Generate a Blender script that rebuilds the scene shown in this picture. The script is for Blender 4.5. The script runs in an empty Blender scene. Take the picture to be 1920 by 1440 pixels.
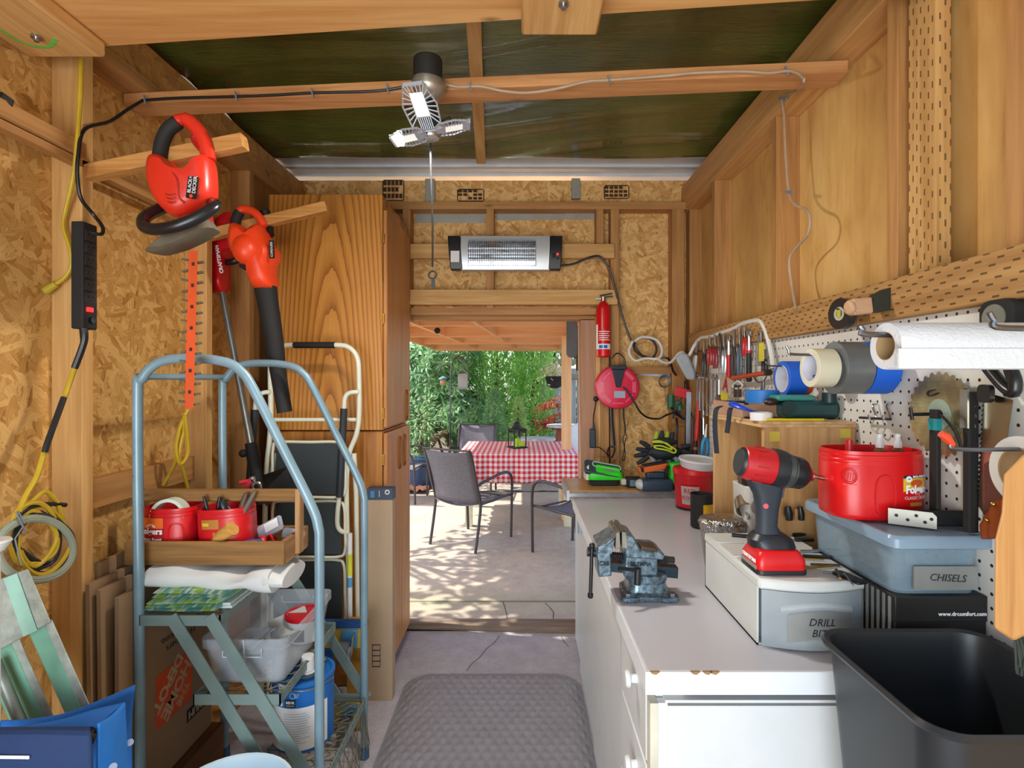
import bpy, math, random
from mathutils import Vector as V, Matrix, Euler
C = bpy.context.scene.collection
rnd = random.Random(7)
PI = math.pi
# camera constants of the photograph (1920x1440 frame): focal length and principal point in pixels, lens height
F, CX, CY, CH = 1000.0, 980.0, 712.0, 1.48
def P(px, py, Y): return V(((px-CX)*Y/F, Y, CH-(py-CY)*Y/F))       # photo point at depth Y
def PX(px, py, X): return P(px, py, X*F/(px-CX))                    # photo point on the plane X
def PZ(px, py, Z): return P(px, py, (CH-Z)*F/(py-CY))               # photo point on the plane Z
def lin(h):
    if not isinstance(h, str): return tuple(h)
    h = h.lstrip('#'); c = [int(h[i:i+2], 16)/255 for i in (0, 2, 4)]
    return tuple(x/12.92 if x <= .04045 else ((x+.055)/1.055)**2.4 for x in c)
def rgba(h): return (*lin(h), 1)

# ---------------------------------------------------------------- materials
class N:
    def __init__(s, name):
        s.m = bpy.data.materials.new(name); s.m.use_nodes = True
        s.t = s.m.node_tree; s.b = s.t.nodes['Principled BSDF']
    def n(s, typ, **kw):
        x = s.t.nodes.new(typ)
        for k, v in kw.items():
            if k.startswith('i_'):
                x.inputs[k[2:].replace('_', ' ')].default_value = v
            else: setattr(x, k, v)
        return x
    def l(s, a, b): s.t.links.new(a, b)
    def math(s, op, a, b=None, c=None, clamp=False):
        x = s.t.nodes.new('ShaderNodeMath'); x.operation = op; x.use_clamp = clamp
        for i, v in enumerate((a, b, c)):
            if v is None: continue
            if isinstance(v, (int, float)): x.inputs[i].default_value = v
            else: s.l(v, x.inputs[i])
        return x.outputs[0]
    def mix(s, f, a, b, mode='MIX'):
        x = s.t.nodes.new('ShaderNodeMix'); x.data_type = 'RGBA'; x.blend_type = mode
        for i, v in ((0, f), (6, a), (7, b)):
            if isinstance(v, (int, float)): x.inputs[i].default_value = v
            elif isinstance(v, (str, tuple)): x.inputs[i].default_value = rgba(v) if isinstance(v, str) else (*v[:3], 1)
            else: s.l(v, x.inputs[i])
        return x.outputs[2]
    def ramp(s, f, stops, interp='LINEAR'):
        x = s.t.nodes.new('ShaderNodeValToRGB'); r = x.color_ramp; r.interpolation = interp
        while len(r.elements) < len(stops): r.elements.new(.5)
        for e, (p, c) in zip(r.elements, stops): e.position = p; e.color = rgba(c) if isinstance(c, str) else (*c[:3], 1)
        s.l(f, x.inputs[0]); return x.outputs[0]
    def coord(s, rand=True):
        tc = s.n('ShaderNodeTexCoord').outputs['Object']
        if not rand: return tc
        oi = s.n('ShaderNodeObjectInfo').outputs['Random']
        a = s.n('ShaderNodeVectorMath', operation='ADD'); s.l(tc, a.inputs[0])
        cb = s.n('ShaderNodeCombineXYZ'); r = s.math('MULTIPLY', oi, 17.3)
        for i in range(3): s.l(r, cb.inputs[i])
        s.l(cb.outputs[0], a.inputs[1]); return a.outputs[0]
    def map(s, v, scale=(1, 1, 1), rot=(0, 0, 0), loc=(0, 0, 0)):
        x = s.n('ShaderNodeMapping'); s.l(v, x.inputs[0])
        x.inputs['Scale'].default_value = scale; x.inputs['Rotation'].default_value = rot; x.inputs['Location'].default_value = loc
        return x.outputs[0]
    def noise(s, v, scale=5, detail=4, rough=.55, dist=0):
        x = s.n('ShaderNodeTexNoise'); s.l(v, x.inputs['Vector'])
        x.inputs['Scale'].default_value = scale; x.inputs['Detail'].default_value = detail
        x.inputs['Roughness'].default_value = rough; x.inputs['Distortion'].default_value = dist
        return x.outputs['Fac']
    def base(s, c):
        if isinstance(c, (str, tuple)): s.b.inputs['Base Color'].default_value = rgba(c) if isinstance(c, str) else (*c, 1)
        else: s.l(c, s.b.inputs['Base Color'])
    def set(s, rough=.5, metal=0, spec=.5):
        s.b.inputs['Roughness'].default_value = rough; s.b.inputs['Metallic'].default_value = metal
        s.b.inputs['Specular IOR Level'].default_value = spec
    def bump(s, h, strength=.2, dist=.01):
        x = s.n('ShaderNodeBump'); x.inputs['Strength'].default_value = strength; x.inputs['Distance'].default_value = dist
        s.l(h, x.inputs['Height']); s.l(x.outputs[0], s.b.inputs['Normal'])
MATS = {}
def plain(name, c, rough=.5, metal=0, var=.12, vs=9, bump=0, bs=120, spec=.5, c2=None):
    """a colour with a little procedural unevenness"""
    if name in MATS: return MATS[name]
    k = N(name); co = k.coord(); nz = k.noise(co, vs, 5)
    l = lin(c); d = lin(c2) if c2 else tuple(x*(1-2.2*var) for x in l)
    k.base(k.ramp(nz, [(.3, d), (.68, l)])); k.set(rough, metal, spec)
    if bump: k.bump(k.noise(co, bs, 3), bump, .004)
    MATS[name] = k.m; return k.m
def wood(name, c1, c2, axis='Z', sc=1.0, rough=.6, knots=.0, tone=.35, c3=None, bump=.12):
    if name in MATS: return MATS[name]
    k = N(name); co = k.coord(); i = 'XYZ'.index(axis)
    s = [26*sc]*3; s[i] = 1.3*sc
    g = k.noise(k.map(co, tuple(s)), 1.6, 6, .6, .5)
    s2 = [5*sc]*3; s2[i] = .8*sc
    t = k.noise(k.map(co, tuple(s2)), 1.3, 2)
    col = k.ramp(g, [(.28, c2), (.62, c1)])
    col = k.mix(k.math('MULTIPLY', t, tone), col, k.mix(1.0, col, c3 or c2, 'MULTIPLY'))
    if knots:
        sk = [5.5]*3; sk[i] = 2.0
        vo = k.n('ShaderNodeTexVoronoi'); k.l(k.map(co, tuple(sk)), vo.inputs['Vector']); vo.inputs['Scale'].default_value = 1.0
        kn = k.math('SUBTRACT', 1.0, k.math('MULTIPLY', vo.outputs['Distance'], 1/knots), clamp=True)
        col = k.mix(k.math('MULTIPLY', kn, .75), col, '#4a2b12')
    k.base(col); k.set(rough, 0, .35); k.bump(g, bump, .003)
    MATS[name] = k.m; return k.m
def osb(name, plane, pale='#e0b878', mid='#bd8b4c', dark='#7d5326', sc=1.0, rough=.6):
    if name in MATS: return MATS[name]
    k = N(name); co = k.n('ShaderNodeTexCoord').outputs['Object']
    sp = k.n('ShaderNodeSeparateXYZ'); k.l(co, sp.inputs[0]); cb = k.n('ShaderNodeCombineXYZ')
    a, b = plane; k.l(sp.outputs['XYZ'.index(a)], cb.inputs[0]); k.l(sp.outputs['XYZ'.index(b)], cb.inputs[1])
    uv = cb.outputs[0]; wob = k.n('ShaderNodeTexNoise'); k.l(uv, wob.inputs['Vector']); wob.inputs['Scale'].default_value = 18
    av = k.n('ShaderNodeVectorMath', operation='SCALE'); k.l(wob.outputs['Color'], av.inputs[0]); av.inputs['Scale'].default_value = .022
    ad = k.n('ShaderNodeVectorMath', operation='ADD'); k.l(uv, ad.inputs[0]); k.l(av.outputs[0], ad.inputs[1]); uv = ad.outputs[0]
    best = None
    for j, ang in enumerate((.25, 1.35, -.75, 2.2, -.2, .8)):
        v = k.map(k.map(uv, rot=(0, 0, ang), loc=(j*3.7, j*1.9, 0)), scale=((68-5*j)*sc, (13+1.5*j)*sc, 1))
        vo = k.n('ShaderNodeTexVoronoi', voronoi_dimensions='2D'); k.l(v, vo.inputs['Vector']); vo.inputs['Scale'].default_value = 1
        cs = k.n('ShaderNodeSeparateColor'); k.l(vo.outputs['Color'], cs.inputs[0])
        fib = k.noise(k.map(v, scale=(5, .3, 1)), 1.5, 3)
        h = cs.outputs[0]; tone = k.math('ADD', k.math('MULTIPLY', cs.outputs[1], .55), k.math('MULTIPLY', fib, .5))
        if best is None: best, col = h, tone
        else:
            gt = k.math('GREATER_THAN', h, best)
            mx = k.n('ShaderNodeMix'); mx.data_type = 'FLOAT'; k.l(gt, mx.inputs[0]); k.l(col, mx.inputs[2]); k.l(tone, mx.inputs[3]); col = mx.outputs[0]
            best = k.math('MAXIMUM', h, best)
    c = k.ramp(col, [(.12, dark), (.3, mid), (.52, pale), (.72, mid), (.92, pale)])
    sp2 = k.noise(k.map(uv, scale=(60, 60, 1)), 1.0, 2)
    c = k.mix(k.math('MULTIPLY', k.math('LESS_THAN', sp2, .33), .3), c, dark)
    k.base(c); k.set(rough, 0, .35); k.bump(k.math('ADD', best, col), .25, .004)
    MATS[name] = k.m; return k.m
def incised(name, u, v, c1, c2, pu=.052, pv=.0125):
    """pressure treated lumber with rows of slit marks along u"""
    if name in MATS: return MATS[name]
    k = N(name); co = k.n('ShaderNodeTexCoord').outputs['Object']; sp = k.n('ShaderNodeSeparateXYZ'); k.l(co, sp.inputs[0])
    U = sp.outputs['XYZ'.index(u)]; W = k.math('ADD', sp.outputs['XYZ'.index(v)], sp.outputs[0]) if v != 'X' else sp.outputs[0]
    row = k.math('DIVIDE', W, pv); ri = k.math('FLOOR', row); rf = k.math('FRACT', row)
    off = k.math('MULTIPLY', k.math('FRACT', k.math('MULTIPLY', ri, .37)), pu)
    cf = k.math('FRACT', k.math('DIVIDE', k.math('ADD', U, off), pu))
    m = k.math('MULTIPLY', k.math('LESS_THAN', cf, .3), k.math('LESS_THAN', k.math('ABSOLUTE', k.math('SUBTRACT', rf, .5)), .17))
    s = [24]*3; s['XYZ'.index(u)] = 1.2
    g = k.noise(k.map(co, tuple(s)), 1.5, 5, .6, .4)
    c = k.ramp(g, [(.3, c2), (.65, c1)]); c = k.mix(k.math('MULTIPLY', m, .8), c, '#3f2a14')
    k.base(c); k.set(.7, 0, .3); k.bump(k.math('SUBTRACT', g, m), .25, .003)
    MATS[name] = k.m; return k.m
def glassy(name, c, alpha=.35, rough=.25):
    """thin milky or clear plastic"""
    if name in MATS: return MATS[name]
    k = N(name); k.base(k.ramp(k.noise(k.coord(), 14, 3), [(.3, tuple(x*.85 for x in lin(c))), (.7, lin(c))])); k.set(rough)
    k.b.inputs['Alpha'].default_value = alpha
    MATS[name] = k.m; return k.m
def leafmat(name, c1, c2, trans=.3, rough=.45):
    if name in MATS: return MATS[name]
    k = N(name); co = k.coord(False); nz = k.noise(co, 3.2, 3, .7)
    wn = k.n('ShaderNodeTexWhiteNoise'); k.l(k.map(co, (14, 14, 14)), wn.inputs['Vector'])
    c = k.ramp(nz, [(.35, c2), (.65, c1)]); k.base(c); k.set(rough)
    tr = k.n('ShaderNodeBsdfTranslucent'); k.l(c, tr.inputs[0]); mx = k.n('ShaderNodeMixShader'); mx.inputs[0].default_value = trans
    k.l(k.b.outputs[0], mx.inputs[1]); k.l(tr.outputs[0], mx.inputs[2]); k.l(mx.outputs[0], k.t.nodes['Material Output'].inputs[0])
    MATS[name] = k.m; return k.m

# ---------------------------------------------------------------- meshes
def axes(z, up=V((0, 0, 1))):
    z = V(z).normalized()
    if abs(z.dot(up)) > .98: up = V((0, 1, 0)) if abs(z.y) < .9 else V((1, 0, 0))
    x = up.cross(z).normalized(); return x, z.cross(x).normalized(), z
def frame(o, x, y, z):
    m = Matrix((V(x), V(y), V(z))).transposed().to_4x4(); m.translation = V(o); return m
def rot(o, rx=0, ry=0, rz=0): return Matrix.Translation(V(o)) @ Euler((rx, ry, rz)).to_matrix().to_4x4()
def catmull(p, n=6, closed=False):
    p = [V(a) for a in p]; r = []; m = len(p)
    for i in range(m if closed else m-1):
        g = (lambda j: p[j % m]) if closed else (lambda j: p[max(0, min(m-1, j))])
        a, b, c, d = g(i-1), g(i), g(i+1), g(i+2)
        for k in range(n):
            t = k/n; r.append(.5*((2*b)+(c-a)*t+(2*a-5*b+4*c-d)*t*t+(3*b-a-3*c+d)*t**3))
    if not closed: r.append(p[-1])
    return r
def circ(n, r=1.0, r2=None, a0=0): return [(r*math.cos(a0+2*PI*i/n), (r2 or r)*math.sin(a0+2*PI*i/n)) for i in range(n)]
def rrect(w, h, r, n=4):
    q = []
    for cx, cy, a in ((w/2-r, h/2-r, 0), (r-w/2, h/2-r, PI/2), (r-w/2, r-h/2, PI), (w/2-r, r-h/2, 1.5*PI)):
        q += [(cx+r*math.cos(a+PI/2*i/n), cy+r*math.sin(a+PI/2*i/n)) for i in range(n+1)]
    return q
class B:
    """collects shapes that become one mesh"""
    def __init__(s): s.v = []; s.f = []; s.mi = []; s.cur = 0
    def add(s, vs, fs, mat=None):
        o = len(s.v); s.v += [tuple(mat @ V(a)) if mat else tuple(a) for a in vs]
        s.f += [tuple(o+i for i in f) for f in fs]; s.mi += [s.cur]*len(fs); return s
    def m(s, i): s.cur = i; return s
    def bb(s, x0, x1, y0, y1, z0, z1, mat=None):
        return s.add([(x, y, z) for z in (z0, z1) for y in (y0, y1) for x in (x0, x1)],
                     [(0, 2, 3, 1), (4, 5, 7, 6), (0, 1, 5, 4), (2, 6, 7, 3), (0, 4, 6, 2), (1, 3, 7, 5)], mat)
    def box(s, c, d, mat=None):
        c, d = V(c), V(d)/2; return s.bb(c.x-d.x, c.x+d.x, c.y-d.y, c.y+d.y, c.z-d.z, c.z+d.z, mat)
    def beam(s, p0, p1, w, h, up=(0, 0, 1)):
        p0, p1 = V(p0), V(p1); x, y, z = axes(p1-p0, V(up)); return s.bb(-w/2, w/2, -h/2, h/2, 0, (p1-p0).length, frame(p0, x, y, z))
    def rings(s, rs, closed=False, caps=True):
        n = len(rs[0]); o = len(s.v)
        for r in rs: s.v += [tuple(a) for a in r]
        k = len(rs); fs = []
        for i in range(k if closed else k-1):
            a, b = o+i*n, o+((i+1) % k)*n
            fs += [(a+j, a+(j+1) % n, b+(j+1) % n, b+j) for j in range(n)]
        if caps and not closed: fs += [tuple(o+n-1-j for j in range(n)), tuple(o+(k-1)*n+j for j in range(n))]
        s.f += fs; s.mi += [s.cur]*len(fs); return s
    def tube(s, pts, r=.005, n=8, closed=False, caps=True, flat=1.0):
        pts = [V(p) for p in pts]; k = len(pts); rs = []; x = None
        for i, p in enumerate(pts):
            d = (pts[(i+1) % k]-pts[i-1]) if closed or 0 < i < k-1 else (pts[1]-pts[0] if i == 0 else pts[-1]-pts[-2])
            if d.length < 1e-9: d = V((0, 0, 1))
            d.normalize()
            if x is None: x = axes(d)[0]
            x = x-d*x.dot(d)
            x = x.normalized() if x.length > 1e-6 else axes(d)[0]
            y = d.cross(x); rr = r[i] if isinstance(r, (list, tuple)) else r
            rs.append([p+x*(rr*math.cos(2*PI*j/n))+y*(flat*rr*math.sin(2*PI*j/n)) for j in range(n)])
        return s.rings(rs, closed, caps)
    def cyl(s, p0, p1, r0, r1=None, n=20): return s.tube([p0, p1], [r0, r0 if r1 is None else r1], n)
    def lathe(s, prof, mat=None, n=28, sx=1, sy=1, shape=None, caps=True):
        mat = mat or Matrix(); sh = shape or circ(n)
        return s.rings([[mat @ V((max(r, 1e-4)*sx*a, max(r, 1e-4)*sy*b, z)) for a, b in sh] for r, z in prof], False, caps)
    def prism(s, poly, mat, t, scale1=1.0):
        n = len(poly)
        vs = [(x, y, 0) for x, y in poly]+[(x*scale1, y*scale1, t) for x, y in poly]
        return s.add(vs, [tuple(range(n-1, -1, -1)), tuple(range(n, 2*n))]+[(i, (i+1) % n, n+(i+1) % n, n+i) for i in range(n)], mat)
    def loft(s, sections, mat=None, caps=True):
        """sections: list of rings of 3d points"""
        return s.rings([[(mat @ V(p)) if mat else V(p) for p in r] for r in sections], False, caps)
    def ball(s, c, r, n=14, mat=None):
        c = V(c); r = V(r) if not isinstance(r, (int, float)) else V((r, r, r)); h = n//2
        rs = []
        for i in range(h+1):
            t = -PI/2+PI*i/h; k = max(math.cos(t), .002)
            q = [c+V((r.x*k*math.cos(2*PI*j/n), r.y*k*math.sin(2*PI*j/n), r.z*math.sin(t))) for j in range(n)]
            rs.append([mat @ a for a in q] if mat else q)
        return s.rings(rs)
    def torus(s, mat, R, r, n=28, k=8): 
        return s.tube([mat @ V((R*math.cos(2*PI*i/n), R*math.sin(2*PI*i/n), 0)) for i in range(n)], r, k, True)
    def grid(s, fn, nu, nv):
        o = len(s.v); s.v += [tuple(fn(i/nu, j/nv)) for j in range(nv+1) for i in range(nu+1)]
        fs = [(o+j*(nu+1)+i, o+j*(nu+1)+i+1, o+(j+1)*(nu+1)+i+1, o+(j+1)*(nu+1)+i) for j in range(nv) for i in range(nu)]
        s.f += fs; s.mi += [s.cur]*len(fs); return s
    def text(s, body, size, mat, depth=.0006, shear=0, warp=None, bold=0, ax='CENTER', sp=1.0):
        cu = bpy.data.curves.new('t', 'FONT'); cu.body = body; cu.size = size; cu.extrude = depth; cu.shear = shear; cu.offset = bold
        cu.align_x = ax; cu.align_y = 'CENTER'; cu.resolution_u = 2; cu.space_character = sp; cu.space_line = .95
        o = bpy.data.objects.new('t', cu); me = o.to_mesh()
        vs = [tuple(v.co) for v in me.vertices]; fs = [tuple(p.vertices) for p in me.polygons]
        o.to_mesh_clear(); bpy.data.objects.remove(o); bpy.data.curves.remove(cu)
        if warp: vs = [warp(*a) for a in vs]
        return s.add(vs, fs, mat)
    def xf(s, mat): s.v = [tuple(mat @ V(a)) for a in s.v]; return s
ORIG = {}
def _mesh(b, name, mats, org, ang=38):
    me = bpy.data.meshes.new(name); o = V(org)
    me.from_pydata([tuple(V(a)-o) for a in b.v], [], b.f)
    for m in (mats if isinstance(mats, (list, tuple)) else [mats]): me.materials.append(m)
    for p, i in zip(me.polygons, b.mi): p.material_index = i; p.use_smooth = True
    me.validate(); me.update(); me.set_sharp_from_angle(angle=math.radians(ang)); return me
def O(b, name, mat, parent=None, label=None, bevel=0, solid=0, sub=0, ang=38, org=None):
    """one mesh object; as a part it shares its parent's origin"""
    if parent is not None: org = ORIG[parent.name]
    elif org is None:
        xs = [a[0] for a in b.v]; ys = [a[1] for a in b.v]; zs = [a[2] for a in b.v]
        org = V(((min(xs)+max(xs))/2, (min(ys)+max(ys))/2, min(zs)))
    o = bpy.data.objects.new(name, _mesh(b, name, mat, org, ang)); C.objects.link(o)
    if parent is not None: o.parent = parent
    else: o.location = org
    ORIG[o.name] = V(org)
    if label: o['label'] = label
    if solid: q = o.modifiers.new('Solid', 'SOLIDIFY'); q.thickness = solid; q.offset = 0
    if bevel: q = o.modifiers.new('Bevel', 'BEVEL'); q.width = bevel; q.segments = 2; q.limit_method = 'ANGLE'; q.angle_limit = .6
    if sub: q = o.modifiers.new('Sub', 'SUBSURF'); q.levels = q.render_levels = sub
    return o
def tag(o, label, cat, group=None, kind=None):
    if label: o['label'] = label
    if cat: o['category'] = cat
    if group: o['group'] = group
    if kind: o['kind'] = kind
    return o
def T(name, label, cat, loc, group=None):
    o = bpy.data.objects.new(name, None); C.objects.link(o); o.location = V(loc); o.empty_display_size = .05
    ORIG[o.name] = V(loc); return tag(o, label, cat, group)
def TO(b, name, label, cat, mat, group=None, **kw): return tag(O(b, name, mat, **kw), label, cat, group)
def S(b, name, mat, parent=None, **kw):
    o = O(b, name, mat, parent, **kw)
    if parent is None: o['kind'] = 'structure'
    return o
def dup(root, loc=None, rz=None, label=None, group=None, rotm=None):
    r = root.copy(); C.objects.link(r)
    if loc is not None: r.location = V(loc)
    if rz is not None: r.rotation_euler = (0, 0, rz)
    if rotm is not None: r.rotation_euler = rotm
    if label: r['label'] = label
    if group: r['group'] = group
    for ch in root.children:
        c = ch.copy(); C.objects.link(c); c.parent = r
        for g in ch.children:
            d = g.copy(); C.objects.link(d); d.parent = c
    return r
# shared materials
white = plain('white_paint', '#dfe1df', .45, var=.04)
black = plain('black_plastic', '#17181a', .4, var=.1)
blackm = plain('black_matte', '#1c1b1b', .75, var=.15)
steel = plain('bright_steel', '#b9bcc0', .28, 1, var=.08)
dsteel = plain('dark_steel', '#6a6c70', .35, 1, var=.15)
red = plain('red_plastic', '#c8141c', .35, var=.06)
dred = plain('dark_red_plastic', '#a3121a', .4, var=.08)
orange = plain('orange_plastic', '#f0461c', .38, var=.06)
yellow = plain('yellow_rubber', '#d8b41c', .5, var=.08)
bluep = plain('blue_plastic', '#1166c2', .4, var=.06)
green = plain('lime_plastic', '#2ed321', .4, var=.06)
card = plain('cardboard', '#97795a', .8, var=.06, vs=5)
paper = plain('white_paper', '#e8e8e6', .7, var=.03)
ink = plain('black_ink', '#1b1b1c', .7, var=.02)
whitep = plain('white_print', '#f0f0f0', .6, var=.02)
brass = plain('brass', '#c9a24a', .3, 1, var=.1)
grayp = plain('grey_plastic', '#7d8285', .5, var=.06)
fir = {a: wood('fir_'+a.lower(), '#d6ac70', '#b98a4c', a, knots=.09, c3='#d0aa7c') for a in 'XYZ'}
redfir = {a: wood('aged_fir_'+a.lower(), '#bd8d55', '#9c6e3e', a, knots=.08, c3='#c0a078') for a in 'XYZ'}
SKY, SUN, FRONT, EXPO, LAMP = .32, 5.4, 42, .62, 7
# ================================================================ the setting
def concrete(name, c1, c2, moss=None, rough=.85):
    k = N(name); co = k.n('ShaderNodeTexCoord').outputs['Object']
    a = k.noise(co, 2.2, 6, .65); b = k.noise(co, 90, 3, .7); d = k.noise(co, 14, 4, .7)
    c = k.ramp(k.math('ADD', k.math('MULTIPLY', a, .55), k.math('MULTIPLY', d, .45)), [(.3, c2), (.62, c1)])
    c = k.mix(k.math('MULTIPLY', k.math('LESS_THAN', b, .38), .3), c, '#4c4a48')
    if moss:
        sp = k.n('ShaderNodeSeparateXYZ'); k.l(co, sp.inputs[0])
        dd = k.math('ABSOLUTE', k.math('SUBTRACT', sp.outputs[1], moss))
        f = k.math('SUBTRACT', 1.0, k.math('DIVIDE', dd, .02), clamp=True)
        g = k.math('MULTIPLY', k.math('SUBTRACT', 1.0, k.math('DIVIDE', dd, .3), clamp=True), k.math('MULTIPLY', d, .55))
        c = k.mix(g, c, '#6f7844'); c = k.mix(k.math('MULTIPLY', f, .8), c, '#3c4a20')
    k.base(c); k.set(rough, 0, .3); k.bump(k.math('ADD', b, d), .25, .004); return k.m
WL, WR, YB = -1.37, 1.05, 3.20           # inner faces of the sheathing: left, right, back
SL, SR, YF = -1.28, .96, 3.11            # inner faces of the studs
osb_l = osb('osb_side', 'YZ', '#d8ae6c', '#b3823f', '#724a1e')
osb_b = osb('osb_back', 'XZ', '#e8bf80', '#c08e4c', '#835428')
k = N('plywood'); co = k.coord(False); n_a = k.noise(k.map(co, (1, 3.2, .9)), 2.0, 5, .6, 1.6); n_b = k.noise(k.map(co, (1, 40, 1.2)), 1.5, 4); n_c = k.noise(k.map(co, (1, 1.3, .8)), 2.6, 3, .5)
pc_ = k.ramp(k.math('ADD', k.math('MULTIPLY', n_a, .75), k.math('MULTIPLY', n_b, .25)), [(.3, '#b58a4c'), (.45, '#d2a661'), (.6, '#dcb472'), (.75, '#c49a58')])
k.base(k.mix(k.math('MULTIPLY', k.math('SUBTRACT', n_c, .45, clamp=True), 2.2, clamp=True), pc_, '#a5743e')); k.set(.55, 0, .35); k.bump(n_b, .06, .003); ply = k.m
S(B().bb(-1.6, 1.3, -1.0, 3.14, -.12, 0), 'floor', concrete('slab_concrete', '#b5b0b2', '#979197'))
S(B().bb(-6, 6, 3.22, 7.3, -.12, -.004), 'floor_patio', concrete('patio_concrete', '#b9ab9b', '#9c8f80', moss=3.57-5.26), org=(0, 5.26, -.12))
S(B().bb(-7, 7, 7.3, 16, -.14, -.02), 'ground', plain('soil', '#6b5440', .95, var=.2, vs=6, bump=.5, bs=30))
S(B().bb(-9, 9, -12, -1.0, -.14, -.02), 'driveway', concrete('drive_concrete', '#cfc8bc', '#b9b2a6'))
# threshold: slightly skewed plank
b = B(); b.add([(-.72, 3.16, 0), (.42, 3.10, 0), (.42, 3.225, 0), (-.72, 3.235, 0), (-.72, 3.165, .035), (.42, 3.105, .035), (.42, 3.225, .035), (-.72, 3.235, .035)],
               [(3, 2, 1, 0), (4, 5, 6, 7), (0, 1, 5, 4), (1, 2, 6, 5), (2, 3, 7, 6), (3, 0, 4, 7)])
S(b, 'trim_1', wood('sill_wood', '#8d7a68', '#6a5648', 'X', 1, .8), bevel=.004)
# left wall
wl = S(B().bb(WL-.012, WL, -1.0, YB+.0, 0, 2.70), 'wall_left', osb_l)
for i, y in enumerate((.36, .94, 1.55, 2.16)):
    S(B().bb(WL, SL, y, y+.04, .04, 2.46), 'stud', fir['Z'] if i != 1 else redfir['Z'], wl, bevel=.002)
S(B().bb(WL, SL, -1.0, YF, 0, .04), 'sole_plate', redfir['Y'], wl)
S(B().bb(WL, SL+.005, -1.0, YF, 2.46, 2.50), 'top_plate', redfir['Y'], wl)
S(B().bb(WL, SL-.01, -1.0, YF, 2.50, 2.63), 'rim_board', osb('osb_rim', 'YZ', '#c99a5a', '#a87a42', '#6d451d'), wl)
S(B().bb(SL-.012, SL+.012, -.6, 1.55, 2.125, 2.165).bb(SL-.03, SL+.0, -.6, 3.0, 2.10, 2.12).bb(WL, SL-.03, 1.59, 3.0, 2.125, 2.155), 'rail', redfir['Y'], wl)
S(B().bb(WL, SL, 2.50, 2.54, .04, 2.46).bb(WL, SL-.02, 2.54, YF, .04, 2.46), 'corner_stud', redfir['Z'], wl)
S(B().bb(WL, WL+.04, 1.59, 2.16, 1.08, 1.17), 'blocking', redfir['Y'], wl)
# right wall
wr = S(B().bb(WR, WR+.012, -1.0, YB, 0, 2.70), 'wall_right', ply)
for y in (.66, 1.366, 2.02, 2.67):
    S(B().bb(SR, WR, y, y+.04, .04, 2.48), 'stud', redfir['Z'], wr, bevel=.002)
S(B().bb(SR, WR, -1.0, 3.2, 0, .04), 'sole_plate', redfir['Y'], wr)
S(B().bb(SR-.01, WR, -1.0, YB, 2.48, 2.63), 'top_plate', wood('plate_fir', '#dcae72', '#b98a4c', 'Y', .8, .6, .1, .5, c3='#c09058'), wr, bevel=.004)
pt_z = incised('incised_stud', 'Z', 'Y', '#c9a066', '#a87c44')
pt_y = incised('incised_rail', 'Y', 'Z', '#b58c56', '#93693a')
S(B().bb(SR+.012, WR-.04, 1.255, 1.345, .04, 2.48), 'treated_stud', pt_z, wr, bevel=.003)
S(B().bb(SR, WR, 1.02, 1.06, .04, 2.48).bb(SR+.02, WR, 3.13, 3.2, .04, 2.48), 'stud_pair', redfir['Z'], wr)
S(B().bb(.925, SR, .30, 2.98, 1.632, 1.734), 'trim_2', pt_y, bevel=.005)
# back wall with the open doorway
DX0, DX1, DZ = -.72, .345, 1.86
b = B().bb(WL, DX0, YB, YB+.012, 0, 2.675).bb(DX1+.06, WR, YB, YB+.012, 0, 2.675).bb(DX0, DX1+.06, YB, YB+.012, DZ+.06, 2.675)
wb = S(b, 'wall_back', osb_b, org=(0, YB, 0))
_j=[0]
def bk(px0, px1, py0, py1, y0, y1, name, mat, bev=.002):
    _j[0]+=1; y0 += .0007*(_j[0] % 9)
    x0, x1 = (px0-CX)*y0/F, (px1-CX)*y0/F; z0, z1 = CH-(py1-CY)*y0/F, CH-(py0-CY)*y0/F
    return S(B().bb(x0, x1, y0, y1, z0, z1), name, mat, wb, bevel=bev)
bk(715, 1290, 378, 392, YF, YB, 'top_plate', redfir['X'])
for a, c, z0, z1 in ((755, 770, 392, 600), (912, 926, 392, 590), (1118, 1132, 392, 470), (1145, 1161, 392, 1180), (1260, 1284, 384, 1180)):
    bk(a, c, z0, z1, YF, YB, 'stud', redfir['Z'])
bk(1117, 1126, 592, 1180, YF+.002, YB, 'jack_stud', fir['Z'])
bk(1126, 1142, 592, 1180, YF+.01, YB, 'trimmer_stud', redfir['Z'])
bk(766, 1152, 457, 484, YF-.03, YF, 'heater_ledger', fir['X'])
bk(766, 1158, 543, 571, YF-.038, YF, 'ledger_board', fir['X'])
bk(760, 1130, 577, 590, YF, YB, 'door_header', redfir['X'])
bk(760, 1118, 592, 599, YF+.06, YB+.08, 'header_trim', redfir['X'])
bk(1161, 1262, 688, 701, YF, YB, 'blocking', redfir['X'])
bk(1089, 1118, 600, 1182, YF+.03, YB+.10, 'door_jamb', wood('jamb_wood', '#c09474', '#a2765a', 'Z', .8, .6, .08, .4))
zinc = plain('zinc_strap', '#a7a79e', .5, .6, var=.08)
for p in ((778, 910, 401, 418), (929, 1004, 395, 413), (1005, 1060, 394, 412), (1061, 1117, 393, 411)):
    bk(*p, YB-.006, YB, 'nail_plate', zinc, .001)
bk(797, 815, 335, 378, YB-.03, YB, 'rafter_tie', zinc); bk(1072, 1088, 334, 372, YB-.03, YB, 'rafter_tie', zinc)
stamp = plain('stamp_ink', '#4b341c', .8, var=.2, vs=60)
b = B()
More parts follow.
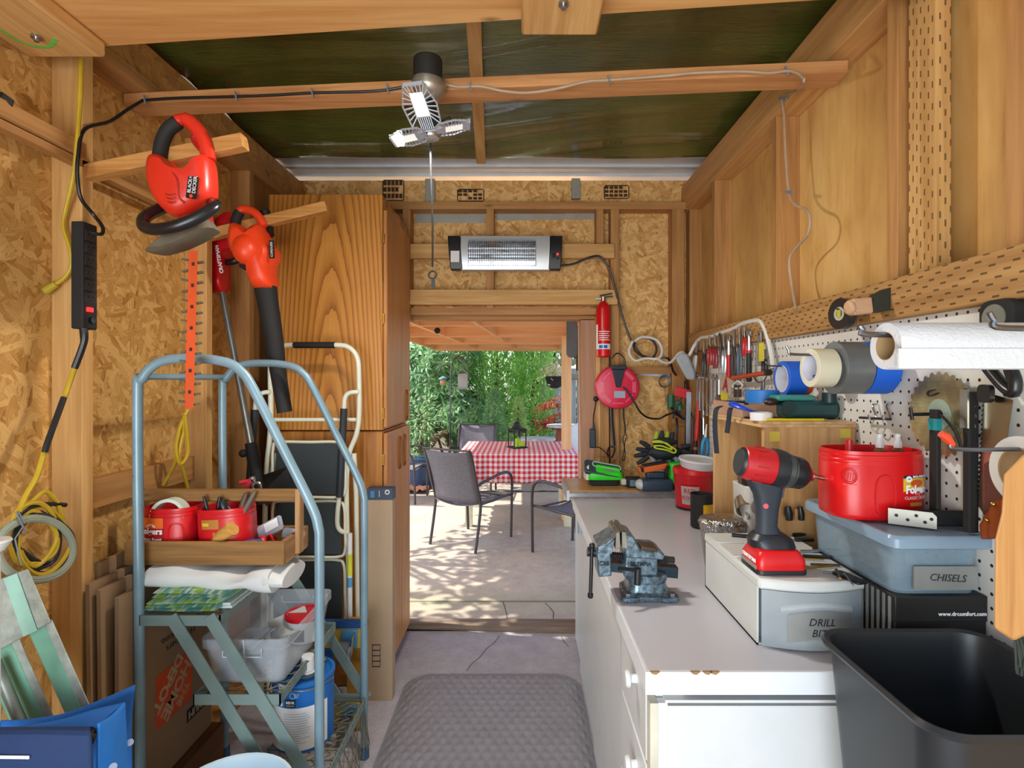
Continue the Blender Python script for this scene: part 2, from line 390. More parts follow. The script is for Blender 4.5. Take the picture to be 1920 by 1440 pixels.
for x0, x1, y0, y1 in ((719, 756, 339, 375), (859, 906, 356, 376), (1134, 1178, 349, 371)):
    for k in range(5):
        for j in range(3):
            if rnd.random() < .72:
                a = x0+(x1-x0)*k/5; c = y0+(y1-y0)*j/3
                q0 = P(a, c, YB-.001); q1 = P(a+(x1-x0)/5*.8, c+(y1-y0)/3*.7, YB-.001); b.bb(q0.x, q1.x, YB-.0012, YB-.0005, q1.z, q0.z)
    for e in ((x0, x1, y0-2, y0), (x0, x1, y1, y1+2), (x0-2, x0, y0, y1), (x1, x1+2, y0, y1)):
        q0 = P(e[0], e[2], YB-.001); q1 = P(e[1], e[3], YB-.001); b.bb(q0.x, q1.x, YB-.0012, YB-.0005, q1.z, q0.z)
S(b, 'grade_stamp', stamp, wb)
# roof, ceiling timbers
roofm = plain('white_sheet_metal', '#d3d6d9', .4, .2, var=.05)
b = B().bb(-1.6, 1.3, -1.1, 3.34, 2.715, 2.73)
for y in (2.93, 3.06, 3.19): b.bb(-1.6, 1.3, y, y+.02, 2.70, 2.715)
ce = S(b, 'ceiling', roofm)
S(B().beam((-1.36, 1.865, 2.44), (1.0, 1.675, 2.44), .038, .09, (0, 1, 0)), 'trim_3', wood('joist_fir', '#d6a26a', '#b07644', 'X', .8, .6, .08, .5), bevel=.003)
S(B().beam((-.225, 2.88, 2.655), (-.135, 1.3, 2.655), .05, .02, (0, 0, 1)), 'trim_4', fir['Y'], bevel=.002)
pk = S(B().beam((-1.37, 1.37, 2.42), (1.03, 1.14, 2.42), .04, .25, (0, 1, 0)), 'trim_5', wood('plank_fir', '#deb071', '#c2894a', 'X', .6, .6, .07, .3), bevel=.004)
b = B(); b.bb(-1.345, -1.135, .95, 1.455, 2.357, 2.40); S(b, 'plank_block', fir['Y'], pk, bevel=.008)
b = B(); b.bb(-.003, .19, 1.0, 1.36, 2.357, 2.40); S(b, 'plank_block', fir['Y'], pk, bevel=.006)
b = B()
for x, y in ((-1.24, 1.36), (.095, 1.24)): b.cyl((x, y, 2.35), (x, y, 2.357), .012).cyl((x, y, 2.342), (x, y, 2.352), .006)
S(b, 'bolt', steel, pk)
b = B().tube(catmull([(-1.31, 1.32, 2.3565), (-1.30, 1.39, 2.3565), (-1.25, 1.405, 2.3565), (-1.20, 1.37, 2.3565)], 5), .006, 6, flat=.1)
S(b, 'paint_mark', plain('green_crayon', '#7cc34a', .8, var=.15, vs=60), pk)
# olive tarp lining under the roof
def tz(x, y):
    sag = .022*math.cos(min(1, abs(x)/1.3)*PI/2)*max(0, (y-2.0)/.9)
    w = .010*math.sin(8*y+1.4*math.sin(1.7*x+1))+.007*math.sin(21*y+2.2*math.sin(2.3*x)+2*x)+.004*math.sin(47*y+6*x+2*math.sin(5*x))*(.5+.5*math.sin(2.4*x+1.3*y))
    return 2.69-sag-w
k = N('olive_tarp'); co = k.n('ShaderNodeTexCoord').outputs['Object']
n1 = k.noise(k.map(co, (1.5, 9, 1)), 2.2, 6, .65, .8); n2 = k.noise(k.map(co, (5, 42, 1)), 2.2, 4, .65, .6)
k.base(k.ramp(k.noise(co, 1.6, 3), [(.35, '#3d461a'), (.65, '#626c30')])); k.set(.17, 0, 1.0); k.b.inputs['Coat Weight'].default_value = .6; k.b.inputs['Coat Roughness'].default_value = .12
k.bump(k.math('ADD', n1, k.math('MULTIPLY', n2, .6)), .5, .03)
b = B().grid(lambda u, v: (lambda x, y: (x, y, tz(x, y)))(-1.36+2.4*u, -1.0+3.88*v), 60, 150)
TO(b, 'tarp', 'dark olive glossy tarp stretched under the whole roof', 'tarp', k.m, solid=.002)
# floor cracks (thin mortar/dirt lines lying in the slab)
b = B()
for pts in ([(937, 1192), (926, 1206), (912, 1216), (900, 1232), (884, 1245), (875, 1258)], [(1052, 1193), (1058, 1204), (1066, 1212)]):
    b.tube([PZ(x, y, .0005) for x, y in pts], .0022, 5, flat=.2)
for pts in ([(943, 1128), (947, 1140), (950, 1152), (951, 1166)], [(1022, 1130), (1030, 1138), (1038, 1148), (1037, 1158), (1041, 1164)]):
    b.tube([PZ(x, y, -.003) for x, y in pts], .003, 5, flat=.2)
S(b, 'floor_crack', plain('crack_dirt', '#4d463c', .9, var=.2))
# ================================================================ lamp on the joist and its cables
HX, HY = -.302, 1.70
lamp = T('garage_light', 'three panel shop light with silver dome hanging from the ceiling joist', 'light', (HX, HY, 2.25))
O(B().cyl((HX, HY, 2.43), (HX, HY, 2.50), .046, n=24), 'junction_box', plain('bakelite', '#26221f', .6), lamp, bevel=.003)
O(B().lathe([(.001, .062), (.05, .06), (.056, .045), (.052, .025), (.036, .005), (.022, -.006), (.001, -.007)], rot((HX, HY, 2.372), .12, .1)), 'canopy', plain('brushed_nickel', '#b9b1a6', .3, .7), lamp)
O(B().cyl((HX+.006, HY-.004, 2.375), (HX+.008, HY-.006, 2.32), .021).cyl((HX+.008, HY-.006, 2.325), (HX+.014, HY-.012, 2.285), .026, .038).cyl((HX+.014, HY-.012, 2.285), (HX+.014, HY-.014, 2.255), .038, .03), 'lamp_body', blackm, lamp)
O(B().lathe([(.001, 0), (.026, .001), (.03, .008), (.03, .016), (.001, .017)], rot((HX+.012, HY-.014, 2.242))), 'hub', steel, lamp)
O(B().tube(catmull([(HX+.04, HY, 2.30), (HX+.07, HY-.01, 2.312), (HX+.075, HY-.01, 2.285)], 5), .003), 'wire', black, lamp)
k = N('led_plate'); k.base(k.ramp(k.noise(k.coord(), 60, 3), [(.3, '#d0d4cc'), (.7, '#e6e8dc')])); k.set(.4); k.b.inputs['Emission Color'].default_value = (1, .97, .92, 1); k.b.inputs['Emission Strength'].default_value = .35; led = k.m
alu = plain('painted_aluminium', '#c3c8d2', .35, .5, var=.05)
def panel(o, u, w_):
    o, u, w_ = V(o), V(u), V(w_); nrm = u.cross(w_).normalized(); g = lambda s, t: o+u*s+w_*t
    out = [(0, -.2), (.12, -.42), (.55, -.5), (1, -.3), (1, .3), (.55, .5), (.12, .42), (0, .2)]
    inn = [(.3, -.2), (.82, -.2), (.82, .2), (.3, .2)]
    b = B().tube([g(*p) for p in out], .003, 5, True).tube([g(*p) for p in inn], .0025, 5, True)
    b.beam(g(1, -.28), g(1, .28), .008, .012)
    for k in range(8):
        t = k/7
        for sgn in (-1, 1):
            s0 = .3+.5*t; s1 = .12+.86*t
            e = .42+.08*(1-abs(2*t-1)) if t < .6 else .5-.2*(t-.6)/.4
            b.beam(g(s0, .2*sgn), g(s1, e*sgn*.98), .003, .008, nrm)
    for k in range(7): b.beam(g(.3, -.18+.06*k), g(.02, -.17+.057*k), .003, .008, nrm)
    for k in range(4): b.beam(g(.82, -.15+.1*k), g(.99, -.2+.13*k), .003, .008, nrm)
    f = O(b, 'light_panel', alu, lamp)
    fr = Matrix((u.normalized(), w_.normalized(), nrm)).transposed().to_4x4(); fr.translation = g(.56, 0)
    O(B().box((0, 0, 0), (u.length*.5, w_.length*.38, .006), fr), 'diffuser', led, f)
panel((HX+.012, HY-.055, 2.248), (-.045, -.02, .132), (.104, 0, .012))
panel((HX+.00, HY-.045, 2.243), (-.098, 0, -.022), (.012, .10, -.004))
panel((HX+.03, HY-.045, 2.252), (.105, 0, .02), (-.012, .10, .004))
pc = T('pull_cord', 'thin black cord hanging from the shop light with a small clip', 'cord', (HX, HY-.03, 1.77))
q = [P(807, 268, 1.67), P(808, 330, 1.68), P(811, 420, 1.68), P(811, 500, 1.68)]
O(B().tube(catmull(q, 4), .003), 'cord', black, pc)
O(B().torus(frame(P(811, 515, 1.68), (1, 0, 0), (0, .2, 1), (0, 1, 0)), .012, .003, 16, 6).bb(-.005, .005, -.005, .005, 0, .03, Matrix.Translation(P(812, 541, 1.68))), 'clip', black, pc)
JT = lambda px, py, d=0: P(px, py, (1.77-.0805*((px-CX)*1.7/F+.3))-.05-d)
b = B().tube(catmull([JT(268, 188), JT(330, 184), JT(445, 181), JT(520, 178), JT(586, 174), JT(680, 172), JT(730, 168), JT(778, 158)], 5), .0045)
b.tube(catmull([JT(268, 188), PX(240, 205, -1.265), PX(205, 228, -1.265), PX(158, 243, -1.262), PX(147, 290, -1.25), PX(145, 330, -1.25), PX(152, 372, -1.25), PX(175, 402, -1.25), PX(192, 425, -1.22), PX(190, 439, -1.21), PX(170, 436, -1.225)], 5), .005)
pc1 = TO(b, 'power_cable', 'black power cable stapled along the ceiling joist down to the power strip', 'cable', black)
tan = plain('cable_sheath', '#b59a7e', .5)
b = B().tube(catmull([JT(830, 157), JT(860, 163), JT(900, 162), JT(940, 170), JT(985, 174), JT(1040, 167), JT(1100, 153), JT(1145, 150), JT(1250, 142), JT(1300, 137), JT(1390, 134), JT(1440, 137), JT(1478, 133, .005), JT(1500, 140, .03), JT(1508, 155, .03)] +
             [PX(1495, 170, .945), PX(1468, 184, .945), PX(1470, 220, .945), PX(1473, 290, .945), PX(1479, 360, .945), PX(1490, 383, .94), PX(1512, 394, .945), PX(1519, 412, .945), PX(1514, 440, .945), PX(1490, 468, .945), PX(1480, 490, .945), PX(1484, 530, .945), PX(1492, 580, .92)], 5), .0048)
pc2 = TO(b, 'power_cable', 'tan cable running from the shop light along the joist and down the wall stud', 'cable', tan)
for px, py in ((272, 187), (443, 180), (586, 174), (727, 166)): O(B().beam(JT(px-3, py-9, .004), JT(px+2, py+9, .004), .008, .004), 'clip', grayp, pc1)
for px, py in ((882, 162), (1143, 150), (1476, 133)): O(B().beam(JT(px-3, py-9, .004), JT(px+2, py+9, .004), .008, .004), 'clip', grayp, pc2)
for px, py in ((1468, 184), (1479, 360)): O(B().beam(PX(px-7, py, .938), PX(px+7, py, .938), .004, .01), 'clip', grayp, pc2)
# ================================================================ things on the back wall
hy = 3.035
he = T('patio_heater', 'silver infrared heater with black ends mounted above the doorway', 'heater', P(947, 507, hy))
def hx(px): return (px-CX)*hy/F
def hz(py): return CH-(py-CY)*hy/F
silver = plain('satin_silver', '#c9cbce', .35, .4, var=.04)
def slab(x0, x1, z0, z1, y0, y1, skew=0):
    n = 6; rs = []
    for x in (x0, x1):
        r = []
        for i in range(n+1):
            t = i/n; z = z0+(z1-z0)*t; r.append((x+skew*(t-.5), y0-.014*math.sin(PI*t), z))
        r += [(x+skew*.5, y1, z1), (x-skew*.5, y1, z0)]; rs.append(r)
    return B().rings(rs)
b = B(); zt, zb = hz(442), hz(506)
b = slab(hx(864), hx(1031), zb, zt, hy, hy+.05)
O(b, 'body', silver, he, bevel=.002)
for a, c, s in ((842, 865, -.016), (1030, 1053, .01)): O(slab(hx(a), hx(c), zb+.002, zt, hy-.003, hy+.05, s), 'end_cap', black, he, bevel=.004)
x0, x1, z0, z1 = hx(879), hx(1004), hz(500), hz(453)
rf = plain('mirror_reflector', '#c3cad6', .12, 1, var=.1, vs=40)
b = B().grid(lambda u, v: (x0+(x1-x0)*u, hy-.0175+.010*(abs(2*v-1)**2-1)+.010, z0+(z1-z0)*v), 2, 10)
re_ = O(b, 'reflector', rf, he)
b = B()
for z in (z0+.072, z0+.1, z0+.035): b.cyl((x0, hy-.020, z), (x1, hy-.020, z), .006, n=10)
O(b, 'heating_tube', plain('quartz_tube', '#dfe3ea', .15, .3), re_)
b = B()
for i in range(31): x = x0+(x1-x0)*i/30; b.cyl((x, hy-.027, z0), (x, hy-.027, z1), .0012, n=5)
for z in (z0, z1, z0+.045): b.cyl((x0, hy-.026, z), (x1, hy-.026, z), .0022, n=6)
O(b, 'guard', steel, he)
O(B().bb(hx(846), hx(862), hy-.022, hy-.016, hz(493), hz(472)), 'sticker', paper, he)
k = N('red_pilot'); k.base('#ff2a2a'); k.b.inputs['Emission Color'].default_value = rgba('#ff2020'); k.b.inputs['Emission Strength'].default_value = 2
pilot = k.m
O(B().cyl((hx(1045), hy-.024, hz(478)), (hx(1045), hy-.015, hz(478)), .006, n=12), 'switch', pilot, he)
O(B().bb(hx(1036), hx(1041), hy-.021, hy-.015, hz(484), hz(476)).bb(hx(1043), hx(1048), hy-.021, hy-.015, hz(487), hz(484)), 'button', blackm, he)
b = B().tube(catmull([P(1050, 498, hy+.02), P(1075, 495, 3.05), P(1105, 483, 3.03), P(1126, 482, 3.03), P(1142, 505, 3.04), P(1153, 540, 3.06), P(1163, 580, 3.09), P(1176, 620, 3.1), P(1186, 643, 3.1), P(1205, 668, 3.1), P(1222, 672, 3.1), P(1231, 655, 3.1), P(1222, 637, 3.1), P(1200, 634, 3.1), P(1188, 648, 3.09), P(1198, 664, 3.08), P(1225, 672, 3.08), P(1252, 672, 3.06), P(1262, 695, 3.0), P(1268, 704, 2.98)], 5), .0065)
TO(b, 'heater_cord', 'black heater cord looping down the back wall', 'cord', black)
wcord = plain('white_cord', '#d9d8d2', .5, var=.05)
b = B().tube(catmull([P(1186, 640, 3.09), P(1179, 660, 3.08), P(1190, 676, 3.08), P(1210, 672, 3.08), P(1235, 672, 3.07), P(1241, 655, 3.08), P(1230, 637, 3.09), P(1205, 632, 3.09), P(1190, 640, 3.08)], 5), .008)
b.tube(catmull([P(1232, 672, 3.07), P(1245, 680, 3.02), P(1258, 679, 2.96), P(1270, 666, 2.9), P(1278, 660, 2.88)], 5), .008)
TO(b, 'extension_lead', 'white cord loop hanging on the back wall beside the grey case', 'cable', wcord)
# fire extinguisher
ex = V(P(1131, 670, 3.05)); fe = T('fire_extinguisher', 'red fire extinguisher hanging at the right of the doorway', 'extinguisher', ex)
R_ = .041; m4 = Matrix.Translation(ex)
O(B().lathe([(.03, 0), (R_, .006), (R_, .275), (.036, .297), (.02, .312), (.014, .318), (.014, .325)], m4, 24), 'cylinder', plain('extinguisher_red', '#d5121b', .25), fe)
def wrapl(x, y, z): a = x/R_-PI/2; return ((R_+.0006+z)*math.cos(a), (R_+.0006+z)*math.sin(a), y)
lab = O(B().grid(lambda u, v: ex+V(wrapl(-.058+.105*u, .045+.11*v, 0)), 10, 1), 'label', plain('extinguisher_red', '#d5121b'), fe)
b = B().grid(lambda u, v: ex+V(wrapl(-.058+.105*u, .045+.03*v, .0004)), 10, 1)
b.grid(lambda u, v: ex+V(wrapl(-.058+.02*u, .045+.14*v, .0004)), 3, 1)
O(b, 'label_panel', paper, lab)
b = B()
for i in range(5): b.grid(lambda u, v: ex+V(wrapl(-.03+(.066-.01*(i % 2))*u, .145+.012*i-.05+.004*v, .0008)), 8, 1)
O(b, 'label_print', whitep, lab)
O(B().grid(lambda u, v: ex+V(wrapl(-.03+.022*u, .05+.018*v, .0009)), 3, 1).grid(lambda u, v: ex+V(wrapl(-.004+.022*u, .05+.018*v, .0009)), 3, 1), 'pictogram', bluep, lab)
O(B().cyl(ex+V((0, 0, .32)), ex+V((0, 0, .345)), .014).beam(ex+V((-.045, 0, .333)), ex+V((.0, 0, .336)), .012, .008), 'valve', steel, fe)
O(B().beam(ex+V((-.02, 0, .352)), ex+V((.05, 0, .365)), .016, .006).beam(ex+V((0, 0, .342)), ex+V((.055, 0, .348)), .014, .005), 'lever', black, fe)
O(B().beam(ex+V((0, .04, .02)), ex+V((0, .04, .33)), .03, .01), 'bracket', dsteel, fe)
# cord reel
rc = V(P(1158, 726, 3.02)); rl = T('cord_reel', 'round red cord reel hanging on the back wall below the extinguisher', 'reel', rc-V((0, 0, .125)))
fm = frame(rc, (1, 0, 0), (0, 0, 1), (0, -1, 0))
O(B().lathe([(.122, -.06), (.124, -.055), (.124, 0), (.118, .008), (.10, .012), (.001, .012)], fm, 40), 'drum', plain('reel_red', '#dd1845', .35), rl)
b = B()
for a in (0, 45, 90, 135, 180, 225, 270, 315):
    if a == 90: continue
    t = math.radians(a); u = V((-math.sin(t), math.cos(t), 0)); c = V((math.cos(t), math.sin(t), 0))
    for r in (.084, .091, .098) if a in (0, 180, 45, 225) else (.09,): b.beam(fm @ (c*r-u*.03+V((0, 0, .0125))), fm @ (c*r+u*.03+V((0, 0, .0125))), .002, .002)
O(b, 'rib', plain('reel_pink', '#f2a0b0', .4), rl)
O(B().bb(-.022, .04, -.06, -.022, .012, .0145, fm), 'rating_plate', plain('grey_label', '#a9b3c8', .4), rl)
O(B().prism([(-.034, .1), (.034, .1), (.012, -.0), (-.012, -.0)], fm, .034).bb(-.04, .045, .1, .125, -.01, .03, fm), 'bracket', plain('navy_black', '#13202e', .3), rl, bevel=.003)
O(B().tube(catmull([fm @ V(p) for p in ((-.036, .11, 0), (-.04, .15, 0), (-.02, .18, 0), (.0, .192, 0), (.025, .178, 0), (.042, .15, 0), (.038, .11, 0))], 5), .004), 'hanger', black, rl)
O(B().tube(catmull([fm @ V((.03, .0, .014)), fm @ V((.05, -.02, .025)), P(1190, 755, 2.99), P(1200, 772, 3.0), P(1215, 783, 3.03), P(1235, 785, 3.04), P(1250, 778, 3.02), P(1262, 774, 2.98)], 6), .0055), 'reel_cord', black, rl)
# things hanging below and beside the reel
ch = T('power_adapter', 'black power adapter block hanging on its lead by the door jamb', 'adapter', P(1112, 842, 3.02))
O(B().bb(-.018, .018, -.012, .012, 0, .11, Matrix.Translation(P(1111, 840, 3.04))), 'block', plain('navy_black2', '#1d2a38', .4), ch, bevel=.006)
O(B().tube(catmull([P(1112, 803, 3.04), P(1113, 780, 3.06), P(1116, 762, 3.08), P(1117, 748, 3.08)], 5), .0035).ball(P(1117, 748, 3.08), .016, 10).cyl(P(1113, 803, 3.04), P(1113, 792, 3.04), .008, .004), 'lead', black, ch)
O(B().tube(catmull([P(1116, 838, 3.04), P(1125, 840, 3.05), P(1135, 848, 3.06), P(1140, 858, 3.06)], 5), .003), 'output_lead', black, ch)
def strap(name, label, pts, r, mat, flat=.3, loop=None, cat='strap'):
    b = B().tube(catmull(pts, 5), r, 6, flat=flat)
    if loop: b.tube(catmull(loop, 5, True), r*.6, 6, True)
    return TO(b, name, label, cat, mat)
strap('rubber_strap', 'wide black strap hanging from behind the cord reel, ring at its end', [P(1146, 765, 3.08), P(1147, 790, 3.08), P(1149, 815, 3.08), P(1151, 836, 3.08)], .009, black, .3,
      [P(1143, 838, 3.08), P(1152, 840, 3.07), P(1150, 852, 3.07), P(1145, 858, 3.08), P(1139, 850, 3.08)])
strap('cord_loop', 'thin black doubled cord knotted below the cord reel', [P(1169, 764, 3.09), P(1170, 785, 3.09), P(1172, 800, 3.09), P(1172, 812, 3.08)], .005, black, 1,
      [P(1172, 814, 3.08), P(1175, 818, 3.07), P(1172, 828, 3.07), P(1170, 845, 3.08), P(1167, 862, 3.08), P(1171, 862, 3.08), P(1172, 845, 3.08), P(1168, 824, 3.08)], 'cord')
sq = T('framing_square', 'white framing square hanging flat on the back wall', 'square', P(1262, 790, 3.15))
O(B().add([P(1195, 700, 3.15), P(1262, 699, 3.15), P(1266, 706, 3.15), P(1230, 706, 3.15), P(1196, 703, 3.15)], [(4, 3, 2, 1, 0)]).add([P(1256, 700, 3.15), P(1267, 702, 3.15), P(1264, 742, 3.15), P(1260, 742, 3.15)], [(3, 2, 1, 0)]), 'blade', plain('white_metal', '#cfd6e2', .4), sq, solid=.003)
cb_ = T('wire_coil', 'small coil of grey wire hanging on the back wall', 'wire', P(1245, 760, 3.13))
b = B()
for k in range(4): b.torus(frame(P(1245+k*.6, 717-k, 3.135-.006*k), (1, 0, 0), (0, .1, 1), (0, -1, .1)), .03+.001*k, .0022, 26, 5)
b.tube(catmull([P(1246, 722, 3.12), P(1247, 738, 3.12), P(1249, 752, 3.12), P(1246, 760, 3.12)], 4), .002)
O(b, 'coil', plain('grey_wire', '#6a6d70', .5, .3), cb_)
# cord bundle right of the square
b = B().tube(catmull([P(1285, 715, 2.96), P(1283, 735, 2.95), P(1275, 752, 2.95), P(1266, 768, 2.96), P(1262, 785, 2.97)], 5), .0055)
for k in range(3): b.tube(catmull([P(1258+k, 765, 2.96), P(1264, 772+k, 2.945), P(1276, 782, 2.95), P(1283, 786, 2.95), P(1276, 778-k, 2.96)], 5, True), .005, 6, True)
b.tube(catmull([P(1268, 784, 2.96), P(1270, 800, 2.97), P(1269, 830, 2.97), P(1272, 846, 2.96), P(1277, 856, 2.95)], 5), .006)
b.tube(catmull([P(1286, 720, 2.95), P(1288, 750, 2.93), P(1297, 778, 2.9), P(1310, 800, 2.88), P(1322, 822, 2.85)], 5), .004)
TO(b, 'charger_leads', 'tangle of black charger leads hanging left of the pegboard', 'cable', black)
# ================================================================ outside: patio and garden
cedar = {a: wood('cedar_'+a.lower(), '#f0c592', '#dfa970', a, .7, .6, .06, .3) for a in 'XYZ'}
pcv = T('patio_roof', 'open orange cedar patio roof over the dining table', 'patio roof', (-.4, 5.7, 0)); pcv['kind'] = 'structure'
for y, z in ((5.0, 1.985), (6.0, 1.96), (7.0, 1.945), (8.0, 1.912)):
    O(B().bb(-1.32, .56, y, y+.045, z, z+.15), 'cross_beam', cedar['X'], pcv, bevel=.004)
for y, z in ((3.9, 2.0), (4.45, 1.995)):
    O(B().bb(-1.32, .56, y, y+.04, z+.02, z+.14), 'rafter', cedar['X'], pcv)
O(B().bb(-1.345, -1.30, 3.35, 8.06, 1.93, 2.10), 'fascia', cedar['Y'], pcv, bevel=.003)
O(B().bb(.52, .565, 3.35, 8.06, 1.93, 2.10), 'fascia', cedar['Y'], pcv, bevel=.003)
for x in (-1.0, -.42): O(B().beam((x-.12, 3.6, 2.05), (x+.3, 8.0, 2.0), .045, .1), 'purlin', cedar['Y'], pcv)
O(B().bb(-1.36, .6, 3.34, 8.1, 2.125, 2.15), 'roof_deck', cedar['Y'], pcv)
TO(B().bb(.415, .515, 5.62, 5.72, -.004, 1.95), 'patio_post', 'orange cedar post at the right of the checked table', 'post', cedar['Z'], bevel=.005)
b = B(); b.ball(P(820, 620, 4.9), .03, 8); O(b, 'joist_hanger', blackm, pcv)
gb = T('hanging_board', 'dark grey slab hanging at the right edge of the patio opening', 'board', P(1072, 671, 3.7))
O(B().prism(rrect(.075, .27, .03), frame(P(1072, 634, 3.7), (1, 0, 0), (0, 0, 1), (0, -1, 0)), .02), 'slab', plain('grey_board', '#5e6063', .6), gb, bevel=.004)
O(B().bb(-.015, .015, -.01, .01, 0, .32, Matrix.Translation(P(1084, 695, 3.75))), 'strap', plain('old_board', '#5a4632', .8), gb)
# table with cloth and lantern
tb = T('patio_table', 'cream legged patio table under the checked cloth', 'table', (-.05, 5.85, 0))
cream = plain('cream_paint', '#e5d9b4', .5)
O(B().bb(-.63, .55, 5.33, 6.37, .715, .738), 'table_top', cream, tb)
for x, y in ((-.545, 5.42), (.455, 5.42), (-.545, 6.25), (.455, 6.25)): O(B().bb(x-.035, x+.035, y-.035, y+.035, -.004, .72), 'leg', cream, tb)
def gingham(name, a, c):
    k = N(name); co = k.n('ShaderNodeTexCoord').outputs['Object']; sp = k.n('ShaderNodeSeparateXYZ'); k.l(co, sp.inputs[0]); o = sp.outputs
    f = lambda i: k.math('LESS_THAN', k.math('FRACT', k.math('DIVIDE', k.math('ADD', o[i], 10), .0515)), .5)
    s = k.math('MULTIPLY', k.math('ADD', f('XYZ'.index(a)), f('XYZ'.index(c))), .5)
    k.base(k.ramp(s, [(0, '#efe9e4'), (.49, '#e98e8e'), (.51, '#e98e8e'), (1, '#d0121c')])); k.set(.5, 0, .4); return k.m
x0, x1, y0, y1, zt, zd = -.645, .565, 5.30, 6.385, .742, .465
b = B().grid(lambda u, v: (x0+(x1-x0)*u, y0+(y1-y0)*v, zt), 8, 8)
fold = lambda t, d: .012*d*math.sin(t*31)+.008*d*math.sin(t*53+1)
b.m(1).grid(lambda u, v: (x0+(x1-x0)*u, y0-.004-.02*v+fold(u, v), zt+(zd-zt-.012*u)*v), 60, 6)
b.grid(lambda u, v: (x1-(x1-x0)*u, y1+.004+.02*v+fold(u, v), zt+(zd-zt)*v), 60, 6)
b.m(2).grid(lambda u, v: (x0-.004-.02*v+fold(u, v), y1-(y1-y0)*u, zt+(zd-zt)*v), 50, 6)
b.grid(lambda u, v: (x1+.004+.02*v+fold(u, v), y0+(y1-y0)*u, zt+(zd-zt)*v), 50, 6)
TO(b, 'tablecloth', 'red and white checked cloth hanging over the patio table', 'tablecloth', [gingham('gingham_top', 'X', 'Y'), gingham('gingham_front', 'X', 'Z'), gingham('gingham_side', 'Y', 'Z')], solid=.002)
lx, ly, lz = -.06, 5.78, .744
ln = T('lantern', 'black metal candle lantern standing on the checked tablecloth', 'lantern', (lx, ly, lz)); lm = Matrix.Translation((lx, ly, lz)) @ Matrix.Rotation(.5, 4, 'Z')
b = B().bb(-.085, .085, -.085, .085, 0, .012, lm)
for sx in (-1, 1):
    for sy in (-1, 1): b.bb(sx*.07-.005, sx*.07+.005, sy*.07-.005, sy*.07+.005, .012, .2, lm)
b.bb(-.075, .075, -.075, .075, .2, .208, lm)
for sx in range(-5, 6):
    for e in (-.072, .072): b.bb(sx*.013-.002, sx*.013+.002, e-.002, e+.002, .165, .2, lm).bb(e-.002, e+.002, sx*.013-.002, sx*.013+.002, .165, .2, lm)
b.bb(-.074, .074, -.074, -.07, .163, .167, lm).bb(-.074, .074, .07, .074, .163, .167, lm)
O(b, 'frame', blackm, ln)
O(B().lathe([(.075, .208), (.045, .232), (.04, .25), (.04, .265), (.02, .28), (.001, .285)], lm, 4), 'roof', blackm, ln)
O(B().torus(lm @ frame((0, 0, .295), (1, 0, 0), (0, 0, 1), (0, 1, 0)), .022, .003), 'ring', blackm, ln)
O(B().lathe([(.032, .012), (.032, .10), (.001, .1)], lm, 20).bb(-.015, .06, -.06, -.058, .02, .07, lm), 'candle', plain('lime_candle', '#b7d820', .6), ln)
# sling chairs
sling = plain('sling_mesh', '#6f6c72', .8, var=.12, vs=60, bump=.3, bs=300)
cframe = plain('bronze_frame', '#4a4444', .45, .3)
def chair(label):
    r = T('sling_chair', label, 'chair', (0, 0, 0), 'sling patio chairs')
    w = .24
    O(B().grid(lambda u, v: (-w+2*w*u, -.235+.46*v, .405-.035*math.sin(PI*u)-.02*math.sin(PI*v)), 10, 8), 'seat', sling, r, solid=.004)
    bk_ = lambda v: (-.22-.10*v-.05*v*v, .41+.46*v)
    O(B().grid(lambda u, v: (-w+2*w*u, bk_(v)[0]-.045*math.sin(PI*u)*(1-.3*v), bk_(v)[1]-.012*math.sin(PI*u)*v), 10, 10), 'backrest', sling, r, solid=.004)
    for s in (-1, 1):
        x = s*(w+.012)
        O(B().tube(catmull([(x, -.38, .88), (x, -.35, .84), (x, -.26, .55), (x, -.215, .41), (x, -.235, .25), (x, -.29, 0)], 6), .013, 8), 'back_frame', cframe, r)
        O(B().tube(catmull([(x, -.27, .57), (x+s*.02, -.1, .61), (x+s*.03, .12, .635), (x+s*.03, .22, .60), (x+s*.02, .265, .50), (x+s*.01, .275, .3), (x, .28, 0)], 6), .013, 8, flat=1.0), 'arm', cframe, r)
        O(B().tube([(x, -.215, .40), (x, .23, .405), (x, .27, .40)], .011, 8), 'seat_rail', cframe, r)
    O(B().tube([(-w-.012, -.38, .88), (w+.012, -.38, .88)], .009, 8), 'top_rail', cframe, r)
    O(B().tube([(-w, .225, .395), (w, .225, .395)], .009), 'seat_front_rail', cframe, r)
    return r
c1 = chair('grey sling chair with its back to the shed, left of the table front'); c1.location = (-.47, 4.93, -.003); c1.rotation_euler = (0, 0, math.radians(-31))
dup(c1, (.46, 4.55, -.003), math.radians(42), 'grey sling chair half hidden behind the workbench end')
dup(c1, (-.63, 6.86, -.003), math.radians(176), 'grey sling chair on the far side of the checked table')
dup(c1, (-1.53, 6.62, -.003), math.radians(-96), 'sling chair at the left edge of the doorway, only an arm showing')
wc = T('resin_chair', 'white resin chair behind the right corner of the checked table', 'chair', (.82, 6.55, 0))
O(B().grid(lambda u, v: (.82-.24+.48*u, 6.75+.04*math.sin(PI*u)+.06*v, .42+(.46+.06*math.sin(PI*u))*v), 12, 8), 'backrest', white, wc, solid=.02)
O(B().bb(.58, 1.06, 6.3, 6.76, .40, .43), 'seat', white, wc, bevel=.01)
for x in (.6, 1.04):
    for y in (6.33, 6.74): O(B().cyl((x, y, 0), (x, y, .41), .018, .025, 10), 'leg', white, wc)
rt = T('picnic_table', 'weathered round white topped table with red brown legs in the garden', 'table', (.38, 7.7, 0))
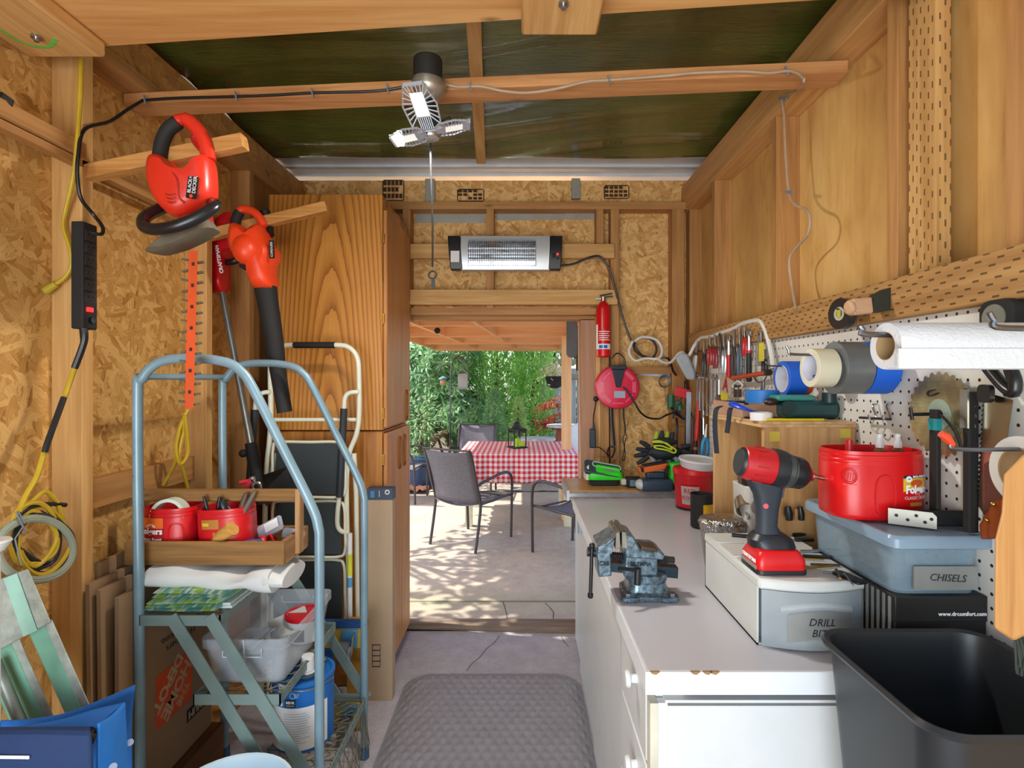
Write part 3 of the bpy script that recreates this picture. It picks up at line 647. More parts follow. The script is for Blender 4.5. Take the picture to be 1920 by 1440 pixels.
O(B().lathe([(.24, .62), (.27, .625), (.27, .66), (.001, .665)], Matrix.Translation((.20, 7.55, 0)), 24, 1.0, .8), 'bench_top', plain('weathered_white', '#d8d2ca', .7, var=.2), rt)
O(B().lathe([(.24, .78), (.27, .785), (.27, .81), (.001, .815)], Matrix.Translation((.62, 7.9, 0)), 24), 'table_top', plain('weathered_white', '#d8d2ca', .7), rt)
rb = plain('red_brown_wood', '#9a4a2c', .7)
O(B().beam((.38, 7.6, 0), (.55, 7.8, .78), .05, .09).beam((.5, 7.6, 0), (.42, 7.75, .62), .05, .09).beam((.2, 7.6, .55), (.6, 7.85, .6), .05, .06), 'leg', rb, rt)
# gravel strip, stones, driftwood, pot
TO(B().grid(lambda u, v: (-3.2+6.4*u, 7.05+.55*v, .004+.012*rnd.random()), 120, 14), 'gravel', 'strip of pale gravel along the patio edge', 'gravel', plain('gravel', '#b9a999', .9, var=.25, vs=40, bump=.8, bs=60))['kind'] = 'stuff'
TO(B().grid(lambda u, v: (-3.0+1.75*u, 6.9+.9*v, .02+.05*rnd.random()+.1*v*(1-u)), 40, 20), 'bark_mulch', 'red brown bark mulch in the bed left of the chairs', 'mulch', plain('bark', '#7a4a34', .95, var=.3, vs=30))['kind'] = 'stuff'
for i, (px, py, Y, s, lb) in enumerate(((818, 846, 7.6, .1, 'flat grey stone in the garden bed behind the driftwood end'), (832, 842, 7.7, .09, 'rounded pale stone next to the shepherd hook'), (838, 834, 7.9, .1, 'tan stone touching the shepherd hook pole'))):
    q = P(px, py, Y); bb_ = B().ball((q.x, q.y, s*.3), (s, s*.8, s*.55), 12)
    bb_.v = [(x+.02*math.sin(9*y+z*7), y, z+.015*math.sin(x*11)) for x, y, z in bb_.v]
    TO(bb_, 'garden_stone', lb, 'stone', plain('stone', '#9a9894', .85, var=.15), 'garden stones')
TO(B().tube(catmull([P(806, 836, 7.5), P(815, 824, 7.55), P(828, 813, 7.6), P(838, 811, 7.65)], 5), [.05, .05, .05, .05, .05, .05, .045, .045, .045, .045, .04, .04, .035, .035, .03, .03], 9), 'driftwood', 'curved brown driftwood branch lying in the garden bed', 'driftwood', plain('driftwood', '#7b6348', .9, var=.25))
pp = T('potted_shrub', 'leafy shrub in a dark blue pot at the left of the patio', 'potted plant', P(788, 852, 7.4)*1)
q = V((P(788, 850, 7.4).x, 7.4, 0)); pp.location = q; ORIG[pp.name] = q
O(B().lathe([(.15, 0), (.19, .02), (.2, .3), (.22, .32), (.22, .4), (.19, .4)], Matrix.Translation(q), 24), 'pot', plain('blue_pot', '#2c4a72', .3), pp)
def leaf(b, c, d, n, L, W, bend=.25):
    """one pointed leaf: base c, direction d, surface normal n"""
    d = d.normalized(); s = d.cross(n)
    if s.length < 1e-4: s = d.cross(V((.3, .5, .8)))
    s.normalize(); n = s.cross(d)
    b.add([c, c+d*L*.45+s*W*.5-n*W*.1, c+d*L-n*L*bend, c+d*L*.45-s*W*.5-n*W*.1, c+d*L*.5+n*W*.12], [(0, 1, 4), (1, 2, 4), (2, 3, 4), (3, 0, 4)])
rv = lambda: V((rnd.gauss(0, 1), rnd.gauss(0, 1), rnd.gauss(0, 1)))
def blob(c, r, hollow=.65):
    d = rv().normalized(); k = hollow+(1-hollow)*rnd.random()
    return V(c)+V((d.x*r[0], d.y*r[1], d.z*r[2]))*k, d
b = B()
for i in range(320):
    p_, d = blob(q+V((0, 0, .85)), (.34, .3, .5), .2); leaf(b, p_, d+rv()*.6, V((0, 0, 1)), .085, .03)
O(b, 'foliage', leafmat('shrub_leaf', '#a8c888', '#6f9860'), pp); pp.children[-1]['kind'] = 'stuff'
b = B()
for i in range(6): b.cyl(q+V((0, 0, .38)), q+V((rnd.uniform(-.2, .2), rnd.uniform(-.2, .2), 1.0)), .009, .004, 6)
O(b, 'stem', plain('twig', '#6b5238', .8), pp)
# rhododendron
def whorl_bush(name, label, cat, blobs, n, L, W, mat, stems, base):
    r = T(name, label, cat, base); b = B()
    for i in range(n):
        c, rr = blobs[i % len(blobs)]; p_, d = blob(c, rr, .55)
        if d.y > .45 and rnd.random() < .7: d.y = -d.y; p_ = V(c)+V((d.x*rr[0], d.y*rr[1], d.z*rr[2]))*.9
        up = (d+V((0, -.2, .5))).normalized(); e1, e2, _ = axes(up); a0 = rnd.random()*6
        for k in range(7):
            a = a0+k*2*PI/7; leaf(b, p_, e1*math.cos(a)+e2*math.sin(a)+up*rnd.uniform(.0, .5), up, L*rnd.uniform(.7, 1.1), W, .3)
    f = O(b, 'foliage', mat, r); f['kind'] = 'stuff'
    b = B()
    for p0, p1, w in stems: b.cyl(p0, p1, w, w*.5, 7)
    if stems: O(b, 'trunk', plain('bark_brown', '#6a5037', .9), r)
    return r
rh = leafmat('rhododendron_leaf', '#93bd78', '#4f8456', .25, .3)
whorl_bush('rhododendron', 'large leaved rhododendron filling the left of the garden view', 'shrub',
  [((-1.65, 8.5, 1.35), (.75, .5, .75)), ((-1.1, 8.5, 1.1), (.55, .45, .6)), ((-1.9, 8.4, .7), (.6, .4, .5)), ((-1.2, 8.6, 1.85), (.7, .5, .4)), ((-.95, 8.3, .95), (.4, .3, .3))], 640, .15, .05, rh,
  [((-1.2+.08*k, 8.55, 0), (-1.5+.22*k, 8.5, 1.1), .025) for k in range(5)], (-1.4, 8.5, 0))
def scale_bush(name, label, cat, c, r, n, L, W, mat, base, cone=0, trunk=None):
    t = T(name, label, cat, base); b = B()
    for i in range(n):
        a = rnd.random()*2*PI; h = rnd.random(); k = rnd.uniform(.72, 1.0)
        rad = (1-h)**.8 if cone else (1-abs(2*h-1)**3)*.6+.4
        lump = 1+.16*math.sin(a*5+h*9)+.1*math.sin(a*11-h*21)
        d = V((math.cos(a), math.sin(a), 0))
        if d.y > .5 and rnd.random() < .75: d.y = -d.y
        p_ = V(c)+V((d.x*r[0]*rad*k*lump, d.y*r[1]*rad*k*lump, (h-.5)*2*r[2]))
        leaf(b, p_, d*.7+V((0, 0, .9 if not cone else .15))+rv()*.35, d+rv()*.4, L*rnd.uniform(.6, 1.2), W, .15)
    f = O(b, 'foliage', mat, t); f['kind'] = 'stuff'
    if trunk: O(B().cyl(V(base), V(base)+V((0, 0, trunk)), .04, .02, 8), 'trunk', plain('bark_brown', '#6a5037', .9), t)
arb = leafmat('arborvitae_leaf', '#a6d672', '#62a552', .35)
scale_bush('arborvitae', 'tall feathery arborvitae behind the table, left of its neighbour', 'hedge tree', (-.42, 8.75, 1.35), (.5, .45, 1.4), 6500, .085, .03, arb, (-.42, 8.75, 0), 0, 2.2)
scale_bush('arborvitae', 'tall bright arborvitae nearest the patio post and the fence', 'hedge tree', (.17, 8.8, 1.35), (.36, .4, 1.4), 5200, .085, .03, leafmat('arborvitae_leaf2', '#b9e077', '#72b855', .35), (.17, 8.8, 0), 0, 2.2)
con = leafmat('conifer_needle', '#9cc486', '#669a68', .25)
scale_bush('young_conifer', 'small young conifer standing behind the far sling chair', 'tree', (-.42, 7.85, .7), (.36, .34, .62), 2600, .07, .012, con, (-.42, 7.85, 0), 1, 1.1)
scale_bush('young_conifer', 'pale young conifer showing just above the lantern', 'tree', (-.06, 7.95, .72), (.22, .22, .5), 1300, .07, .012, leafmat('conifer_pale', '#c0d884', '#93b86c', .25), (-.06, 7.95, 0), 1, 1.1)
for i, (x, y, h, r_, lb) in enumerate(((-2.6, 9.7, 1.5, 1.0, 'dark leafy hedge beyond the rhododendron'), (-.75, 9.9, 1.5, 1.0, 'dark hedge seen between rhododendron and arborvitae'), (1.0, 10.6, 1.7, 1.1, 'dark hedge rising over the far grey fence'))):
    scale_bush('background_hedge', lb, 'hedge', (x, y, h), (r_, .5, h), 3600, .14, .06, leafmat('hedge_leaf', '#78a45c', '#477447', .3), (x, y, 0))
# red japanese maple sprays
b = B(); mp = T('japanese_maple', 'red leaved maple branches reaching in beside the patio post', 'tree', (.75, 8.3, 0))
for px0, py0, px1, py1 in ((1058, 742, 1000, 770), (1056, 752, 1012, 765), (1052, 790, 1000, 792), (1058, 800, 1015, 797), (1050, 775, 1024, 790)):
    for k in range(60):
        t = rnd.random(); p_ = P(px0+(px1-px0)*t, py0+(py1-py0)*t, 8.2)+rv()*.035; leaf(b, p_, rv()+V((-1, -.5, -.3)), V((0, -.4, 1)), .07, .03)
O(b, 'foliage', leafmat('maple_leaf', '#d4664a', '#a83f30', .35), mp)['kind'] = 'stuff'
b = B()
for px, py in ((1000, 770), (1012, 765), (1000, 792), (1015, 797)): b.tube([V((.75, 8.3, .7)), P(1058, py-8, 8.25), P(px, py, 8.2)], [.015, .008, .003], 6)
b.cyl((.75, 8.3, 0), (.75, 8.3, .8), .03, .016, 8); O(b, 'branch', plain('maple_bark', '#7a5a48', .8), mp)
fc = T('board_fence', 'grey board fence behind the right side of the garden', 'fence', (1.2, 9.5, 0))
gb_ = wood('grey_boards', '#b9b6b4', '#8d8a88', 'Z', .8, .8)
for i in range(12): O(B().bb(.36+i*.15, .36+i*.15+.14, 9.5, 9.52, 0, 1.68), 'fence_board', gb_, fc)
O(B().bb(.30, .40, 9.46, 9.56, 0, 2.1).bb(.36, 2.2, 9.47, 9.5, 1.5, 1.58).bb(.36, 2.2, 9.47, 9.5, 1.75, 1.85).bb(.36, 2.2, 9.47, 9.5, 1.95, 2.03), 'fence_post', wood('weathered_post', '#a99c88', '#7d7262', 'Z'), fc)
hb = T('hanging_basket', 'dark hanging basket with pale blooms beside the patio post', 'basket', P(1038, 728, 7.6))
O(B().lathe([(.04, 0), (.1, .03), (.14, .16), (.15, .17), (.13, .17)], Matrix.Translation(P(1040, 728, 7.6)), 20), 'bowl', blackm, hb)
b = B()
for k in range(160): p_ = P(1038, 700, 7.6)+rv()*.07; leaf(b, p_, rv(), rv(), .06, .04)
O(b, 'bloom', leafmat('pale_bloom', '#f4ecd8', '#d8d8a0', .3), hb)['kind'] = 'stuff'
O(B().tube([P(1036, 700, 7.6), P(1040, 660, 7.6)], .005).tube([P(1046, 700, 7.6), P(1040, 660, 7.6)], .005), 'chain', blackm, hb)
# shepherd hook with feeders
sh = T('shepherd_hook', 'tall black double shepherd hook pole in the garden', 'pole', (P(842, 840, 7.45).x, 7.45, -.02))
pl = P(843, 840, 7.45).x
O(B().tube(catmull([(pl, 7.45, -.02), (pl+.01, 7.45, .9), (pl+.02, 7.45, 1.6), (pl+.06, 7.45, 1.76), (pl+.14, 7.45, 1.80), (pl+.22, 7.45, 1.74), (pl+.24, 7.45, 1.66)], 5), .011, 8), 'pole', dsteel, sh)
O(B().tube(catmull([(pl+.02, 7.45, 1.6), (pl-.04, 7.45, 1.68), (pl-.12, 7.45, 1.66), (pl-.14, 7.45, 1.6)], 5), .008, 8), 'arm', dsteel, sh)
fd = P(868, 727, 7.43); bf = T('bird_feeder', 'pale house shaped bird feeder on the shepherd hook', 'bird feeder', fd)
O(B().bb(-.065, .065, -.05, .05, 0, .2, Matrix.Translation(fd)), 'body', plain('feeder_grey', '#a9aaa4', .5), bf, bevel=.004)
O(B().prism([(-.09, 0), (0, .075), (.09, 0), (.075, 0), (0, .055), (-.075, 0)], frame(fd+V((0, .07, .19)), (1, 0, 0), (0, 0, 1), (0, -1, 0)), .14).bb(-.09, .09, -.07, .07, -.012, 0, Matrix.Translation(fd)), 'roof', plain('feeder_roof', '#8f938f', .5), bf)
O(B().tube([fd+V((0, 0, .26)), fd+V((.0, 0, .36))], .004), 'hanger', dsteel, bf)
f2 = P(831, 722, 7.43); b2 = T('bird_feeder', 'small round seed feeder with a teal cap left of the hook pole', 'bird feeder', f2)
O(B().ball(f2+V((0, 0, .045)), (.045, .045, .05), 12), 'seed_ball', plain('seed', '#c39a78', .8), b2)
O(B().lathe([(.06, .08), (.055, .1), (.001, .13)], Matrix.Translation(f2), 16), 'cap', plain('teal', '#5f9aa0', .4), b2)
O(B().tube([f2+V((0, 0, .13)), V((pl-.14, 7.45, 1.60))], .003), 'hanger', dsteel, b2)
# leafy tree left of the patio that dapples the sunlight on the slab
st = T('shade_tree', 'leafy tree beyond the left side of the patio', 'tree', (-2.6, 4.6, 0))
b = B()
for i in range(2200):
    p_, d = blob((-2.15, 4.6, 3.3), (.95, 1.9, .75), .1); leaf(b, p_, rv(), V((0, 0, 1))+rv()*.5, .14, .075)
O(b, 'foliage', leafmat('tree_leaf', '#6fa048', '#47783a', .3), st)['kind'] = 'stuff'
b = B().tube([(-2.6, 4.6, -.02), (-2.55, 4.6, 1.6), (-2.3, 4.6, 3.0)], [.09, .07, .03], 9)
for i in range(8): b.cyl((-2.5, 4.6, 1.7+.1*i), (-2.1+rnd.uniform(-.7, .6), 4.6+rnd.uniform(-1.6, 1.6), 3.3+rnd.uniform(-.4, .5)), .03, .008, 6)
O(b, 'trunk', plain('bark_brown', '#6a5037', .9), st)
# ================================================================ left side
# ---- oak cabinet
oak = wood('oak_z', '#c98a3e', '#8f5722', 'Z', 1.0, .4, .0, .5, c3='#c08a4a', bump=.05)
def oakgrain(name, axis_u):
    k = N(name); co = k.coord(False); g0 = k.map(co, (5.0, 1.5, .42), loc=(-.1, 0, -.15))
    wv = k.n('ShaderNodeTexWave', wave_type='RINGS', rings_direction='Y', wave_profile='SAW'); k.l(g0, wv.inputs['Vector'])
    wv.inputs['Scale'].default_value = 3.6; wv.inputs['Distortion'].default_value = 2.2; wv.inputs['Detail'].default_value = 3; wv.inputs['Detail Scale'].default_value = 1.6
    fib = k.noise(k.map(co, (90, 90, 2.2)), 1.5, 4)
    c = k.ramp(wv.outputs['Fac'], [(0, '#8a531d'), (.22, '#b5752c'), (.6, '#cf9040'), (1, '#c98a3a')])
    c = k.mix(k.math('MULTIPLY', fib, .45), c, '#8d5622'); k.base(c); k.set(.38, 0, .4); k.bump(fib, .08, .002); return k.m
oakp = oakgrain('oak_cathedral', 'X')
cy0, cy1, cx0, cx1 = 2.53, 3.065, -1.205, -.665
cab = T('oak_cabinet', 'tall oak pantry cabinet left of the doorway', 'cabinet', (-.93, 2.8, 0))
O(B().bb(cx0, cx1, cy0, cy1, 1.24, 2.36), 'upper_body', oakp, cab, bevel=.003)
O(B().bb(cx0, cx1-.004, cy0+.012, cy1, .07, 1.235).bb(cx0+.03, cx1-.06, cy0+.05, cy1, 0, .07), 'lower_body', oak, cab, bevel=.003)
doorw = wood('oak_door', '#cb9258', '#ab7038', 'Z', 1.0, .4, .0, .4, c3='#c8955c', bump=.05)
def cdoor(z0, z1, y0, y1, hz_, hy_):
    d = O(B().bb(cx1, cx1+.02, y0, y1, z0, z1), 'door', doorw, cab, bevel=.006)
    m4 = frame((cx1+.021, hy_, hz_), (0, 1, 0), (0, 0, 1), (1, 0, 0))
    O(B().tube([m4 @ V((x, y, .001)) for x, y in rrect(.05, .17, .024)], .005, 6, True, flat=.5).prism(rrect(.012, .12, .006), m4 @ Matrix.Translation((-.012, 0, 0)), .012), 'handle', wood('oak_handle', '#a96f35', '#7d4a1c', 'Z'), d)
    return d
d1 = cdoor(1.25, 2.29, cy0+.01, cy1-.01, 1.34, 2.95)
d2 = cdoor(.085, 1.225, cy0+.01, 2.84, 1.10, 2.79); d3 = cdoor(.085, 1.225, 2.845, cy1-.01, 1.10, 2.90)
for z in (2.15, 1.77, 1.32): O(B().bb(cx1-.002, cx1+.004, cy0-.003, cy0+.01, z-.025, z+.025).cyl((cx1+.004, cy0, z-.022), (cx1+.004, cy0, z+.022), .005, n=8), 'hinge', brass, cab)
for z in (1.10, .3): O(B().bb(cx1-.002, cx1+.004, cy0+.003, cy0+.014, z-.025, z+.025).cyl((cx1+.004, cy0+.006, z-.022), (cx1+.004, cy0+.006, z+.022), .005, n=8), 'hinge', brass, cab)
# ---- long slim carton beside the cabinet
q0, q1 = P(690, 1290, 2.47), P(737, 1290, 2.47)
bx = T('tall_carton', 'tall slim cardboard carton with a dark blue top band beside the oak cabinet', 'box', (-.66, 2.49, 0))
O(B().bb(q0.x, q1.x, 2.46, 2.515, 0, P(0, 917, 2.46).z), 'carton', plain('carton', '#b49a7c', .7, var=.05, vs=4), bx, bevel=.002)
O(B().bb(q0.x-.001, q1.x+.001, 2.458, 2.517, P(0, 937, 2.46).z, P(0, 916, 2.46).z), 'band', plain('band_navy', '#39465c', .5), bx)
b = B(); c = P(706, 1230, 2.4585)
for z in (.10, .075, .05, .025, 0): b.bb(c.x-.02, c.x+.018, 2.4582, 2.4595, c.z+z-.05, c.z+z-.047)
b.bb(c.x-.02, c.x-.018, 2.4582, 2.4595, c.z-.05, c.z+.053).bb(c.x+.016, c.x+.018, 2.4582, 2.4595, c.z-.05, c.z+.053)
O(b, 'print', ink, bx)
b = B(); c = P(697, 927, 2.4565); b.bb(c.x-.006, c.x+.012, 2.4568, 2.458, c.z-.015, c.z+.015)
O(b, 'logo', plain('sky_print', '#3f8fc4', .5), bx)
O(B().torus(frame(P(726, 923, 2.4572), (1, 0, 0), (0, 0, 1), (0, -1, 0)), .009, .0025, 16, 5).bb(-.001, .001, 0, .001, -.014, .014, Matrix.Translation(P(711, 926, 2.4572))), 'emblem', whitep, bx)
# ---- power strip
ps = T('power_strip', 'long black power strip screwed to the left wall stud', 'power strip', (-1.262, 1.55, 1.615))
O(B().bb(-1.28, -1.245, 1.51, 1.562, 1.625, 1.93), 'housing', blackm, ps, bevel=.004)
b = B()
for i in range(6):
    z = 1.895-.036*i; b.bb(-1.246, -1.2435, 1.517, 1.555, z-.015, z+.015)
O(b, 'outlet_plate', plain('outlet_black', '#2b2b2d', .3), ps, bevel=.002)
b = B()
for i in range(6):
    z = 1.895-.036*i
    for dy in (-.008, .008): b.bb(-1.2438, -1.2428, 1.536+dy-.0012, 1.536+dy+.0012, z-.002, z+.006)
    b.cyl((-1.2438, 1.536, z-.008), (-1.2428, 1.536, z-.008), .002, n=8)
O(b, 'slot', plain('slot_grey', '#050505', .8), ps)
O(B().bb(-1.246, -1.239, 1.522, 1.54, 1.675, 1.687), 'switch', pilot, ps)
O(B().cyl((-1.246, 1.538, 1.652), (-1.238, 1.538, 1.652), .009, n=14), 'breaker_button', plain('glossy_black', '#0d0d0d', .15), ps)
# ---- yellow cords
yb = lambda px, py: P(px, py, 1.528)
yc = plain('yellow_cord', '#c3a21f', .5, var=.1)
pg = T('yellow_lead', 'yellow extension cord hanging down the first stud, plug at its lower end', 'cord', yb(84, 548))
O(B().tube(catmull([PX(152, 112, -1.262), PX(150, 180, -1.262), PX(146, 250, -1.262), PX(138, 330, -1.272), yb(124, 392), yb(119, 425), yb(131, 465), yb(134, 498), yb(122, 520), yb(104, 533)], 5), .0058), 'cord', yc, pg)
O(B().cyl(yb(106, 532), yb(86, 545), .009, .013, 10).beam(yb(87, 541), yb(77, 546), .002, .006).beam(yb(89, 547), yb(79, 552), .002, .006), 'plug', plain('yellow_plug', '#b8a22a', .5), pg)
cw = lambda px, py, x=-1.262: PX(px, py, x)
ec = T('extension_coil', 'coiled yellow and black extension cord hanging low on the left wall', 'cord', cw(70, 1085))
up = [P(157, 616, 1.50), P(158, 640, 1.50), cw(140, 690), cw(112, 770), cw(88, 830), cw(70, 890), cw(48, 930), cw(35, 960)]
O(B().tube(catmull(up[:3], 6), .0085).cyl(P(157, 612, 1.53), P(157, 640, 1.51), .011, .008, 10), 'strain_relief', black, ec)
O(B().tube(catmull(up[1:], 6), .0066), 'feed_cord', yc, ec)
O(B().tube(catmull([cw(120, 745, -1.255), cw(92, 822, -1.255), cw(84, 848, -1.255)], 6), .0072), 'black_stripe', black, ec)
b = B(); bk2 = B(); gy = B()
for i in range(6):
    cx_, cy_, rx, ry, tgt = ((78, 1012, 50, 62, 0), (70, 1018, 44, 50, 1), (66, 1010, 36, 48, 0), (80, 1020, 54, 52, 1), (62, 1000, 44, 60, 0), (74, 1008, 40, 44, 1))[i]
    a0 = rnd.random()*6
    pts = [cw(cx_+rx*math.cos(a+a0)+4*math.sin(2*a+i), cy_+ry*math.sin(a+a0)+4*math.cos(3*a+i), -1.262+.006*math.sin(a+i)) for a in [2*PI*k/18 for k in range(18)]]
    (b if tgt == 0 else bk2).tube(catmull(pts, 2, True), .006, 7, True)
b.tube(catmull([cw(35, 958), cw(60, 940), cw(85, 922), cw(108, 945), cw(118, 985)], 5), .006, 7)
bk2.tube(catmull([cw(30, 970), cw(60, 950), cw(95, 945), cw(123, 947)], 5), .006, 7)
O(b, 'yellow_loop', yc, ec); O(bk2, 'black_loop', black, ec)
for k in range(2):
    pts = [cw(66+(72-3*k)*math.cos(a), 1030+(60-4*k)*math.sin(a), -1.252) for a in [2*PI*k_/20 for k_ in range(20)]]
    gy.tube(catmull(pts, 2, True), .0075, 8, True)
O(gy, 'grey_loop', plain('grey_green_cord', '#9ba391', .5), ec)
O(B().tube([cw(30, 960, -1.245), cw(42, 985, -1.24), cw(48, 1000, -1.245)], .002).tube([cw(34, 958, -1.245), cw(46, 982, -1.24)], .002).tube([cw(45, 985, -1.24), cw(28, 1010, -1.245), cw(40, 1060, -1.245)], .0018), 'wire_tie', grayp, ec)
hk = B().tube(catmull([cw(352, 768, -1.22), cw(338, 800, -1.23), cw(330, 840, -1.24), cw(338, 870, -1.24), cw(352, 850, -1.23), cw(350, 810, -1.22), cw(345, 780, -1.22), cw(340, 830, -1.24), cw(325, 875, -1.27), cw(305, 910, -1.30)], 6), .006, 7)
hk.tube(catmull([cw(349, 790, -1.225), cw(336, 850, -1.24), cw(344, 885, -1.25), cw(352, 915, -1.25)], 6), .006, 7)
TO(hk, 'yellow_lead', 'thin yellow cord loops hanging on the wall below the hedge trimmer blade', 'cord', yc)
TO(B().beam(P(-8, 178, 1.30), P(17, 196, 1.33), .03, .02), 'rail_clip', 'black clip on the near end of the rail at the upper left', 'clip', black, bevel=.003)
# ---- pegs with power tools
pegw = wood('peg_fir', '#cf9a58', '#a36c30', 'X', 1.2, .6, .0, .3)
def peg(label, p0, p1): return TO(B().beam(p0, p1, .04, .042), 'wooden_peg', label, 'peg', pegw, 'tool pegs on the left wall', bevel=.003)
peg('square wooden peg on the nearer stud carrying the hedge trimmer', (-1.30, 1.575, 2.085), P(460, 266, 1.575))
peg('square wooden peg on the farther stud carrying the leaf blower', (-1.30, 2.19, 2.07), P(614, 388, 2.19))
# hedge trimmer
HY_ = 1.55; h = lambda px, py, d=0: P(px, py, HY_+d)
ht = T('hedge_trimmer', 'orange red corded hedge trimmer hanging blade down from the nearer peg', 'hedge trimmer', h(355, 765))
ored = plain('trimmer_orange_red', '#d8301c', .35, var=.05)
def bodyloft(outl, y0, y1, yc_=None):
    """rounded slab from a pixel outline"""
    n = len(outl); cx_ = sum(p[0] for p in outl)/n; cy_ = sum(p[1] for p in outl)/n; rs = []
    for t, s in ((0, .72), (.12, .92), (.3, 1), (.7, 1), (.88, .92), (1, .72)):
        rs.append([P(cx_+(x-cx_)*s, cy_+(y-cy_)*s, HYX)+V((0, y0+(y1-y0)*t, 0)) for x, y in outl])
    return B().loft(rs)
HYX = HY_
sm = lambda pts, n=4: [(p.x, p.y) for p in catmull([V((x, y, 0)) for x, y in pts], n, True)]
O(bodyloft(sm([(290, 300), (286, 335), (297, 372), (316, 398), (342, 410), (375, 392), (398, 372), (400, 330), (394, 296), (378, 318), (350, 322), (325, 312), (310, 296)]), -.05, .05), 'motor_body', ored, ht)
O(B().tube(catmull([h(296, 305), h(302, 268), h(318, 238), h(345, 224), h(366, 238), h(384, 266), h(391, 300)], 6), [.017]*19+[.02]*18, 12), 'handle', ored, ht)
O(B().tube(catmull([h(299, 300, -.004), h(304, 268, -.004), h(316, 243, -.004), h(334, 229, -.004)], 6), .0195, 12), 'grip', blackm, ht)
O(B().tube(catmull([h(372, 248), h(366, 262), h(380, 280)], 5), .012, 8), 'trigger', plain('trigger_red', '#a81914', .4), ht)
b = B()
for i in range(3): b.tube(catmull([h(305+2*i, 360+8*i, -.046), h(318+2*i, 366+7*i, -.05), h(330, 364+7*i, -.05)], 4), .0025, 6)
b.tube(catmull([h(318, 318, -.046), h(332, 335, -.051), h(336, 368, -.05), (h(345, 380, -.048))], 4), .0025, 6)
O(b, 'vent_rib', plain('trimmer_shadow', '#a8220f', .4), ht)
fl = frame(h(361, 352, -.0515), h(361, 340, 0)-h(357, 352, 0), h(350, 352)-h(362, 353), (0, -1, 0))
fl = frame(h(361, 352, -.0525), V((.12, 0, 1)).normalized(), V((-1, 0, .12)).normalized(), (0, -1, 0))
lb = O(B().prism(rrect(.062, .03, .004), fl, .002), 'badge', black, ht)
O(B().text('BLACK+\nDECKER', .014, fl @ Matrix.Translation((.008, 0, .0025)), .0003, sp=.9), 'lettering', whitep, lb)
O(B().cyl(fl @ V((-.024, 0, .001)), fl @ V((-.024, 0, .0028)), .005, n=12), 'emblem', orange, lb)
O(B().tube(catmull([h(330, 384, .04), h(300, 392, .0), h(272, 408, -.05), h(270, 424, -.08), h(290, 430, -.095), h(330, 424, -.1), h(370, 408, -.09), h(397, 392, -.07), h(404, 384, -.04), h(395, 380, .02)], 5), .0165, 12), 'guard_handle', plain('satin_black', '#1c1d20', .28), ht)
b = B(); HYX = HY_
q = [(290, 477), (318, 452), (370, 432), (402, 418), (413, 434), (385, 452), (345, 470), (310, 480)]
O(bodyloft(q, -.06, .02), 'hand_guard', plain('worn_grey', '#6d6452', .6, var=.2), ht)
O(bodyloft([(345, 408), (392, 398), (398, 425), (350, 446)], -.035, .03), 'gear_housing', dred, ht)
b = B().loft([[h(354, 470, -.01), h(371, 470, -.01), h(371, 470, .01), h(354, 470, .01)], [h(346, 766, -.01), h(363, 766, -.01), h(363, 766, .01), h(346, 766, .01)]]).m(1)
for i in range(15):
    y = 488+19*i; t = (y-470)/296; xl, xr = 354-8*t, 371-8*t
    b.beam(h(xl+1, y, 0), h(xl-10, y-2+4*(i % 2), 0), .006, .009, (0, 1, 0)).beam(h(xr-1, y+5, 0), h(xr+11, y+3, 0), .006, .009, (0, 1, 0))
O(b, 'blade', [plain('blade_orange', '#d9521f', .4), plain('oiled_steel', '#6d6852', .45, .5)], ht)
b = B()
for i in range(7): b.bb(-.004, .004, -.0005, .0005, -.005, .005, Matrix.Translation(h(362-1.1*i, 495+40*i, -.0105)))
O(b, 'rivet', plain('rivet_black', '#33180c', .6), ht)
# string trimmer
HYX = 2.30; s_ = lambda px, py, d=0: P(px, py, 2.30+d)
tr = T('string_trimmer', 'red string trimmer with a grey shaft leaning behind the leaf blower', 'string trimmer', s_(470, 930))
O(bodyloft(sm([(425, 400), (402, 425), (392, 470), (385, 515), (374, 538), (376, 552), (402, 546), (412, 548), (424, 543), (424, 500), (432, 470), (452, 462), (452, 420), (440, 404)]), -.05, .05), 'motor_housing', red, tr)
ft = frame(s_(411, 486, -.054), V((-.20, 0, 1)).normalized(), V((-1, 0, -.20)).normalized(), (0, -1, 0))
O(B().text('CRAFTSMAN', .021, ft, .0006, bold=.0006), 'lettering', whitep, tr)
O(B().tube(catmull([s_(425, 492, .0), s_(440, 490, -.02), s_(452, 482, 0)], 4), .014, 8), 'switch', black, tr)
O(B().tube([s_(415, 540), s_(442, 680)], .0125, 12).tube([s_(442, 680), s_(472, 838)], .0145, 12), 'shaft', plain('shaft_grey', '#8d9290', .3, .6), tr)
O(B().tube([s_(470, 830), s_(476, 862), s_(484, 905, -.02)], [.024, .027, .02], 12).ball(s_(456, 850, -.02), .018, 10), 'shaft_collar', blackm, tr)
b = B().tube([s_(484, 900, -.02), s_(490, 940)], [.02, .032], 12)
b.loft([[s_(480, 895, .02), s_(500, 892, .05), s_(500, 900, .08)], [s_(486, 930, -.04), s_(540, 875, .0), s_(530, 900, .06)], [s_(500, 950, -.02), s_(545, 905, .0), s_(535, 915, .06)]])
O(b, 'line_guard', plain('guard_black', '#1e1e1b', .6), tr)
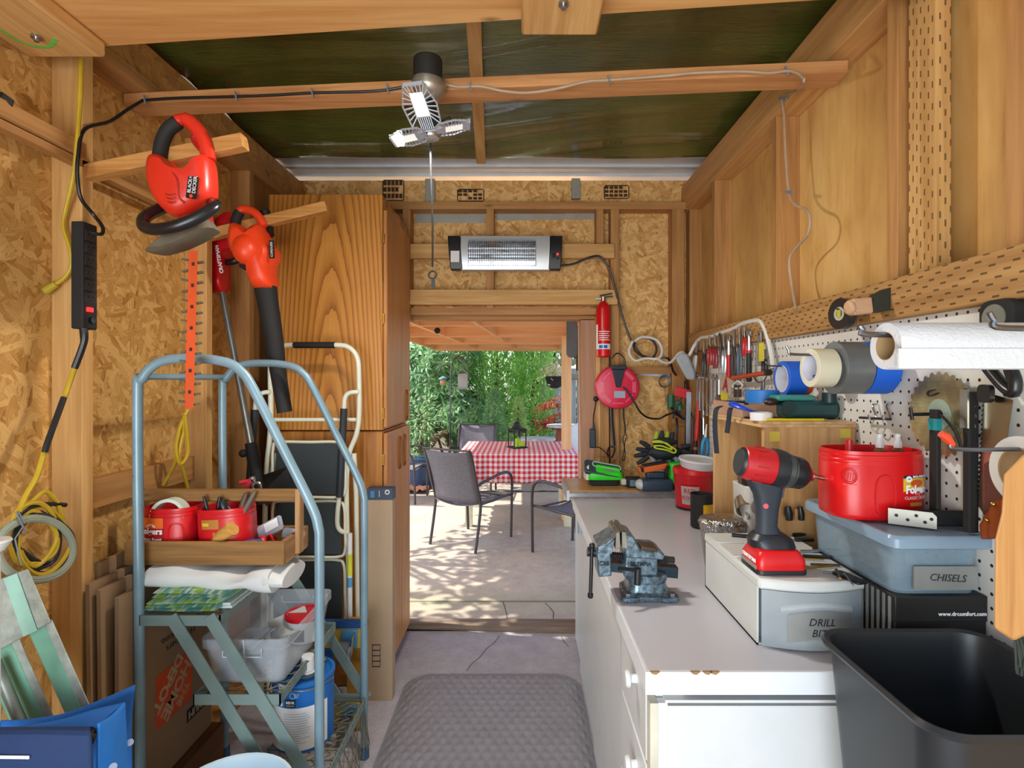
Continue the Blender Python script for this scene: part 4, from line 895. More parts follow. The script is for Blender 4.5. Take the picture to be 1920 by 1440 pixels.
# leaf blower
HYX = 2.16; g_ = lambda px, py, d=0: P(px, py, 2.16+d)
lbw = T('leaf_blower', 'orange cordless leaf blower with a long black tube hanging on the farther peg', 'leaf blower', g_(535, 775))
O(bodyloft(sm([(441, 424), (437, 455), (444, 478), (458, 490), (474, 498), (482, 541), (514, 541), (512, 505), (518, 488), (518, 470), (504, 450), (494, 425), (482, 428), (470, 436), (455, 424)]), -.07, .07), 'fan_housing', orange, lbw)
O(B().ball(g_(462, 468, -.05), (.052, .05, .062), 16), 'fan_cover', orange, lbw)
O(B().tube(catmull([g_(440, 436), g_(444, 410), g_(452, 394), g_(468, 394), g_(484, 405), g_(494, 425)], 5), .017, 10), 'handle', orange, lbw)
O(B().tube(catmull([g_(440, 432, -.004), g_(443, 410, -.004), g_(450, 397, -.004)], 5), .0195, 10), 'grip', blackm, lbw)
O(B().tube(catmull([g_(496, 396, .05), g_(502, 420, .05), g_(504, 440, .03)], 4), .022, 10), 'battery', black, lbw)
O(B().tube([g_(481, 536), g_(498, 540)], .001).tube(catmull([g_(498, 540), g_(506, 590), g_(514, 640), g_(522, 700), g_(534, 773)], 5), [.043, .042, .041, .04, .039, .039, .038, .038, .037, .036, .036, .035, .034, .033, .032, .031, .030, .0295, .029, .029, .029], 16), 'blower_tube', blackm, lbw)
O(B().tube(catmull([g_(452, 487, -.02), g_(460, 505, -.02), g_(475, 514, -.02)], 5), .004, 6), 'guard_rim', orange, lbw)
O(B().prism(rrect(.04, .05, .01), frame(g_(464, 494, -.045), (1, 0, -.5), (.5, 0, 1), (0, -1, 0)), .01), 'air_inlet', black, lbw)
fb = frame(g_(510, 468, -.064), V((-.05, 0, 1)).normalized(), V((-1, 0, -.05)).normalized(), V((0, -1, 0)))
lb = O(B().prism(rrect(.07, .02, .003), fb, .003), 'badge', black, lbw)
O(B().text('CORDLESS', .0125, fb @ Matrix.Translation((0, 0, .0035)), .0003), 'lettering', whitep, lb)
O(B().prism(rrect(.032, .012, .003), frame(g_(443, 441, -.052), V((0, 0, 1)), V((-1, 0, 0)), (0, -1, 0)), .006), 'speed_button', black, lbw)
# ---- flattened cartons on the left wall
XB = -1.185
def carton(label, x, y0, y1, z0, z1, lean=0, mat=card):
    b = B(); t = .012
    b.add([(x, y0, z0), (x, y1, z0), (x-lean, y1, z1), (x-lean, y0, z1), (x-t, y0, z0), (x-t, y1, z0), (x-lean-t, y1, z1), (x-lean-t, y0, z1)],
          [(0, 1, 2, 3), (7, 6, 5, 4), (0, 4, 5, 1), (3, 2, 6, 7), (0, 3, 7, 4), (1, 5, 6, 2)])
    return b
cb0 = T('flattened_carton', 'flattened moving carton with an orange logo leaning behind the rolling ladder', 'box', (XB, 1.8, .17), 'flattened cartons')
O(carton('', XB, 1.565, 2.03, .17, .84), 'panel', card, cb0)
fc_ = lambda y, z: frame((XB+.0008, y, z), (0, -1, 0), (0, 0, -1), (1, 0, 0))
lg = O(B().prism([(-.093, -.088), (.093, -.088), (.093, .088), (-.093, .088)], fc_(1.815, .432), .0008), 'logo', plain('logo_orange', '#e0531f', .7), cb0)
fl = fc_(1.815, .432) @ Matrix.Rotation(math.radians(43), 4, 'Z') @ Matrix.Translation((0, 0, .001))
O(B().text('THE', .04, fl @ Matrix.Translation((0, .062, 0)), .0003, bold=.001).text('HOME', .068, fl @ Matrix.Translation((0, .012, 0)), .0003, bold=.002, sp=.9).text('DEPOT', .06, fl @ Matrix.Translation((0, -.05, 0)), .0003, bold=.002, sp=.9), 'lettering', plain('logo_tan', '#c4a982', .8), lg)
O(B().text('How doers\nget more done.', .034, fc_(1.85, .60), .0003), 'slogan', ink, cb0)
md = O(B().prism([(-.075, -.022), (.075, -.022), (.075, .022), (-.075, .022)], fc_(1.955, .29), .0008), 'size_bar', plain('bar_black', '#2c2723', .7), cb0)
O(B().text('MEDIUM', .035, fc_(1.955, .29) @ Matrix.Translation((0, 0, .001)), .0003, bold=.001), 'size_text', plain('logo_tan', '#c4a982', .8), md)
for x, y0, z1, l, lb in ((XB-.028, 1.545, .87, .01, 'flattened carton second from the aisle, behind the logo one'), (XB-.05, 1.535, .89, .012, 'flattened carton third from the aisle in the leaning row'), (XB-.068, 1.60, .93, .02, 'dark flattened carton nearest the left wall')):
    TO(carton('', x, y0, 2.02, 0, z1, l), 'flattened_carton', lb, 'box', card, 'flattened cartons')
TO(B().bb(-1.2, -1.15, 1.62, 2.05, 0, .165), 'lumber_offcut', 'brown wood offcut on the floor under the logo carton', 'lumber', wood('dark_offcut', '#7a4f2c', '#5a3619', 'Y'))
# ---- white and mint painted trestle
mint = plain('mint_paint', '#7fb89c', .6, var=.08, vs=20)
wornw = plain('worn_white_paint', '#b3baae', .7, var=.18, vs=35)
Yq = 1.30
trs = T('trestle', 'worn white and mint painted trestle standing at the lower left', 'trestle', (-1.0, 1.3, 0))
def quad(pts, Y, t): return B().loft([[P(x, y, Y) for x, y in pts], [P(x, y, Y+t) for x, y in pts]])
O(quad([(-50, 1104), (53, 1066), (96, 1166), (-8, 1222)], Yq-.02, .02), 'top_board', wornw, trs, bevel=.003)
O(quad([(6, 1085), (32, 1075), (70, 1182), (44, 1194)], Yq-.0225, .003), 'paint_stripe', plain('pale_mint', '#a6d6c4', .6), trs)
def legq(xl, xr, y, mat, d, nm): 
    e = .44*(1848-y); return O(quad([(xl, y+8), (xr, y-8), (xr+e, 1838), (xl+e, 1838)], Yq+d, .02), nm, mat, trs, bevel=.003)
legq(0-46, 18, 1205, mint, .002, 'leg'); legq(16, 34, 1200, wornw, .003, 'leg_edge'); legq(52, 82, 1175, mint, .002, 'leg'); legq(80, 97, 1168, wornw, .003, 'leg_edge')
O(B().tube([P(-10, 1240, Yq-.03), P(38, 1352, Yq-.03), P(120, 1545, Yq-.03)], .012, 10), 'rail_tube', plain('grey_tube', '#8c958c', .4, .3), trs)
wp = T('white_post', 'slim white post with a flat cap at the left edge of the picture', 'post', P(-2, 1300, 1.15)*1)
q = P(-14, 1025, 1.15); wp.location = (q.x, q.y, 0); ORIG[wp.name] = V((q.x, q.y, 0))
O(B().cyl((q.x, q.y, 0), (q.x, q.y, q.z), .013, n=14), 'post', white, wp); O(B().lathe([(.02, -.02), (.03, -.004), (.032, 0), (.03, .004), (.001, .005)], Matrix.Translation(q+V((0, 0, .01)))), 'cap', white, wp)
# ---- blue folding camp chair
def fabric(name, c, d): return plain(name, c, .75, var=.1, vs=5, bump=.25, bs=350)
bl = fabric('blue_canvas', '#1765b8', 0); bld = fabric('navy_canvas', '#0d2f5c', 0)
bc = T('camp_chair', 'blue canvas folding chair in the lower left corner', 'chair', (-.95, 1.05, 0))
def sheet(rows, nm, mat, n=6):
    """rows of photo points with depth, smoothed"""
    cr = [catmull([P(*p) for p in r], n) for r in rows]; m_ = len(cr[0]); b = B()
    cols = [catmull([c[i] for c in cr], 4) for i in range(m_)]
    return O(B().grid(lambda u, v: cols[min(m_-1, round(u*(m_-1)))][min(len(cols[0])-1, round(v*(len(cols[0])-1)))], m_-1, len(cols[0])-1), nm, mat, bc, solid=.004)
sheet([[(-60, 1352, 1.16), (40, 1350, 1.16), (120, 1338, 1.2), (190, 1312, 1.24), (254, 1284, 1.28)], [(-60, 1420, 1.16), (40, 1420, 1.16), (120, 1410, 1.2), (190, 1390, 1.24), (247, 1370, 1.28)], [(-60, 1560, 1.14), (40, 1560, 1.14), (120, 1560, 1.16), (190, 1560, 1.2), (252, 1560, 1.24)]], 'back_fabric', bl)
sheet([[(-60, 1364, 1.06), (30, 1362, 1.06), (110, 1350, 1.1), (180, 1330, 1.14), (233, 1318, 1.17)], [(-60, 1400, 1.05), (30, 1396, 1.05), (110, 1386, 1.08), (170, 1372, 1.10), (190, 1356, 1.12)]], 'seat_top', bl)
sheet([[(233, 1317, 1.17), (210, 1340, 1.12), (184, 1357, 1.06)], [(236, 1380, 1.17), (214, 1400, 1.10), (183, 1420, 1.05)], [(246, 1560, 1.16), (222, 1560, 1.09), (178, 1560, 1.05)]], 'side_fabric', plain('bright_blue_canvas', '#1f7fe0', .7, var=.06, bump=.25, bs=350))
sheet([[(-60, 1372, 1.04), (60, 1366, 1.04), (168, 1366, 1.05)], [(-60, 1395, 1.02), (60, 1395, 1.02), (172, 1398, 1.03)], [(-60, 1560, 1.02), (60, 1560, 1.02), (176, 1560, 1.03)]], 'front_fabric', bld)
O(B().tube([P(-60, 1384, 1.045), P(166, 1382, 1.055)], .018, 14), 'seat_roll', bld, bc)
O(B().cyl(P(166, 1382, 1.055), P(180, 1384, 1.06), .013, n=14), 'pole_end', blackm, bc)
O(B().cyl(P(244, 1392, 1.225), P(244, 1392, 1.205), .007, n=12).cyl(P(212, 1438, 1.06), P(212, 1438, 1.045), .007, n=12), 'snap', steel, bc)
O(B().beam(P(-40, 1419, 1.012), P(55, 1420, 1.014), .0015, .006), 'stripe', whitep, bc)
for x, y in ((-1.02, 1.08), (-.84, 1.09), (-1.02, 1.2), (-.80, 1.2)): O(B().cyl((x, y, 0), (x, y, .42), .009, n=10), 'leg', blackm, bc)
# ---- pale bucket
wbk = T('bucket', 'pale blue white open bucket at the bottom edge, in front of the rolling ladder', 'bucket', (-.77, 1.378, 0))
mb = Matrix.Translation((-.77, 1.378, 0))
O(B().lathe([(.001, 0), (.135, 0), (.155, .36), (.165, .365), (.168, .39), (.165, .402), (.158, .40), (.15, .36), (.13, .02), (.001, .02)], mb, 40), 'bucket', plain('pale_blue_plastic', '#c3dae6', .35, var=.03), wbk)
O(B().tube(catmull([(-.77-.17*math.cos(a), 1.378-.05*math.sin(a)-.14*math.sin(a), .36-.2*math.sin(a)) for a in [PI*k/8 for k in range(9)]], 3), .004), 'bail', steel, wbk)
# ================================================================ rolling ladder and what is on it
YN, YR = 1.63, 2.09
paint = N('blue_grey_paint'); co_ = paint.coord(False)
wear = paint.math('LESS_THAN', paint.noise(co_, 40, 5, .75), .31)
paint.base(paint.mix(paint.math('MULTIPLY', wear, .8), paint.ramp(paint.noise(co_, 5, 3), [(.3, '#6f8c98'), (.7, '#8aa6b4')]), '#4f4238')); paint.set(.32, .15, .5)
lpm = paint.m; lpd = plain('blue_grey_flat', '#7d938f', .5, .1, var=.1)
ld = T('rolling_ladder', 'old blue grey steel platform ladder with two hoop handrails', 'ladder', (-.9, 1.86, 0))
prof = [(-1.168, 0), (-1.17, .6), (-1.177, 1.40), (-1.165, 1.48), (-1.108, 1.535), (-1.0, 1.545), (-.905, 1.533), (-.86, 1.505), (-.825, 1.455), (-.73, 1.265), (-.648, 1.10), (-.625, 1.03), (-.621, .95), (-.621, .5), (-.621, .03)]
for y in (YN, YR): 
    O(B().tube(catmull([(x, y, z) for x, z in prof], 6), .0145, 12), 'handrail', lpm, ld)
for x, y in ((-.621, YN), (-.621, YR), (-1.168, YN), (-1.168, YR)): O(B().cyl((x, y, 0), (x, y, .045), .02, .018, 12), 'foot', plain('blue_rubber', '#3a5d7e', .6), ld)
O(B().cyl((-1.172, YN, 1.49), (-1.172, YR, 1.49), .011, n=10), 'rear_tie', lpm, ld)
def wire(x0, x1, z):
    b = B(); n = 9
    for i in range(n+1):
        y = YN+.02+(YR-YN-.04)*i/n; b.cyl((x0, y, z-.006), (x1, y, z-.006), .0022, n=5)
    for i in range(8):
        x = x0+(x1-x0)*i/7
        b.tube([(x+(.012 if j % 2 else -.012), YN+.02+(YR-YN-.04)*j/18, z-.004) for j in range(19)], .0022, 4)
    return b
def step(name, x0, x1, z):
    b = B().bb(x0, x1, YN-.012, YN-.008, z-.032, z).bb(x0, x1, YR+.008, YR+.012, z-.032, z).bb(x1-.004, x1, YN-.012, YR+.012, z-.032, z).bb(x0, x0+.004, YN-.012, YR+.012, z-.032, z)
    p = O(b, name, lpd, ld); O(wire(x0+.005, x1-.005, z), 'wire_mesh', plain('mesh_wire', '#8d8468', .5, .5, var=.2), p)
step('platform', -1.165, -.918, .765); step('step', -1.0, -.735, .525); step('step', -.85, -.612, .243)
def flat(p0, p1, y): O(B().beam(p0, p1, .004, .03, (0, 1, 0)).xf(Matrix()), 'stringer', lpd, ld)
for y in (YN-.016, YR+.016):
    for a, c in (((-1.065, .765), (-.70, .175)), ((-.95, .765), (-.615, .225))):
        p0, p1 = V((a[0], y, a[1])), V((c[0], y, c[1])); d = (p1-p0).normalized(); n = V((0, 1, 0)).cross(d)
        O(B().loft([[p0+n*.019+V((0, -.002, 0)), p0+n*.019+V((0, .002, 0)), p0-n*.019+V((0, .002, 0)), p0-n*.019+V((0, -.002, 0))], [p1+n*.019+V((0, -.002, 0)), p1+n*.019+V((0, .002, 0)), p1-n*.019+V((0, .002, 0)), p1-n*.019+V((0, -.002, 0))]]), 'stringer', lpd, ld)
# guard net below the lowest step (diagonal wire grid)
b = B(); 
for i in range(9):
    y = YN+.03+.05*i
    b.cyl((-.618, y, .25), (-.60, min(YR, y+.10), .05), .0018, n=5).cyl((-.618, min(YR, y+.10), .25), (-.60, y, .05), .0018, n=5)
O(b, 'side_net', plain('mesh_wire', '#8d8468', .5, .5), ld)
# ---- cloths on the platform
k = N('floral_towel'); cc = k.n('ShaderNodeTexCoord').outputs['Object']
vo = k.n('ShaderNodeTexVoronoi'); k.l(cc, vo.inputs['Vector']); vo.inputs['Scale'].default_value = 26
st_ = k.noise(k.map(cc, (60, 6, 30)), 1.2, 3)
k.base(k.mix(k.ramp(vo.outputs['Distance'], [(.25, (1, 1, 1)), (.5, (0, 0, 0))]), k.ramp(st_, [(.4, '#cfe0c8'), (.55, '#5fa09a')]), '#9cc24a')); k.set(.85); k.bump(st_, .4, .004)
tw = B()
for i in range(5):
    z = .772+.0135*i
    tw.loft([[V((x, 1.792+.175*math.cos(a)-.006*(i % 3), z+.007+.0068*math.sin(a)+.002*math.sin(20*x+i))) for a in [2*PI*j/16 for j in range(16)]] for x in [-1.15+.008*i+.027*q_ for q_ in range(9)]])
TO(tw, 'towel_stack', 'green floral folded towels on the ladder platform under the white cloth', 'towel', k.m)
TO(B().bb(-.955, -.905, 1.66, 2.0, .769, .777).bb(-.945, -.91, 1.66, 1.99, .778, .786), 'folded_sheet', 'thin pale folded sheet edge sticking out right of the floral towels', 'cloth', plain('pale_sheet', '#cfdcd6', .8))
clothw = plain('white_cotton', '#cfd2d0', .85, var=.04, bump=.15, bs=40)
rs = []
for i in range(25):
    t = i/24; x = -1.165+.385*t; cz = .862-.014*t+.003*math.sin(7*t); hz_ = .032+.004*math.sin(5*t+1)+(.008 if t > .8 else 0); yw = .11
    rs.append([V((x+.006*math.sin(a*2), 1.745+yw*math.copysign(abs(math.cos(a))**.6, math.cos(a))+.004*math.sin(11*t+3*a), cz+hz_*math.copysign(abs(math.sin(a))**.8, math.sin(a))+.003*math.sin(17*t+2*a))) for a in [2*PI*j/24 for j in range(24)]])
dc = T('drop_cloth', 'rolled white cotton cloth on the ladder platform under the wooden tote', 'cloth', (-.97, 1.745, .838)); cb2 = B().loft(rs); O(cb2, 'roll', clothw, dc)
rs = []
for i in range(8):
    t = i/7; x = -.80+.055*t
    rs.append([V((x, 1.74+(.108-.02*t)*math.cos(a), .858+(.036-.006*t)*math.sin(a)-.012*t)) for a in [2*PI*j/20 for j in range(20)]])
O(B().loft(rs), 'loose_end', clothw, dc)
# ---- wooden tote
tx0, tx1, ty0, ty1, tz0, tz1 = -1.25, -.748, 1.67, 1.865, .898, .972
totew = wood('tote_pine', '#9a7240', '#6e4d26', 'X', 1.2, .7, .05, .4, c3='#b08a58')
tote = T('tool_tote', 'open wooden tool carrier with a bar handle on top of the ladder', 'tool box', ((tx0+tx1)/2, (ty0+ty1)/2, tz0))
O(B().bb(tx0, tx1, ty0, ty0+.014, tz0, tz1), 'front_board', totew, tote, bevel=.004); O(B().bb(tx0, tx1, ty1-.014, ty1, tz0, tz1), 'back_board', totew, tote, bevel=.004)
endw = wood('tote_end', '#b38a62', '#8c6540', 'Y', 1.2, .7)
O(B().bb(tx1-.016, tx1, ty0+.014, ty1-.014, tz0, tz1), 'end_board', endw, tote, bevel=.002); O(B().bb(tx0, tx0+.016, ty0+.014, ty1-.014, tz0, tz1), 'end_board', endw, tote, bevel=.002)
O(B().bb(tx0+.016, tx1-.016, ty0+.014, ty1-.014, tz0, tz0+.01), 'tray_bottom', totew, tote)
ym = (ty0+ty1)/2
for x in (tx1, tx0-.016): O(B().bb(x, x+.016, ym-.018, ym+.018, tz0+.01, 1.118), 'handle_post', wood('tote_post', '#c49a68', '#93693c', 'Z', 1.2), tote, bevel=.002)
O(B().bb(tx0-.016, tx1+.0, ym-.012, ym+.012, 1.078, 1.118), 'handle_bar', totew, tote, bevel=.006)
# ---- red coffee cans
def oval_can(name, label, o, sx, sy, hgt, group=None, rz=0, tilt=0, mat=red):
    r = T(name, label, 'container', o, group); m4 = Matrix.Translation(o) @ Matrix.Rotation(tilt, 4, 'Y') @ Matrix.Rotation(rz, 4, 'Z')
    sh = [(math.copysign(abs(math.cos(a))**.72, math.cos(a))*sx, math.copysign(abs(math.sin(a))**.72, math.sin(a))*sy) for a in [2*PI*i/40 for i in range(40)]]
    O(B().lathe([(.001, 0), (.93, 0), (.98, .02*hgt), (1, .08*hgt), (1, .8*hgt), (.985, .82*hgt), (1.0, .84*hgt), (1.0, .87*hgt), (.985, .885*hgt), (1.0, .905*hgt), (1.0, .94*hgt), (.97, .95*hgt), (.97, 1.0*hgt), (.94, 1.0*hgt), (.93, .9*hgt), (.93, .05*hgt), (.001, .05*hgt)], m4, shape=sh), 'can_body', mat, r, ang=50)
    return r, m4
def front(sx, sy):
    """maps label x,y onto the near side of the oval can"""
    def f(x, y, z):
        u = max(-1, min(1, x/sx)); c = (1-abs(u)**(2/.72))**(.72/2) if abs(u) < 1 else 0
        return (x, -(sy*c+.0012+z), y)
    return f
def can_label(r, m4, sx, sy, z0, z1, x0, x1, style):
    f = front(sx, sy); quadf = lambda a, b_, c, d, e=0: B().grid(lambda u, v: m4 @ V(f(a+(b_-a)*u, c+(d-c)*v, e)), 14, 2)
    if style == 'sunrise':
        p = O(quadf(x0, x1, z0, z1), 'label', dred, r)
        O(quadf(x0, x1, z0+(z1-z0)*.55, z1, .0004), 'label_sky', plain('label_orange', '#e2661c', .5), p)
        b = B(); cx_ = (x0+x1)/2
        for i in range(9):
            a = PI*i/8; b.tube([m4 @ V(f(cx_+.008*math.cos(a), z0+(z1-z0)*.62+.008*math.sin(a)*.6, .0006)), m4 @ V(f(cx_+.017*math.cos(a), z0+(z1-z0)*.62+.014*math.sin(a)*.7, .0006))], .0008, 4)
        O(b, 'sun', whitep, p)
        O(B().text('Folgers', .027, m4, .0003, warp=lambda x, y, z: f(x+cx_, y+z0+(z1-z0)*.42, z+.0008), bold=.0008), 'lettering', whitep, p)
        O(B().text('Classic Roast', .0135, m4, .0003, warp=lambda x, y, z: f(x+cx_, y+z0+(z1-z0)*.08, z+.0008), bold=.0004), 'small_lettering', whitep, p)
    elif style == 'blend':
        p = O(quadf(x0, x1, z0, z1), 'label', plain('label_gold', '#b9792c', .5), r)
        O(quadf(x0+.004, x0+.026, z0+.01, z1-.01, .0005), 'label_corner', plain('label_yellow', '#d8b03a', .5), p)
        O(B().text('BLEND', .02, m4, .0003, warp=lambda x, y, z: f(x+.02, y+z0-.018, z+.0008)), 'lettering', plain('gold_print', '#c79a4a', .5), p)
    else:
        p = O(quadf(x0, x1, z0, z1), 'label', plain('label_yellow2', '#e0b822', .5), r)
        O(quadf(x0, x1, z0+(z1-z0)*.84, z1, .0005), 'label_band', plain('label_navy', '#1b2550', .5), p)
        cx_ = (x0+x1)/2; h_ = z1-z0
        O(B().grid(lambda u, v: m4 @ V(f(x0+(x1-x0)*u, z0-.001+h_*(.12+.20*math.sin(PI*u))*v, .0006)), 20, 3), 'label_hill', red, p)
        O(B().grid(lambda u, v: m4 @ V(f(cx_-.004+.017*math.cos(2*PI*u)*v, z0+h_*.56+.0085*math.sin(2*PI*u)*v, .0008)), 20, 2), 'sun', plain('label_orange2', '#d4541c', .5), p)
        O(B().grid(lambda u, v: m4 @ V(f(x0+.013+.0075*math.cos(2*PI*u)*v, z0+h_*.80+.007*math.sin(2*PI*u)*v, .0009)), 20, 2), 'round_badge', whitep, p)
        O(B().text('100', .005, m4, .0003, warp=lambda x, y, z: f(x+x0+.013, y+z0+h_*.8, z+.0012)), 'badge_text', plain('label_navy', '#1b2550', .5), p)
        O(B().text('RICH, PURE TASTE', .0062, m4, .0003, warp=lambda x, y, z: f(x+cx_+.010, y+z0+h_*.92, z+.0008), bold=.0002), 'band_text', whitep, p)
        O(B().text('Folgers', .0215, m4, .0004, warp=lambda x, y, z: f(x+cx_-.002, y*1.15+z0+h_*.22, z+.0014), bold=.0009), 'lettering', whitep, p)
        O(B().text('CLASSIC ROAST', .0095, m4, .0004, warp=lambda x, y, z: f(x+cx_-.002, y+z0-.0095, z+.001), bold=.0002), 'small_lettering', plain('print_pink', '#e8b8b0', .5), p)
        O(quadf(cx_-.022, cx_+.012, z0-.028, z0-.020, .0005), 'gold_bar', plain('gold_bar', '#b98a2a', .5), p)
    return p
def dents(r, m4, sx, sy, x, z0, z1):
    f = front(sx, sy); w = .02
    O(B().tube(catmull([m4 @ V(f(a, c, -.001)) for a, c in ((x-w, z0), (x-w, z1-.02), (x-w*.5, z1), (x+w*.5, z1), (x+w, z1-.02), (x+w, z0), (x+w*.5, z0-.012), (x-w*.5, z0-.012))], 3, True), .003, 6, True), 'finger_grip', red, r)
o1 = V((-1.152, 1.768, .909)); r1, m1 = oval_can('coffee_can', 'red coffee can at the left end of the wooden tote, orange label on its front', o1, .083, .07, .158, 'red coffee cans')
can_label(r1, m1, .083, .07, .056, .13, -.075, .008, 'sunrise'); dents(r1, m1, .083, .07, .044, .02, .11)
o2 = V((-.972, 1.768, .909)); r2, m2 = oval_can('coffee_can', 'red coffee can full of tools in the middle of the wooden tote', o2, .083, .07, .155, 'red coffee cans', tilt=-.05)
can_label(r2, m2, .083, .07, .095, .125, -.048, .01, 'blend')
# contents
TO(B().lathe([(.042, 0), (.052, 0), (.052, .045), (.042, .045), (.042, 0)], rot((-1.145, 1.752, 1.043), 1.52, 0, .12), 32, caps=False), 'tape_roll', 'roll of pale printed tape standing up in the left coffee can', 'tape', plain('pale_label_tape', '#cfd6c8', .5, var=.08, vs=30))
for i, (px, py, qx, qy, r, mt, lb) in enumerate(((392, 968, 382, 930, .006, black, 'black pliers handle, farthest left in the tool filled coffee can'), (408, 965, 412, 932, .007, black, 'black curved handle beside the leftmost one in the tool can'), (424, 965, 416, 938, .014, plain('satin_black2', '#232428', .25), 'fat glossy black handle in the middle of the tool can'), (438, 966, 426, 950, .008, black, 'short black grip leaning right of the fat black handle'), (448, 966, 462, 925, .009, plain('brown_handle', '#5a4436', .5), 'brown handled tool sticking out right of the tool can'), (455, 964, 478, 922, .008, plain('grey_brown', '#6b6058', .5), 'grey brown tool shaft leaning out at the far right of the tool can'), (405, 972, 412, 958, .016, plain('emerald', '#1f9d5c', .4), 'short tool with a green end at the front of the tool can'))):
    p0, p1 = P(px, py, 1.735), P(qx, qy, 1.735); TO(B().tube([p0+(p0-p1)*1.1, p0, p0.lerp(p1, .7), p1], [r*.6, r, r*1.05, r*.7], 10), 'hand_tool', lb, 'hand tool', mt, 'tools in the red coffee can')
lp = T('locking_pliers', 'red handled locking pliers standing above the tote handle', 'pliers', P(458, 930, 1.84))
O(B().tube([P(455, 928, 1.84), P(472, 898, 1.84)], .009, 8).tube([P(450, 905, 1.84), P(466, 902, 1.84)], .007, 8), 'grip', plain('pink_red', '#c9293c', .4), lp)
O(B().torus(frame(P(481, 912, 1.84), (1, 0, 0), (0, 0, 1), (0, 1, 0)), .014, .005, 16, 6).ball(P(474, 898, 1.84), .011, 8).tube([P(455, 930, 1.84), P(462, 960, 1.82)], .008), 'jaw', steel, lp)
TO(B().tube([P(398, 1026, 1.715), P(415, 1005, 1.70), P(436, 990, 1.69)], [.016, .019, .024], 14), 'wooden_dowel', 'thick light wooden handle lying across the front of the tool can', 'handle', wood('dowel', '#d9a95c', '#b98a42', 'X', 1.5, .4))
TO(B().lathe([(.017, 0), (.027, 0), (.027, .026), (.017, .026), (.017, 0)], Matrix.Translation(P(473, 1030, 1.715)), 24, caps=False), 'tape_roll', 'small blue tape roll at the right front of the wooden tote', 'tape', bluep)
TO(B().cyl(P(473, 1024, 1.715), P(473, 1016, 1.715), .0165, n=16), 'orange_plug', 'orange disc inside the small blue tape roll', 'disc', plain('soft_orange', '#d98a4a', .6))
ra = T('ratchet_strap', 'red tangled webbing at the right end of the wooden tote', 'strap', P(500, 1030, 1.76))
O(B().tube(catmull([P(482, 1020, 1.76), P(490, 1006, 1.76), P(500, 1016, 1.75), P(506, 1002, 1.75), P(514, 1020, 1.75), P(505, 1028, 1.74), P(495, 1012, 1.77), P(518, 1008, 1.77)], 5), .009, 6, flat=.3), 'webbing', red, ra)
TO(B().bb(-.03, .04, -.012, .012, -.008, .006, rot(P(440, 1024, 1.72), 0, -.1, .1)), 'utility_knife', 'small red and blue knife lying beside the wooden handle', 'knife', [dred], bevel=.003)
pw = T('plastic_pack', 'clear plastic pack with a white card leaning in the tote', 'package', P(510, 1008, 1.80))
O(B().prism(rrect(.09, .05, .006), rot(P(508, 990, 1.80), 1.1, -.5), .006), 'blister', glassy('clear_pack', '#d8dcea', .4, .1), pw); O(B().prism(rrect(.05, .03, .002), rot(P(509, 985, 1.79), 1.1, -.5), .002), 'insert', paper, pw)
TO(B().prism(rrect(.07, .035, .01), rot(P(549, 1003, 1.80), .9, .3, .5), .012), 'screw_pack', 'small clear pack of screws on the right rim of the tote', 'package', glassy('clear_pack2', '#cfd6dc', .5, .1))
# ---- clear bin on the middle step
binm = glassy('frosted_plastic', '#d6e0e8', .3, .2)
bn = T('storage_bin', 'long open translucent plastic bin on the middle step of the ladder', 'bin', (-.87, 1.85, .527))
def openbin(x0, x1, y0, y1, z0, z1, taper=.02, t=.004, r=.025, lip=.012):
    sh = lambda w, d, rr: rrect(w, d, rr); cx_, cy_ = (x0+x1)/2, (y0+y1)/2; W, D = x1-x0, y1-y0
    R = lambda w, d, z: [V((cx_+a, cy_+b_, z)) for a, b_ in rrect(w, d, r)]
    return B().loft([R(.06, .06, z0), R(W-2*taper, D-2*taper, z0), R(W-.002, D-.002, z1-.03), R(W+lip, D+lip, z1-.028), R(W+lip, D+lip, z1), R(W-2*t+lip*.3, D-2*t+lip*.3, z1), R(W-2*t, D-2*t, z1-.03), R(W-2*taper-2*t, D-2*taper-2*t, z0+t), R(.06, .06, z0+t)])
O(openbin(-1.0, -.738, 1.66, 2.055, .527, .672), 'tub', binm, bn)
b = B()
for y in (1.653, 2.062): b.tube([(-.93, y, .645), (-.93, y, .62), (-.81, y, .62), (-.81, y, .645)], .002, 5)
b.tube([(-.868, 1.656, .672), (-.868, 1.672, .53)], .0025, 5)
O(b, 'molded_rib', plain('frost_edge', '#dfe8ee', .3), bn)
tub = T('food_tub', 'white tub with a red lid standing in the translucent bin', 'tub', (-.80, 1.955, .533))
mt_ = Matrix.Translation((-.80, 1.955, .533))
O(B().lathe([(.001, 0), (.05, 0), (.062, .085), (.001, .086)], mt_, 28), 'cup', white, tub); O(B().lathe([(.064, .08), (.068, .083), (.068, .096), (.06, .098), (.057, .094), (.001, .094)], mt_, 28), 'lid', red, tub)
O(B().grid(lambda u, v: (-.80+.0565*math.cos(-2.2+1.0*u), 1.955+.0575*math.sin(-2.2+1.0*u), .545+.05*v), 10, 1), 'label', ink, tub)
TO(openbin(-.96, -.84, 1.70, 1.86, .533, .615, .012, .003, .02, .004), 'clear_tray', 'small clear plastic tray with a wire handle inside the translucent bin', 'tray', glassy('clear_plastic', '#d5dde4', .3, .08))
rs_ = B().ball((-.90, 1.78, .575), (.045, .06, .028), 14); rs_.v = [(x+.006*math.sin(40*y+z*30), y+.005*math.sin(50*x), z+.006*math.sin(60*x+30*y)) for x, y, z in rs_.v]
TO(rs_, 'black_rag', 'crumpled black rag in the small clear tray', 'rag', blackm)
